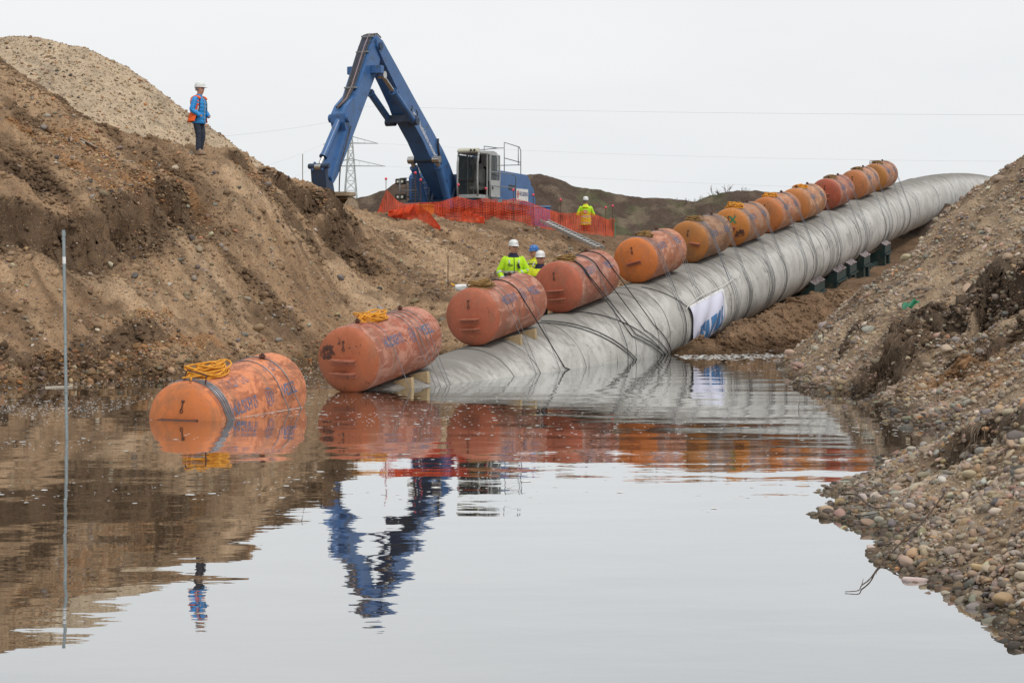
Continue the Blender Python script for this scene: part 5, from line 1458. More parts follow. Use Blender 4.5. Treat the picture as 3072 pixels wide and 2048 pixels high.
for y in (0.86, 1.50): b = MB(); b.box((0.0, y, z0 + 0.6), (0.5, 0.12, 0.12)); b.bar((0.2, y, z0 + 0.65), (0.26, y, z0 + 0.85), 0.03); part(b, 'control_console', M_blacksteel)
b = MB(); b.bar((0.3, 1.05, z0 + 0.15), (0.36, 1.05, z0 + 0.6), 0.03); b.bar((0.3, 1.3, z0 + 0.15), (0.36, 1.3, z0 + 0.6), 0.03); b.bar((0.36, 1.0, z0 + 0.6), (0.36, 1.35, z0 + 0.6), 0.03); part(b, 'pedal_levers', M_rail)
b = MB(); b.prism([(xf - 0.16, z1 - 0.06), (xf - 0.02, z1 - 0.10), (xf + 0.03, z1 - 0.02), (xf - 0.05, z1 + 0.09), (xf - 0.2, z1 + 0.09)], y0c + 0.02, y1c - 0.02); lb = part(b, 'lamp_beam', M_cream, bevel=0.02)
for y in (1.35, 1.50): b = MB(); b.cyl((xf - 0.02, y, z1 + 0.01), (xf + 0.035, y, z1 + 0.005), 0.045, n=14); part(b, 'headlamp', M_blacksteel, lb)
b = MB(); b.bar((xf + 0.02, 1.25, z1 - 0.12), (xf + 0.03, 1.55, z0 + 1.12), 0.025); b.bar((xf + 0.035, 1.53, z0 + 1.5), (xf + 0.035, 1.60, z0 + 1.05), 0.02); part(b, 'wiper', M_blacksteel)
b = MB(); b.box((xf + 0.12, y1c + 0.32, z1 - 0.42), (0.06, 0.2, 0.5)); b.bar((xf, y1c, z1 - 0.2), (xf + 0.12, y1c + 0.32, z1 - 0.2), 0.025); part(b, 'mirror', M_blacksteel)
# rails, walkways, lights
def rail(name, runs, r=0.022, mat=M_rail):
    b = MB()
    for q in runs: b.tube(q, r, 6)
    part(b, name, mat, smooth=True, fix=False)
rail('cab_side_rail', [[(xf - 0.1, y1c + 0.5, z0 + 1.05), (-1.6, y1c + 0.5, z0 + 1.05), (-2.0, y1c + 0.45, z0 + 0.95), (-2.0, y1c + 0.45, z0 - 0.1)], [(xf - 0.1, y1c + 0.5, z0 + 0.5), (-2.0, y1c + 0.45, z0 + 0.5)],
                       [(xf - 0.1, y1c + 0.5, z0 + 1.05), (xf - 0.1, y1c + 0.5, z0 - 0.1)]])
b = MB(); b.box((-0.9, y1c + 0.28, z0 - 0.08), (2.6, 0.5, 0.14)); walk = part(b, 'walkway', M_rail)
for k in range(2):
    b = MB()
    for q in range(5): b.prism([(0.35 - k * 0.9 - q * 0.1, z0 - 0.13), (0.30 - k * 0.9 - q * 0.1, z0 - 0.13), (0.33 - k * 0.9 - q * 0.1, z0 - 0.02), (0.38 - k * 0.9 - q * 0.1, z0 - 0.02)], y1c + 0.532, y1c + 0.536)
    part(b, 'warning_stripes', M_redprint, walk)
rail('roof_rail', [[(-1.3, 1.0, 3.72), (-2.6, 1.0, 3.72)], [(-2.6, 1.3, 2.6), (-2.6, 1.3, 3.95), (-4.1, 1.3, 3.85), (-4.25, 1.3, 3.7), (-4.25, 1.3, 2.5)], [(-2.6, 1.3, 3.3), (-4.25, 1.3, 3.2)],
                   [(-1.3, 1.0, 2.7), (-1.3, 1.0, 3.72)], [(-4.0, 1.3, 3.85), (-4.0, 1.3, 3.1)], [(-4.25, 1.3, 3.1), (-4.25, -1.0, 3.1)], [(-1.2, 0.75, 3.55), (-2.6, 1.0, 3.72), (-2.6, 1.3, 3.72)]], 0.02)
rail('right_front_rail', [[(0.9, -1.75, 1.35), (0.9, -1.75, 2.35), (0.9, -0.85, 2.35), (0.9, -0.85, 1.35)], [(0.9, -1.75, 1.85), (0.9, -0.85, 1.85)], [(0.45, -1.7, 1.4), (0.45, -1.7, 2.4), (0.9, -1.75, 2.35)]], 0.024)
b = MB(); b.box((0.65, -1.3, 1.28), (0.7, 1.0, 0.14)); part(b, 'right_step', M_rail)
rail('ladder', [[(0.55, -1.0, 1.35), (0.5, -1.0, 3.4)], [(0.55, -0.6, 1.35), (0.5, -0.6, 2.4)]] + [[(0.55, -1.0, z), (0.55, -0.6, z)] for z in np.arange(1.5, 2.4, 0.22)], 0.022)
rail('antenna_rail', [[(0.1, -1.35, 2.6), (0.1, -1.35, 3.95)], [(0.1, -1.35, 3.5), (0.1, -1.0, 3.4)]], 0.02)
for z in (2.25, 1.62):
    b = MB(); b.box((0.35, -2.0, z), (0.16, 0.46, 0.24)); b.bar((0.35, -1.78, z), (0.35, -1.6, z), 0.05); lamp = part(b, 'work_light', M_blacksteel, bevel=0.02)
    for y in (-2.1, -1.9): b = MB(); b.cyl((0.43, y, z), (0.445, y, z), 0.055, n=12); part(b, 'lamp_lens', M_lamp, lamp)
b = MB(); b.box((0.2, -1.25, 2.72), (0.16, 0.22, 0.14)); part(b, 'work_light', M_grey, bevel=0.02)
b = MB(); b.prism([(-1.4, 1.5), (-1.9, 1.5), (-1.75, 3.3), (-1.5, 3.35)], 0.3, 0.62); part(b, 'exhaust_cover', M_blue, bevel=0.03)

# ------------------------------------------------------------------ orange safety netting
M_net = pbr('orange_netting', (0.80, 0.095, 0.022), (0.62, 0.065, 0.018), 3, 0.6)
NT = [(1128, 650), (1145, 605), (1160, 570), (1178, 590), (1195, 606), (1215, 613), (1260, 609), (1320, 607), (1373, 590), (1420, 603), (1458, 595), (1500, 610), (1540, 596), (1580, 605), (1600, 612),
      (1640, 628), (1680, 640), (1720, 641), (1755, 632), (1800, 650), (1825, 660), (1838, 655), (1847, 660)]
NB = [(1128, 653), (1160, 655), (1230, 656), (1280, 664), (1320, 660), (1400, 664), (1460, 671), (1540, 676), (1600, 680), (1700, 694), (1760, 704), (1800, 709), (1847, 708)]
def net_depth(x): return float(np.interp(x, (1128, 1300, 1540, 1700, 1847), (58.6, 60.2, 61.8, 63.8, 66.0)))
def build_net(name, top, bot, depth, rows, step, label, bulge=0.12, seed=1):
    xs_, ts = np.array([t[0] for t in top]), np.array([t[1] for t in top])
    xb_, tb = np.array([t[0] for t in bot]), np.array([t[1] for t in bot])
    r = np.random.default_rng(seed)
    cols = np.arange(xs_[0], xs_[-1] + 0.1, step)
    def pt(x, v):
        Y = depth(x); yt, yb = np.interp(x, xs_, ts), np.interp(x, xb_, tb)
        sag = 4.0 * v * (1 - v)
        Y += bulge * math.sin(x * 0.045 + 2 * v) * sag + 0.07 * math.sin(x * 0.21) * sag + 0.05 * math.sin(x * 0.37 + 5 * v)
        return P(x, yt + (yb - yt) * v, Y)
    o = P(cols[len(cols) // 2], bot[len(bot) // 2][1], depth(cols[len(cols) // 2]))
    root = tag(empty(name, o), label, 'netting')
    b = MB(o); t = 0.0105
    for v in np.linspace(0, 1, rows):
        q = [pt(x, v) for x in cols]
        for a_, c_ in zip(q[:-1], q[1:]):
            b.add([a_ + (0, 0, t), c_ + (0, 0, t), c_ - (0, 0, t), a_ - (0, 0, t), a_ + (0, .006, 0), c_ + (0, .006, 0)], [(0, 1, 2, 3), (0, 4, 5, 1), (4, 3, 2, 5)])
    tx = 0.0065
    for x in cols[::1]:
        q = [pt(x, v) for v in np.linspace(0, 1, max(rows // 2, 4))]
        for a_, c_ in zip(q[:-1], q[1:]):
            b.add([a_ - (tx, 0, 0), a_ + (tx, 0, 0), c_ + (tx, 0, 0), c_ - (tx, 0, 0)], [(0, 1, 2, 3)])
    b.build('mesh', M_net, root, fix=False)
    return root
build_net('safety_netting', NT, NB, net_depth, 16, 4.8, 'orange plastic safety netting strung along the edge of the platform')
# a loose end of the netting heaped on the ground and hanging over the edge
build_net('fallen_netting', [(1165, 632), (1200, 628), (1240, 614), (1262, 618), (1290, 640), (1322, 682)], [(1165, 652), (1210, 655), (1255, 662), (1280, 668), (1300, 682), (1323, 690)],
          lambda x: 57.5 - 2.2 * max(0, (x - 1240) / 82), 16, 3.0, 'crumpled loose end of orange netting hanging over the slope below the excavator', 0.3, 3)
build_net('slumped_netting', [(1385, 640), (1400, 632), (1430, 645), (1455, 655)], [(1375, 662), (1400, 665), (1430, 668), (1458, 671)], lambda x: 59.8, 10, 3.4, 'slumped fold of orange netting at the foot of the fence below the cab', 0.25, 4)

# rebar stakes with pink caps
M_rebar = pbr('rusty_rebar', (0.09, 0.05, 0.035), None, 9, 0.8)
M_pink = pbr('pink_cap', (0.85, 0.09, 0.15), None, 6, 0.5)
M_greenpost = pbr('green_post', (0.05, 0.32, 0.18), None, 6, 0.6)
def stake(px, ytop, Y, label, cap=True, gy=None, r=0.012, mat=None):
    t = P(px, ytop, Y); g = ground_l(t[0], t[1]) if gy is None else gy
    base = np.array((t[0], t[1], g - 0.25)); o = tag(empty('marker_stake' if cap else 'steel_rod', base), label, 'stake', 'stakes along the netting' if cap else None)
    b = MB(base); b.cyl(base, t, r, n=6); b.build('rod', mat or M_rebar, o)
    if cap: b = MB(base); b.lathe([(0.0, 0.05), (0.03, 0.045), (0.042, 0.02), (0.042, -0.03), (0.02, -0.035)], 10, t); b.build('cap', M_pink, o, smooth=True)
for px, yt, lab in ((1158, 537, 'pink-capped stake at the left peak of the orange netting'), (1246, 519, 'tall pink-capped stake before the excavator ladder'), (1262, 540, 'shorter pink-capped stake beside the ladder'),
                    (1375, 555, 'pink-capped stake left of the cab windscreen'), (1458, 566, 'pink-capped stake before the open cab door'), (1540, 570, 'pink-capped stake before the sign on the engine housing'),
                    (1600, 585, 'pink-capped stake at the right corner of the excavator'), (1682, 600, 'pink-capped stake between the excavator and the lone worker'), (1817, 623, 'left of two pink-capped stakes right of the lone worker'),
                    (1838, 618, 'right of two pink-capped stakes right of the lone worker')):
    stake(px, yt, net_depth(px) + 0.05, lab)
stake(1845, 668, 65.9, 'short green post at the right end of the netting', False, r=0.02, mat=M_greenpost)
stake(908, 462, 56, 'thin steel rod standing left of the bucket', False)
stake(1065, 620, 56.5, 'short steel rod standing right of the bucket', False)
stake(1344, 770, 47, 'thin steel rod in the slope above the third tank', False, r=0.014)

# things behind the netting
M_yellow = pbr('machine_yellow', (0.75, 0.36, 0.03), None, 4, 0.5)
def crate(name, px0, px1, y0_, y1_, Y, dep, mat, label, cat, lid=None):
    a, c = P(px0, y1_, Y), P(px1, y0_, Y)
    g = ground_l((a[0] + c[0]) / 2, Y + dep / 2)
    o = tag(empty(name, ((a[0] + c[0]) / 2, Y + dep / 2, g)), label, cat)
    b = MB(o.location); b.box(((a[0] + c[0]) / 2, Y + dep / 2, (g + c[2]) / 2), (c[0] - a[0], dep, c[2] - g)); b.build('body', mat, o, bevel=0.04)
    b = MB(o.location); b.box(((a[0] + c[0]) / 2, Y + dep / 2, c[2] + 0.03), ((c[0] - a[0]) * 1.04, dep * 1.04, 0.06)); b.build('lid', lid or mat, o, bevel=0.015)
    for k in range(4):
        x = a[0] + (c[0] - a[0]) * (0.2 + 0.2 * k); b = MB(o.location); b.box((x, Y - 0.012, (g + c[2]) / 2 + 0.05), (0.03, 0.03, (c[2] - g) * 0.7)); b.build('rib', mat, o)
    return o
M_boxblue = pbr('generator_blue', (0.06, 0.17, 0.42), None, 4, 0.5)
crate('generator', 1595, 1652, 622, 690, 65.2, 1.0, M_boxblue, 'small blue generator box behind the netting right of the excavator', 'generator', pbr('generator_lid', (0.16, 0.3, 0.5), None, 4, 0.5))
crate('pump_unit', 1250, 1300, 618, 660, 61.5, 0.7, M_yellow, 'yellow pump unit behind the orange netting left of the cab', 'pump')

# aluminium ladder lying down the slope
M_alu = pbr('aluminium', (0.48, 0.49, 0.49), (0.38, 0.38, 0.37), 7, 0.42, 0.6)
la, lb_ = P(1632, 662, 62.6), P(1800, 743, 57.6)
lad = tag(empty('ladder', lb_), 'long aluminium ladder lying down the slope right of the netting', 'ladder')
ld = (lb_ - la) / np.linalg.norm(lb_ - la); lsd = np.cross(ld, (0, 0, 1)); lsd /= np.linalg.norm(lsd)
LL = np.linalg.norm(lb_ - la)
for s in (-0.14, 0.14): b = MB(lb_); b.bar(la + lsd * s, lb_ + lsd * s, 0.035, 0.11); b.build('side_rail', M_alu, lad, bevel=0.005)
for q in np.arange(0.3, LL - 0.2, 0.3): b = MB(lb_); b.cyl(la + ld * q - lsd * 0.14, la + ld * q + lsd * 0.14, 0.018, n=8); b.build('rung', M_alu, lad)
rr = P(1762, 742, 57.5); rr[2] = ground_l(rr[0], rr[1]) + 0.05
ro = tag(empty('rope_heap', rr), 'small heap of dull orange rope on the slope under the ladder', 'rope')
b = MB(rr); b.tube([rr + np.array((0.35 * math.cos(t) + 0.02 * t, 0.15 * math.sin(t * 1.1), 0.02 + 0.03 * math.sin(3 * t))) for t in np.linspace(0, 26, 90)], 0.014, 5); b.build('rope', M_rope[1], ro, smooth=True, fix=False)
# ------------------------------------------------------------------ people
M_skin = pbr('skin', (0.52, 0.27, 0.19), (0.45, 0.22, 0.15), 12, 0.55)
M_hivis = pbr('hivis_yellow', (0.50, 0.80, 0.015), (0.42, 0.70, 0.012), 5, 0.75)
M_hivis2 = pbr('hivis_lemon', (0.68, 0.74, 0.015), (0.56, 0.62, 0.012), 5, 0.75)
M_navycloth = pbr('navy_cloth', (0.014, 0.018, 0.045), None, 9, 0.85)
M_charcoal = pbr('charcoal_cloth', (0.028, 0.03, 0.034), (0.04, 0.042, 0.046), 7, 0.85)
M_jeans = pbr('dark_jeans', (0.018, 0.024, 0.042), (0.03, 0.038, 0.06), 9, 0.85)
M_reflect = pbr('reflective_tape', (0.52, 0.53, 0.53), None, 8, 0.4)
M_orangecloth = pbr('orange_vest_cloth', (0.90, 0.135, 0.015), (0.78, 0.11, 0.012), 6, 0.75)
M_puffer = pbr('blue_quilted_nylon', (0.012, 0.25, 0.62), (0.010, 0.21, 0.54), 10, 0.45)
M_boot = pbr('tan_boots', (0.30, 0.21, 0.14), (0.22, 0.15, 0.10), 9, 0.85)
M_hair = pbr('grey_hair', (0.22, 0.20, 0.18), None, 30, 0.8)
M_darkhair = pbr('dark_hair', (0.03, 0.024, 0.02), None, 30, 0.8)
M_whitehat = pbr('white_helmet', (0.76, 0.77, 0.76), None, 5, 0.35)
M_bluehat = pbr('blue_helmet', (0.03, 0.16, 0.48), None, 5, 0.35)
M_dark = pbr('dark_detail', (0.02, 0.018, 0.018), None, 9, 0.6)
M_zip = pbr('zip', (0.35, 0.38, 0.3), None, 9, 0.5)

def skin_mesh(verts, edges, radii, root=0):
    me = bpy.data.meshes.new('body'); me.from_pydata(verts, edges, []); me.update()
    o = bpy.data.objects.new('body_tmp', me); COL.objects.link(o)
    md = o.modifiers.new('skin', 'SKIN'); md.use_smooth_shade = True
    sk = me.skin_vertices[0].data
    for i, r in enumerate(radii): sk[i].radius = (r, r) if np.isscalar(r) else r
    sk[root].use_root = True
    s = o.modifiers.new('sub', 'SUBSURF'); s.levels = 2; s.render_levels = 2
    dg = bpy.context.evaluated_depsgraph_get(); dg.update()
    out = bpy.data.meshes.new_from_object(o.evaluated_get(dg)); out.name = 'body'
    bpy.data.objects.remove(o); bpy.data.meshes.remove(me)
    out.shade_smooth()
    return out

def ellipse(c, rx_, ry_, z, n=24, a0=0.0, a1=2 * math.pi, pw=2.3):
    out = []
    for k in range(n):
        a = a0 + (a1 - a0) * k / (n if abs(a1 - a0 - 2 * math.pi) < 1e-6 else n - 1)
        ca, sa = math.cos(a), math.sin(a)
        out.append((c[0] + rx_ * math.copysign(abs(ca) ** (2 / pw), ca), c[1] + ry_ * math.copysign(abs(sa) ** (2 / pw), sa), z))
    return out

def bez(pts, n=14):
    """smooth path through the points (Catmull-Rom)"""
    p = [np.asarray(q, float) for q in pts]; p = [2 * p[0] - p[1]] + p + [2 * p[-1] - p[-2]]; out = []
    for i in range(1, len(p) - 2):
        for k in range(n if i < len(p) - 3 else n + 1):
            t = k / n
            out.append(0.5 * ((2 * p[i]) + (p[i + 1] - p[i - 1]) * t + (2 * p[i - 1] - 5 * p[i] + 4 * p[i + 1] - p[i + 2]) * t * t + (3 * p[i] - p[i - 1] - 3 * p[i + 1] + p[i + 2]) * t ** 3))
    return out

TORSO = [(0.84, 0.0, 0.150, 0.205), (0.95, 0.0, 0.152, 0.205), (1.08, 0.005, 0.148, 0.198), (1.2, 0.01, 0.156, 0.208), (1.32, 0.005, 0.158, 0.222), (1.41, -0.005, 0.142, 0.215), (1.46, -0.01, 0.112, 0.165), (1.50, -0.01, 0.085, 0.10), (1.55, 0.0, 0.078, 0.082)]
def torso_at(z): return tuple(np.interp(z, [t[0] for t in TORSO], [t[k] for t in TORSO]) for k in (1, 2, 3))

def person(loc, face, sc, cfg, label):
    fx, fy = face; a = math.atan2(fy, fx)
    M = Matrix.Translation(loc) @ Matrix.Rotation(a, 4, 'Z') @ Matrix.Scale(sc, 4)
    root = tag(empty('person', mat=M), label, 'person')
    def mk(b, name, mat, smooth=True, parent=None): return b.build(name, mat, parent or root, smooth=smooth)
    hy = cfg.get('head_turn', 0.0); ht = np.array((math.cos(hy), math.sin(hy), 0)); hs = np.array((-math.sin(hy), math.cos(hy), 0))
    hd = lambda f, l, z: np.array((0.02, 0, 0)) + ht * f + hs * l + np.array((0, 0, z))
    arms = cfg['arms']       # [(elbow, wrist, hand_dir, visible)] left then right
    legs = cfg.get('legs', [((0.0, 0.10, 0.50), (-0.02, 0.11, 0.09)), ((0.02, -0.10, 0.50), (0.0, -0.11, 0.09))])
    V = [(0, 0, 0.95), (0, 0, 1.15), (0, 0, 1.36), (0, 0, 1.50), tuple(hd(0.0, 0, 1.565)), tuple(hd(0.025, 0, 1.615)), tuple(hd(0.012, 0, 1.70)), tuple(hd(0.0, 0, 1.765))]
    Rr = [0.125, 0.12, 0.13, 0.075, 0.072, 0.09, 0.118, 0.09]
    E = [(i, i + 1) for i in range(7)]
    for s, (el, wr, hdir, vis) in zip((1, -1), arms):
        b0 = len(V); hd_ = np.asarray(hdir, float); hd_ /= np.linalg.norm(hd_)
        pal = np.asarray(wr) + hd_ * 0.06
        V += [(0, 0.17 * s, 1.42), tuple(el), tuple(wr), tuple(pal)]; Rr += [0.06, 0.042, 0.03, 0.036]; E += [(2, b0), (b0, b0 + 1), (b0 + 1, b0 + 2), (b0 + 2, b0 + 3)]
        if vis:                                           # four fingers and a thumb, curled
            sd_ = np.cross(hd_, (0, 0, 1)); sd_ /= np.linalg.norm(sd_) + 1e-9; dn = np.cross(sd_, hd_)
            for q, (off, ln) in enumerate(((-0.03, 0.06), (-0.01, 0.07), (0.01, 0.065), (0.03, 0.05))):
                k0 = len(V); p1 = pal + dn * off * 1.0 + hd_ * 0.03
                p2 = p1 + hd_ * ln * 0.5 - sd_ * s * 0.012; p3 = p2 + hd_ * ln * 0.25 - sd_ * s * 0.035
                V += [tuple(p1), tuple(p2), tuple(p3)]; Rr += [0.0095, 0.009, 0.008]; E += [(b0 + 3, k0), (k0, k0 + 1), (k0 + 1, k0 + 2)]
            k0 = len(V); p1 = np.asarray(wr) + hd_ * 0.035 + dn * 0.035; p2 = p1 + dn * 0.03 + hd_ * 0.035
            V += [tuple(p1), tuple(p2)]; Rr += [0.011, 0.009]; E += [(b0 + 2, k0), (k0, k0 + 1)]
    for s, (kn, an) in zip((1, -1), legs):
        b0 = len(V); V += [(0, 0.09 * s, 0.90), tuple(kn), tuple(an), (an[0] + 0.14, an[1] + 0.02 * s, 0.04)]; Rr += [0.085, 0.055, 0.042, 0.04]; E += [(0, b0), (b0, b0 + 1), (b0 + 1, b0 + 2), (b0 + 2, b0 + 3)]
    body = link('body', skin_mesh(V, E, Rr), M_skin, root)
    # face
    b = MB(); b.tube([hd(0.088, 0, 1.712), hd(0.118, 0, 1.672), hd(0.092, 0, 1.664)], [0.008, 0.015, 0.008], 8); mk(b, 'nose', M_skin, parent=body)
    for s in (-1, 1):
        b = MB(); b.lathe([(0.0, 0.008), (0.010, 0.004), (0.012, 0)], 8, (0, 0, 0), Matrix.Translation(Vector(hd(0.086, 0.034 * s, 1.708))) @ Matrix.Rotation(hy, 4, 'Z') @ Matrix.Rotation(math.radians(90), 4, 'Y')); mk(b, 'eye', M_dark, parent=body)
        b = MB(); b.tube([hd(0.0, 0.092 * s, 1.72), hd(-0.008, 0.105 * s, 1.70), hd(0.0, 0.092 * s, 1.665)], [0.008, 0.016, 0.008], 6); mk(b, 'ear', M_skin, parent=body)
    b = MB(); b.tube([hd(0.082, -0.026, 1.632), hd(0.095, 0, 1.634), hd(0.082, 0.026, 1.632)], 0.006, 6); mk(b, 'mouth', pbr('lips', (0.32, 0.10, 0.08), None, 9, 0.6), parent=body)
    if cfg.get('moustache'): b = MB(); b.tube([hd(0.086, -0.03, 1.643), hd(0.104, 0, 1.652), hd(0.086, 0.03, 1.643)], 0.009, 6); mk(b, 'moustache', M_darkhair)
    if cfg.get('glasses'):
        b = MB()
        for s in (-1, 1): b.tube([hd(0.108 - 0.02 * abs(math.cos(t)) * 0, 0.036 * s + 0.026 * math.cos(t), 1.708 + 0.018 * math.sin(t)) for t in np.linspace(0, 2 * math.pi, 14, endpoint=False)], 0.004, 5, closed=True); b.tube([hd(0.105, 0.06 * s, 1.714), hd(0.0, 0.098 * s, 1.716)], 0.004, 5)
        b.tube([hd(0.108, -0.01, 1.71), hd(0.108, 0.01, 1.71)], 0.004, 5); mk(b, 'glasses', M_dark)
    b = MB(); rg = []
    for z, k in ((1.65, 1.0), (1.69, 1.06), (1.735, 1.07), (1.76, 1.04)): rg.append([hd(-0.012 + 0.098 * k * math.cos(t), 0.094 * k * math.sin(t), z) for t in np.linspace(math.radians(75), math.radians(285), 16)])
    for r0, r1 in zip(rg[:-1], rg[1:]):
        for q in range(15): b.add([r0[q], r0[q + 1], r1[q + 1], r1[q]], [(0, 1, 2, 3)])
    mk(b, 'hair', cfg.get('hair', M_hair))
    # helmet with brim and peak
    b = MB(); rg = []
    for z, k in ((1.742, 1.0), (1.775, 1.0), (1.81, 0.96), (1.845, 0.83), (1.868, 0.62), (1.882, 0.3), (1.885, 0.03)):
        rg.append([hd(0.005 + 0.135 * k * math.cos(t), 0.113 * k * math.sin(t), z) for t in np.linspace(0, 2 * math.pi, 24, endpoint=False)])
    b.loft(rg, caps=False); helm = mk(b, 'helmet', cfg['hat'])
    b = MB(); o_, i_ = [], []
    for t in np.linspace(0, 2 * math.pi, 28, endpoint=False):
        pk = 0.05 * max(0, math.cos(t)) ** 1.5
        o_.append(hd(0.005 + (0.148 + pk) * math.cos(t), 0.126 * math.sin(t), 1.738 - 0.25 * pk)); i_.append(hd(0.005 + 0.13 * math.cos(t), 0.108 * math.sin(t), 1.748))
    i2 = [p - np.array((0, 0, 0.012)) for p in i_]; o2 = [p - np.array((0, 0, 0.008)) for p in o_]
    b.loft([i_, o_, o2, i2], caps=False); mk(b, 'brim', cfg['hat'], parent=helm)
    if cfg.get('badge'): b = MB(); b.box(hd(0.128, 0.02, 1.80), (0.012, 0.04, 0.018), np.array(Matrix.Rotation(hy, 3, 'Z'))); mk(b, 'badge', cfg['badge'], False, helm)
    # jacket: torso, collar, sleeves
    hem = cfg.get('hem', 0.84); b = MB(); rings = []
    zs = np.linspace(hem, 1.55, 48)
    for z in zs:
        cx, rx_, ry_ = torso_at(max(z, 0.84)); g = cfg.get('fat', 1.0) * (1 + cfg.get('quilt', 0) * abs(math.sin(math.pi * (z - hem) / 0.095)) - (0.5 * cfg.get('quilt', 0)))
        if z < 0.9: g *= 1 - 0.5 * cfg.get('quilt', 0)
        rings.append(ellipse((cx, 0), rx_ * g, ry_ * g, z, 28))
    b.loft(rings, caps=False)
    for s, (el, wr, hdir, vis) in zip((1, -1), arms):
        path = bez([(0, 0.15 * s, 1.435), (0, 0.205 * s, 1.385), tuple(np.array((0, 0.205 * s, 1.385)) * 0.5 + np.asarray(el) * 0.5), el, tuple(np.asarray(el) * 0.5 + np.asarray(wr) * 0.5), wr], 8)
        rr_ = [np.interp(q / (len(path) - 1), (0, 0.2, 0.6, 1.0), (0.075, 0.08, 0.066, 0.05)) * cfg.get('fat', 1.0) * (1 + cfg.get('quilt', 0) * 0.9 * abs(math.sin(q * 0.78))) * (1 + 0.05 * math.sin(q * 1.9)) for q in range(len(path))]
        b.tube(path, rr_, 14, caps=True)
    jk = mk(b, 'jacket', cfg['jacket'])
    for z, h, mat, a0, a1 in cfg.get('bands', []):
        b = MB(); rg = []
        for zz in (z - h / 2, z + h / 2):
            cx, rx_, ry_ = torso_at(zz); g = cfg.get('fat', 1.0) * 1.025
            rg.append(ellipse((cx, 0), rx_ * g, ry_ * g, zz, 40, a0, a1))
        n = len(rg[0]); full = abs(a1 - a0 - 2 * math.pi) < 1e-6
        b.add(rg[0] + rg[1], [(k, (k + 1) % n, (k + 1) % n + n, k + n) for k in range(n if full else n - 1)]); mk(b, 'reflective_band' if mat is M_reflect else 'jacket_panel', mat, parent=jk)
    if cfg.get('sleeve_bands'):
        for s, (el, wr, hdir, vis) in zip((1, -1), arms):
            for t in (0.15, 0.75):
                p = np.asarray(el) + (np.asarray(wr) - np.asarray(el)) * t; d_ = (np.asarray(wr) - np.asarray(el)); d_ /= np.linalg.norm(d_)
                b = MB(); b.tube([p - d_ * 0.025, p + d_ * 0.025], 0.071 * cfg.get('fat', 1.0) - 0.012 * t, 14, caps=False); mk(b, 'reflective_band', M_reflect, parent=jk)
    if cfg.get('shoulder_bands'):
        for s in (-1, 1):
            b = MB(); q = []
            for t in np.linspace(-0.5, 1.0, 12):
                z = 1.30 + 0.16 * math.cos(t * 1.1 - 0.28 * 0); q.append((0.175 * math.sin(t * 1.25) + 0.01, 0.115 * s, 1.462 - 0.16 * max(0, t) ** 1.6 - 0.1 * max(0, -t) ** 1.6))
            b.tube(q, 0.018, 6); mk(b, 'reflective_band', M_reflect, parent=jk)
    if cfg.get('collar'):
        b = MB(); b.loft([ellipse((0.0, 0), 0.125, 0.17, 1.455, 24), ellipse((0.0, 0), 0.098, 0.112, 1.51, 24), ellipse((0.005, 0), 0.086, 0.09, 1.565, 24)], caps=False); mk(b, 'collar', cfg['collar'], parent=jk)
    if cfg.get('lapel'):
        for s in (-1, 1):
            b = MB(); b.add([(0.165, 0.008 * s, 1.16), (0.168, 0.02 * s, 1.3), (0.12, 0.11 * s, 1.50), (0.06, 0.13 * s, 1.535), (0.10, 0.03 * s, 1.50), (0.17, 0.0, 1.33)], [(0, 1, 2, 3, 4, 5)]); mk(b, 'lapel', cfg['lapel'], False, jk)
    if cfg.get('zip'):
        b = MB(); b.tube([(torso_at(z)[0] + torso_at(z)[1] * cfg.get('fat', 1.0) * 1.03 + 0.004, 0.0, z) for z in np.linspace(max(hem, 0.84), 1.5, 12)], 0.008, 5); mk(b, 'zip', cfg['zip'], parent=jk)
    # trousers and boots
    b = MB(); b.loft([ellipse((0, 0), 0.05, 0.06, 0.78, 20), ellipse((0, 0), 0.115, 0.165, 0.84, 20), ellipse((0, 0), 0.13, 0.178, 0.93, 20), ellipse((0, 0), 0.128, 0.175, 1.0, 20)])
    for s, (kn, an) in zip((1, -1), legs):
        path = bez([(0, 0.09 * s, 0.93), (0, 0.095 * s, 0.78), kn, tuple(np.asarray(kn) * 0.5 + np.asarray(an) * 0.5), (an[0], an[1], 0.12)], 9)
        b.tube(path, [np.interp(q / (len(path) - 1), (0, 0.25, 0.55, 1), (0.09, 0.094, 0.072, 0.062)) * (1 + 0.03 * math.sin(q * 1.7)) for q in range(len(path))], 14)
    mk(b, 'trousers', cfg['trousers'])
    for s, (kn, an) in zip((1, -1), legs):
        b = MB(); c = np.array((an[0], an[1], 0))
        b.loft([[tuple(c + np.array(p)) for p in ellipse((0.045, 0), 0.145, 0.052, 0.0, 18)], [tuple(c + np.array(p)) for p in ellipse((0.045, 0), 0.145, 0.053, 0.035, 18)], [tuple(c + np.array(p)) for p in ellipse((0.035, 0), 0.13, 0.05, 0.075, 18)],
                [tuple(c + np.array(p)) for p in ellipse((0.0, 0), 0.078, 0.052, 0.12, 18)], [tuple(c + np.array(p)) for p in ellipse((-0.01, 0), 0.066, 0.055, 0.19, 18)]]); mk(b, 'boot', cfg.get('boots', M_boot))
    return root, mk, jk

TWO = 2 * math.pi
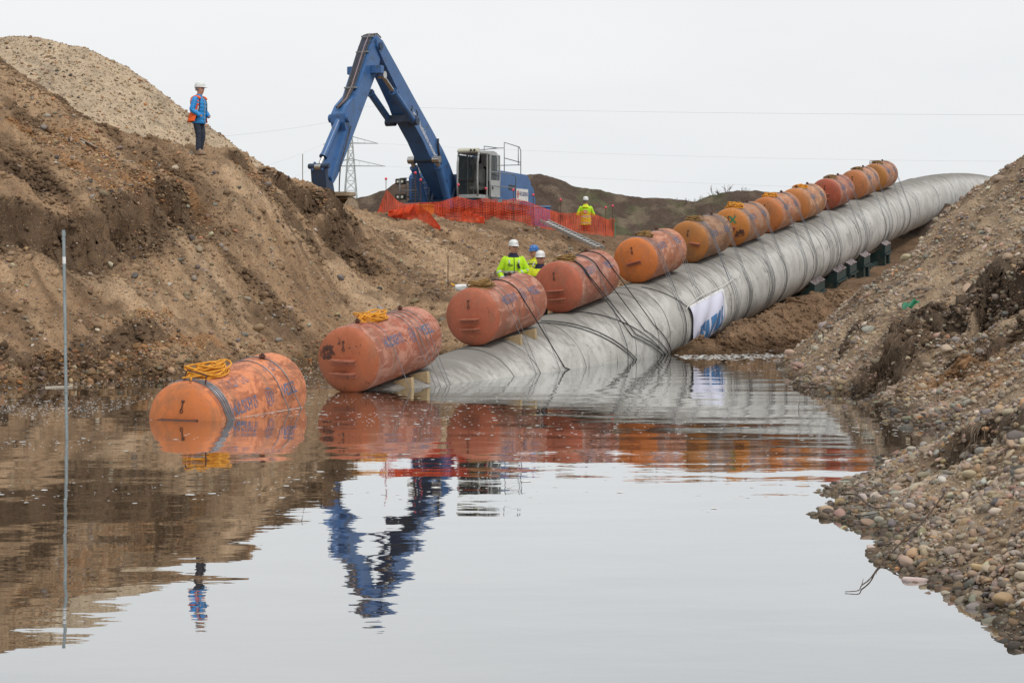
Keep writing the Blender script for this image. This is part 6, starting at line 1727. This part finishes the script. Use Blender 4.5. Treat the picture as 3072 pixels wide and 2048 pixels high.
# man in the blue quilted jacket on the bank's crest
p = P(597, 474, 45.2); g = ground_l(p[0], p[1])
cfg = dict(arms=[((0.0, 0.29, 1.14), (0.16, 0.21, 0.99), (1, -0.5, -0.2), False), ((-0.02, -0.29, 1.14), (0.16, -0.20, 0.99), (1, 0.5, -0.2), False)], jacket=M_puffer, quilt=0.06, fat=1.0, hem=0.80, trousers=M_jeans, hat=M_whitehat,
           glasses=True, zip=M_zip, head_turn=0.25, badge=M_greenpost, legs=[((0.05, 0.09, 0.5), (-0.01, 0.08, 0.09)), ((0.03, -0.07, 0.5), (0.02, -0.07, 0.09))])
man, mk, jk = person((p[0], p[1], g + 0.0), (0.93, -0.37), 1.0, cfg, 'man in a blue quilted jacket and orange vest on the crest of the bank')
b = MB(); rg = []
for z in np.linspace(0.84, 1.44, 14):                         # open vest: back and sides
    cx, rx_, ry_ = torso_at(max(z, 0.84)); fl = 1.10 + 0.10 * sstep(1.15, 0.9, z) if False else 1.08 + 0.42 * float(np.clip((1.2 - z) / 0.3, 0, 1))
    a0 = math.radians(np.interp(z, (0.9, 1.2, 1.44), (72, 50, 40)))
    rg.append(ellipse((cx - 0.02, 0), rx_ * fl, ry_ * fl, z, 30, a0, TWO - a0))
for r0, r1 in zip(rg[:-1], rg[1:]):
    for q in range(29): b.add([r0[q], r0[q + 1], r1[q + 1], r1[q]], [(0, 1, 2, 3)])
vest = mk(b, 'vest', M_orangecloth)
md = vest.modifiers.new('thick', 'SOLIDIFY'); md.thickness = 0.012
for s in (-1, 1):
    b = MB(); q = []
    for z in np.linspace(0.92, 1.44, 12):
        cx, rx_, ry_ = torso_at(z); a0 = math.radians(np.interp(z, (0.9, 1.2, 1.44), (66, 44, 34))) * s; q.append((cx - 0.02 + rx_ * 1.14 * abs(math.cos(a0)) ** 0.87, ry_ * 1.14 * math.copysign(abs(math.sin(a0)) ** 0.87, s), z))
    q.append((0.03, 0.10 * s, 1.50)); b.tube(q, 0.013, 6); mk(b, 'vest_lining', M_dark)
    b = MB(); q = [(0.0 + 0.13 * math.sin(t), 0.15 * s, 1.40 + 0.085 * math.cos(t)) for t in np.linspace(-1.4, 1.3, 10)]; b.tube(q, 0.035, 8); mk(b, 'vest_shoulder', M_orangecloth)
    b = MB(); q = []
    for z in np.linspace(1.08, 1.22, 4):
        cx, rx_, ry_ = torso_at(z); a0 = math.radians(np.interp(z, (0.9, 1.2, 1.44), (76, 54, 44))) * s; q.append((cx - 0.02 + rx_ * 1.17 * abs(math.cos(a0)) ** 0.87, ry_ * 1.17 * math.copysign(abs(math.sin(a0)) ** 0.87, s), z))
    b.tube(q, 0.018, 6); mk(b, 'reflective_strip', M_reflect)

def stand(px, Y, ztop, sc=1.0): 
    q = P(px, 800, Y); return (q[0], Y, ztop - 1.885 * sc)
# the three workers behind the tanks
cfg = dict(arms=[((0.02, 0.34, 1.13), (0.20, 0.10, 1.07), (0.6, -0.8, 0.1), True), ((-0.02, -0.34, 1.12), (0.13, -0.25, 0.90), (0.6, 0.7, -0.3), False)], jacket=M_hivis, fat=1.10, trousers=M_charcoal, hat=M_whitehat, moustache=True, hair=M_darkhair, glasses=True, head_turn=0.35,
           bands=[(0.985, 0.20, M_charcoal, 0, TWO), (1.105, 0.045, M_reflect, 0, TWO), (0.865, 0.04, M_reflect, 0, TWO)], sleeve_bands=True, shoulder_bands=True, collar=M_navycloth, zip=M_navycloth, badge=M_redprint)
_, mk, jk = person(stand(1540, 43.6, 2.883), (0.12, -1.0), 1.03, cfg, 'worker in a bright yellow jacket with a radio on the chest and a white helmet')
b = MB(); b.box((0.19, 0.105, 1.24), (0.035, 0.055, 0.11), np.array(Matrix.Rotation(0.35, 3, 'X'))); b.cyl((0.19, 0.09, 1.29), (0.19, 0.07, 1.35), 0.006); mk(b, 'radio', M_dark, False)
b = MB(); b.box((0.185, -0.1, 1.265), (0.012, 0.13, 0.02)); mk(b, 'pocket_flap', M_dark, False)
cfg = dict(arms=[((0.0, 0.31, 1.14), (0.22, 0.16, 1.05), (0.9, -0.4, 0), True), ((0.0, -0.31, 1.14), (0.2, -0.16, 1.08), (0.9, 0.4, 0.0), True)], jacket=M_hivis2, fat=1.02, trousers=M_charcoal, hat=M_bluehat, hair=M_darkhair,
           bands=[(1.395, 0.07, M_navycloth, 0, TWO), (0.9, 0.1, M_charcoal, 0, TWO), (1.1, 0.04, M_reflect, 0, TWO)], sleeve_bands=True, shoulder_bands=True, badge=M_white, head_turn=0.1)
person(stand(1604, 45.0, 2.828, 0.97), (-0.75, -0.66), 0.97, cfg, 'worker in a blue helmet standing behind the two others')
cfg = dict(arms=[((0.02, 0.30, 1.12), (0.16, 0.2, 0.92), (0.8, -0.4, -0.2), False), ((0.02, -0.30, 1.12), (0.16, -0.2, 0.92), (0.8, 0.4, -0.2), False)], jacket=M_hivis2, fat=1.06, trousers=M_charcoal, hat=M_whitehat, glasses=True,
           bands=[(0.95, 0.045, M_reflect, 0, TWO)], sleeve_bands=True, collar=M_navycloth, lapel=M_navycloth)
_, mk, jk = person(stand(1621, 43.0, 2.663, 1.02), (-0.05, -1.0), 1.02, cfg, 'worker with glasses and a dark navy collar, nearest the tank of the black cables')
b = MB(); b.box((0.178, -0.11, 1.26), (0.012, 0.13, 0.022)); mk(b, 'pocket_flap', M_navycloth, False)
# the lone worker by the netting, seen from behind
q = P(1757, 589, 72.5)
cfg = dict(arms=[((-0.04, 0.32, 1.13), (0.16, 0.2, 1.12), (0.8, -0.4, 0.2), False), ((0.1, -0.32, 1.12), (0.28, -0.14, 1.3), (0.6, 0.5, 0.6), True)], jacket=M_hivis, fat=1.08, hem=0.72, trousers=pbr('red_brown_trousers', (0.10, 0.025, 0.02), None, 8, 0.85), hat=M_whitehat,
           bands=[(1.06, 0.05, M_reflect, 0, TWO), (0.90, 0.20, M_hivis2, 0, TWO), (0.79, 0.035, M_reflect, 0, TWO)], collar=M_hivis2)
_, mk, jk = person((q[0], q[1], q[2] - 1.885), (0.12, 1.0), 1.0, cfg, 'worker in a yellow jacket seen from behind, standing at the netting')
b = MB(); b.box((-0.172, 0.0, 1.25), (0.012, 0.13, 0.13)); mk(b, 'back_patch', M_reflect, False)
b = MB(); b.box((-0.180, 0.0, 1.29), (0.008, 0.12, 0.02)); b.box((-0.180, 0.0, 1.215), (0.008, 0.12, 0.025)); mk(b, 'back_print', M_navy, False)
b = MB(); b.loft([ellipse((-0.05, 0), 0.13, 0.16, 1.40, 20), ellipse((-0.08, 0), 0.10, 0.14, 1.45, 20), ellipse((-0.05, 0), 0.08, 0.10, 1.50, 20)]); mk(b, 'hood', M_hivis2)

# ------------------------------------------------------------------ gauge pole in the water
M_galv = pbr('galvanised_steel', (0.34, 0.38, 0.39), (0.25, 0.29, 0.30), 5, 0.42, 0.55)
pt, pb_ = P(191, 690, 23.0), np.array((-5.76, 22.9, -0.7))
pole = tag(empty('gauge_pole', pb_), 'tall thin grey steel pole standing in the water at the left', 'pole')
b = MB(pb_); b.cyl(pb_, pt, 0.021, n=12); b.build('tube', M_galv, pole, auto=40)
dirp = (pt - pb_) / np.linalg.norm(pt - pb_)
for s, w, h in ((3.36, 0.027, 0.05), (3.29, 0.025, 0.02), (2.62, 0.0225, 0.006), (1.93, 0.0225, 0.006), (1.3, 0.0225, 0.006), (0.98, 0.027, 0.03), (0.92, 0.025, 0.02), (3.38, 0.024, 0.03)):
    c = pb_ + dirp * s; b = MB(pb_); b.cyl(c - dirp * h / 2, c + dirp * h / 2, w, n=12); b.build('collar', M_galv if h > 0.01 else M_blacksteel, pole, auto=40)
c = pb_ + dirp * 3.02; b = MB(pb_); b.cyl(c - dirp * 0.045, c + dirp * 0.045, 0.0222, n=12); b.build('sticker', M_white, pole, auto=40)

# ------------------------------------------------------------------ odds and ends on the banks
M_wood = pbr('weathered_wood', (0.30, 0.23, 0.17), (0.2, 0.15, 0.11), 14, 0.9)
M_bark = pbr('dark_twig', (0.085, 0.055, 0.04), None, 18, 0.9)
M_palewood = pbr('bleached_wood', (0.52, 0.46, 0.38), None, 14, 0.9)
def plank(px0, py0, px1, py1, label, w=0.09, mat=M_wood, f=None, gl=None):
    a, c = np.array(hit(px0, py0)), np.array(hit(px1, py1)); a[2] = ground_l(a[0], a[1]) + 0.05; c[2] = ground_l(c[0], c[1]) + 0.05
    o = tag(empty('plank', a), label, 'plank'); b = MB(a); b.bar(a, c, w, 0.018); b.build('board', mat, o, bevel=0.006)
plank(240, 444, 290, 470, 'weathered board sticking out of the orange gravel patch', 0.10)
plank(366, 508, 403, 502, 'short pale board lying on the slope left of the man', 0.07, M_palewood)
wb = np.array((-8.45, 32.9, 0.0)); o = tag(empty('floating_board', wb), 'pale board floating at the left water edge', 'plank'); b = MB(wb); b.bar(wb + np.array((-0.24, -0.03, 0.008)), wb + np.array((0.24, 0.12, 0.016)), 0.12, 0.025); b.build('board', M_palewood, o, bevel=0.008)
# plastic bag behind the third tank
q = np.array(P(1386, 862, 42.5)); q[2] = max(q[2], ground_l(q[0], q[1]) + 0.1); o = tag(empty('plastic_bag', q), 'crumpled white plastic bag lying behind the third tank', 'bag')
shp, fc = stone_shapes(2, 3, 2.0); b = MB(q); b.add([q + s_ * np.array((0.2, 0.14, 0.12)) for s_ in shp[1]], [tuple(f_) for f_ in fc]); b.build('bag', M_white, o, smooth=True)
b = MB(q); b.tube([q + np.array((-0.18, 0, 0.04)), q + np.array((-0.27, 0, 0.1))], [0.03, 0.015], 8); b.build('knot', M_yellow, o, smooth=True)
# green scrap of plastic sheet on the right bank
gp = np.array(hit_r(2730, 960)); gp = gp + np.array((-0.12, -0.5, 0)); gp[2] = max(ground_r(gp[0], gp[1]), ground_r(gp[0] + 0.1, gp[1] + 0.1)) + 0.16; gd = tag(empty('plastic_scrap', gp), 'torn scrap of green plastic sheet on the right bank', 'plastic')
b = MB(gp); n = 14; vs_ = []
for i_ in range(n + 1):
    for j_ in range(7):
        s_, t_ = i_ / n, j_ / 6; w_ = 0.02 + 0.06 * math.sin(math.pi * s_) ** 0.7
        vs_.append(gp + np.array((-0.14 + 0.30 * s_, 0.05 * math.sin(7 * s_ + 3 * t_) - 0.08 * t_, 0.10 * s_ + w_ * (0.5 - t_) * 1.5 + 0.03 * math.sin(11 * s_ + 5 * t_))))
b.add(vs_, [(i_ * 7 + j_, i_ * 7 + j_ + 1, (i_ + 1) * 7 + j_ + 1, (i_ + 1) * 7 + j_) for i_ in range(n) for j_ in range(6)])
o = b.build('sheet', pbr('green_plastic', (0.02, 0.17, 0.085), (0.03, 0.23, 0.12), 8, 0.5), gd, smooth=True); md = o.modifiers.new('thick', 'SOLIDIFY'); md.thickness = 0.006
# sticks
def stick_thing(pts, r0, label, mat=M_bark, twigs=(), cat='twig'):
    p = bez(pts, 6); o = tag(empty('twig', p[0]), label, cat); b = MB(p[0]); n = len(p)
    b.tube(p, [r0 * (1 - 0.7 * k / n) * (1 + 0.12 * math.sin(k * 2.3)) for k in range(n)], 6); b.build('stem', mat, o, smooth=True)
    for tw in twigs: b = MB(p[0]); q_ = bez(tw, 5); b.tube(q_, [r0 * 0.45 * (1 - 0.7 * k / len(q_)) for k in range(len(q_))], 5); b.build('side_shoot', mat, o, smooth=True)
def on_r(px, py, up=0.03): q_ = np.array(hit_r(px, py)); q_[2] = ground_r(q_[0], q_[1]) + up; return q_
def wpt(px, py, z): Y = F * (CAM_H - z) / (py - HZ); return P(px, py, Y)
stick_thing([on_r(2835, 1515, 0.1), on_r(2770, 1590, 0.06), on_r(2705, 1650, 0.05), wpt(2642, 1692, 0.012), wpt(2610, 1735, 0.012), wpt(2585, 1755, 0.014), wpt(2575, 1770, 0.012), wpt(2535, 1774, 0.006)], 0.008, 'long dark twig reaching from the gravel spit into the water',
            twigs=[[wpt(2640, 1693, 0.012), wpt(2630, 1690, 0.03), wpt(2628, 1682, 0.05)], [wpt(2585, 1755, 0.012), wpt(2590, 1735, 0.03)]])
stick_thing([on_r(2742, 1440, 0.05), on_r(2728, 1490, 0.04), on_r(2722, 1505, 0.04), on_r(2690, 1525, 0.03), on_r(2672, 1535, 0.03)], 0.014, 'pale bent stick lying upright on the near gravel', M_wood)
stick_thing([on_r(2525, 1488, 0.05), on_r(2570, 1510, 0.05), on_r(2600, 1530, 0.05), on_r(2630, 1538, 0.04), on_r(2670, 1540, 0.04)], 0.011, 'curved brown stick by the tip of the gravel spit', M_bark, twigs=[[on_r(2625, 1537, 0.04), on_r(2626, 1555, 0.04)], [on_r(2572, 1564, 0.05), on_r(2630, 1556, 0.05), on_r(2655, 1545, 0.04)]])
q = wpt(2398, 1228, 0.0); stick_thing([q + np.array((0, 0, -0.1)), q + np.array((-0.01, 0, 0.06)), q + np.array((0.015, 0, 0.13))], 0.006, 'tiny dark twig poking out of the water before the right bank')
# dry roots and grass hanging at the scarp of the right bank
M_root = pbr('dry_roots', (0.20, 0.145, 0.095), (0.12, 0.085, 0.06), 20, 0.9)
r_ = np.random.default_rng(77)
def root_tuft(c, n, ln, dirv, label):
    o = tag(empty('root_tuft', c), label, 'roots'); b = MB(c)
    for k in range(n):
        d_ = np.asarray(dirv, float) + r_.normal(0, 0.33, 3); d_ /= np.linalg.norm(d_); l_ = ln * r_.uniform(0.5, 1.1); s_ = c + r_.normal(0, 0.09, 3)
        b.tube([s_, s_ + d_ * l_ * 0.4 + np.array((0, 0, 0.01)), s_ + d_ * l_ * 0.75 - np.array((0, 0, 0.10 * l_)), s_ + d_ * l_ - np.array((0, 0, 0.30 * l_))], [0.006, 0.005, 0.004, 0.002], 4)
    tag(b.build('strands', M_root, o, fix=False), kind='stuff')
for px_, py_, n_, l_, dv, lab in ((2740, 1010, 34, 0.85, (-0.9, -0.3, -0.05), 'dry roots trailing left below the green plastic scrap'), (2690, 1075, 30, 0.5, (-0.3, -0.3, -0.9), 'dark roots hanging down the left face of the scarp'),
                                  (2655, 1130, 26, 0.5, (-0.3, -0.4, -0.8), 'lowest root tuft reaching the shore of the right bank'), (2930, 1330, 30, 0.16, (-0.5, -0.5, -0.6), 'small root clump under the near clod of soil'), (2860, 1000, 20, 0.45, (-0.5, -0.4, -0.6), 'root strands under the middle of the scarp')):
    c_ = on_r(px_, py_, 0.12); root_tuft(c_, n_, l_, dv, lab)

# ------------------------------------------------------------------ pylon, power lines, bare bushes
M_pylon = pbr('zinc_pylon', (0.47, 0.51, 0.51), None, 0.2, 0.7)
PYD = 430.0
pc = P(1052, 700, PYD); zt = P(0, 392, PYD)[2]
M_wire = pbr('power_line', (0.42, 0.44, 0.45), None, 0.1, 0.6)
py_base = np.array((pc[0], PYD, 3.3))
pyl = tag(empty('pylon', py_base), 'grey lattice power pylon far behind the excavator stick', 'pylon')
b = MB(py_base)
def leg(sx, sy, z): w = np.interp(z, (3.3, 14, zt), (3.4, 1.9, 0.25)); return np.array((pc[0] + sx * w, PYD + sy * w, z))
lv = np.concatenate((np.linspace(3.3, 14, 4), np.linspace(16.5, zt, 9)))
for sx, sy in ((-1, -1), (1, -1), (1, 1), (-1, 1)):
    b.bar(leg(sx, sy, 3.3), leg(sx, sy, 14), 0.2); b.bar(leg(sx, sy, 14), leg(sx, sy, zt), 0.17)
for z0_, z1_ in zip(lv[:-1], lv[1:]):
    for (ax_, ay_), (bx_, by_) in (((-1, -1), (1, -1)), ((1, -1), (1, 1)), ((1, 1), (-1, 1)), ((-1, 1), (-1, -1))):
        b.bar(leg(ax_, ay_, z0_), leg(bx_, by_, z1_), 0.1); b.bar(leg(bx_, by_, z0_), leg(ax_, ay_, z1_), 0.1); b.bar(leg(ax_, ay_, z1_), leg(bx_, by_, z1_), 0.08)
b.build('lattice', M_pylon, pyl, fix=False)
arms_z = [(P(0, 432, PYD)[2], 6.8), (P(0, 500, PYD)[2], 8.5)]
tips = []
for z_, w_ in arms_z:
    for s in (-1, 1):
        b = MB(py_base); tip = np.array((pc[0] + s * w_, PYD - s * 1.5, z_))
        for dy in (-1, 1): b.bar(np.array((pc[0], PYD + dy * 1.0, z_ + 0.2)), tip, 0.16); b.bar(np.array((pc[0], PYD + dy * 0.9, z_ + 1.9)), tip, 0.14)
        for t in (0.25, 0.5, 0.75): b.bar(np.array((pc[0] + s * w_ * t, PYD - 1 * (1 - t), z_ + 0.1)), np.array((pc[0] + s * w_ * t, PYD + (1 - t), z_ + 1.7 * (1 - t))), 0.08)
        b.build('cross_arm', M_pylon, pyl, fix=False); tips.append(tip)
def power_line(a, c, sag, label, r=0.012):
    pts = []
    for t in np.linspace(0, 1, 30): q_ = a + (c - a) * t; pts.append(q_ - np.array((0, 0, 4 * sag * t * (1 - t))))
    o = tag(empty('power_line', a), label, 'power line', 'power lines'); b = MB(a); b.tube(pts, r, 4); b.build('conductor', M_wire, o, fix=False)
tipR = [tips[1], tips[3]]; tipL = [tips[0], tips[2]]
power_line(tipR[0], P(3500, 485, 330), 1.2, 'upper power line running right from the pylon')
power_line(tipR[1], P(3500, 590, 330), 1.0, 'lower power line running right from the pylon')
power_line(np.array((pc[0], PYD, zt)) + np.array((0, 0, 6)), P(3500, 345, 330), 0.6, 'topmost faint earth wire running right above the excavator', 0.018)
power_line(tipL[0], P(500, 560, 380), 1.5, 'upper power line running left from the pylon')
power_line(tipL[1], P(500, 640, 380), 1.2, 'lower power line running left from the pylon')
power_line(np.array((pc[0], PYD, zt)) + np.array((0, 0, 3)), P(500, 420, 380), 0.8, 'topmost faint wire running left behind the stick', 0.018)

def bare_bush(px, ytop, Y, wpx, label, seed, gz=3.3):
    r = np.random.default_rng(seed); t = P(px, ytop, Y); H = t[2] - gz; base = np.array((t[0], Y, gz)); W = wpx * Y / F
    o = tag(empty('bare_bush', base), label, 'bush'); trunk, tw = MB(base), MB(base)
    def grow(p, d, l, r0, lvl):
        q_ = p + d * l; (trunk if lvl == 0 else tw).tube([p, p + d * l * 0.5 + r.normal(0, 0.03 * l, 3), q_], [r0, r0 * 0.85, r0 * 0.65], 4, caps=False)
        if lvl < 4:
            for k in range(3 if lvl < 3 else 4):
                nd = d + r.normal(0, 0.45, 3); nd[2] = abs(nd[2]) + 0.15; nd /= np.linalg.norm(nd); grow(p + d * l * r.uniform(0.5, 1.0), nd, l * r.uniform(0.5, 0.75), r0 * 0.62, lvl + 1)
    for k in range(9):
        x = (k - 4) / 4 * W * 0.4; d = np.array((x / max(H, 1) * 0.5, r.normal(0, 0.1), 1.0)); d /= np.linalg.norm(d)
        grow(base + np.array((x, 0, 0)), d, H * r.uniform(0.34, 0.44), 0.13, 0)
    trunk.build('trunk', M_twig, o, fix=False); tw.build('crown', M_twig, o, fix=False)
M_twig = pbr('far_twigs', (0.17, 0.145, 0.13), None, 1, 0.9)
bare_bush(2232, 532, 150, 110, 'larger bare bush on the skyline behind the ochre tanks', 4)
bare_bush(2035, 582, 150, 40, 'small bare bush on the skyline above the brown tank', 5)
bare_bush(2135, 548, 160, 55, 'thin bare bush left of the larger one on the skyline', 6)

# ------------------------------------------------------------------ foam flecks on the water
M_foam = pbr('foam', (0.78, 0.77, 0.74), None, 20, 0.7)
r_ = np.random.default_rng(9)
fv, ff = [], []
def fleck(x, y, s):
    n = 7; b0 = len(fv); fv.append((x, y, 0.004 + 0.06 * s))
    for k in range(n):
        a = 2 * math.pi * k / n; q_ = s * r_.uniform(0.5, 1.2); fv.append((x + q_ * 1.25 * math.cos(a), y + q_ * math.sin(a), 0.003))
    for k in range(n): ff.append((b0, b0 + 1 + k, b0 + 1 + (k + 1) % n))
cnt = 0
while cnt < 5200:
    Y = 15 + 31 * r_.uniform() ** 0.75; X = r_.uniform(-0.29 * Y - 0.5, min(0.26 * Y, 7)); 
    dens = float(fbm(np.array([X * 0.35]), np.array([Y * 0.5]), 4, 300)[0]); w_ = np.clip((dens - 0.42) * 4, 0.02, 1) * np.clip((Y - 14) / 9, 0.015, 1) * (0.35 + 0.65 * np.clip((2 - X) / 4, 0, 1))
    if r_.uniform() < w_: fleck(X, Y, np.clip(math.exp(r_.normal(math.log(0.010), 0.6)), 0.004, 0.05)); cnt += 1
for k in range(420):                                   # scum along the floating tank and the pipe
    t = r_.uniform(); M0 = TM[0][1]; q_ = M0 @ Vector((0.1 + 2.5 * t, -0.58 - 0.05 * r_.uniform(), 0)); fleck(q_.x + r_.normal(0, 0.015), q_.y + r_.normal(0, 0.015), r_.uniform(0.006, 0.018))
for k in range(500):
    X = r_.uniform(4.2, 8.0); fleck(X, 44.0 + r_.normal(0, 0.9) + 0.1 * X, r_.uniform(0.015, 0.06))
for k in range(600):
    X = r_.uniform(-9, -6.2); fleck(X, 27.3 + 0.35 * (X + 9) + r_.normal(0, 0.9), r_.uniform(0.008, 0.018))
me = make_mesh('foam_flecks', np.array(fv), np.array(ff)); tag(link('foam_flecks', me, M_foam), 'white foam flecks drifting on the brown water', 'foam', kind='stuff')
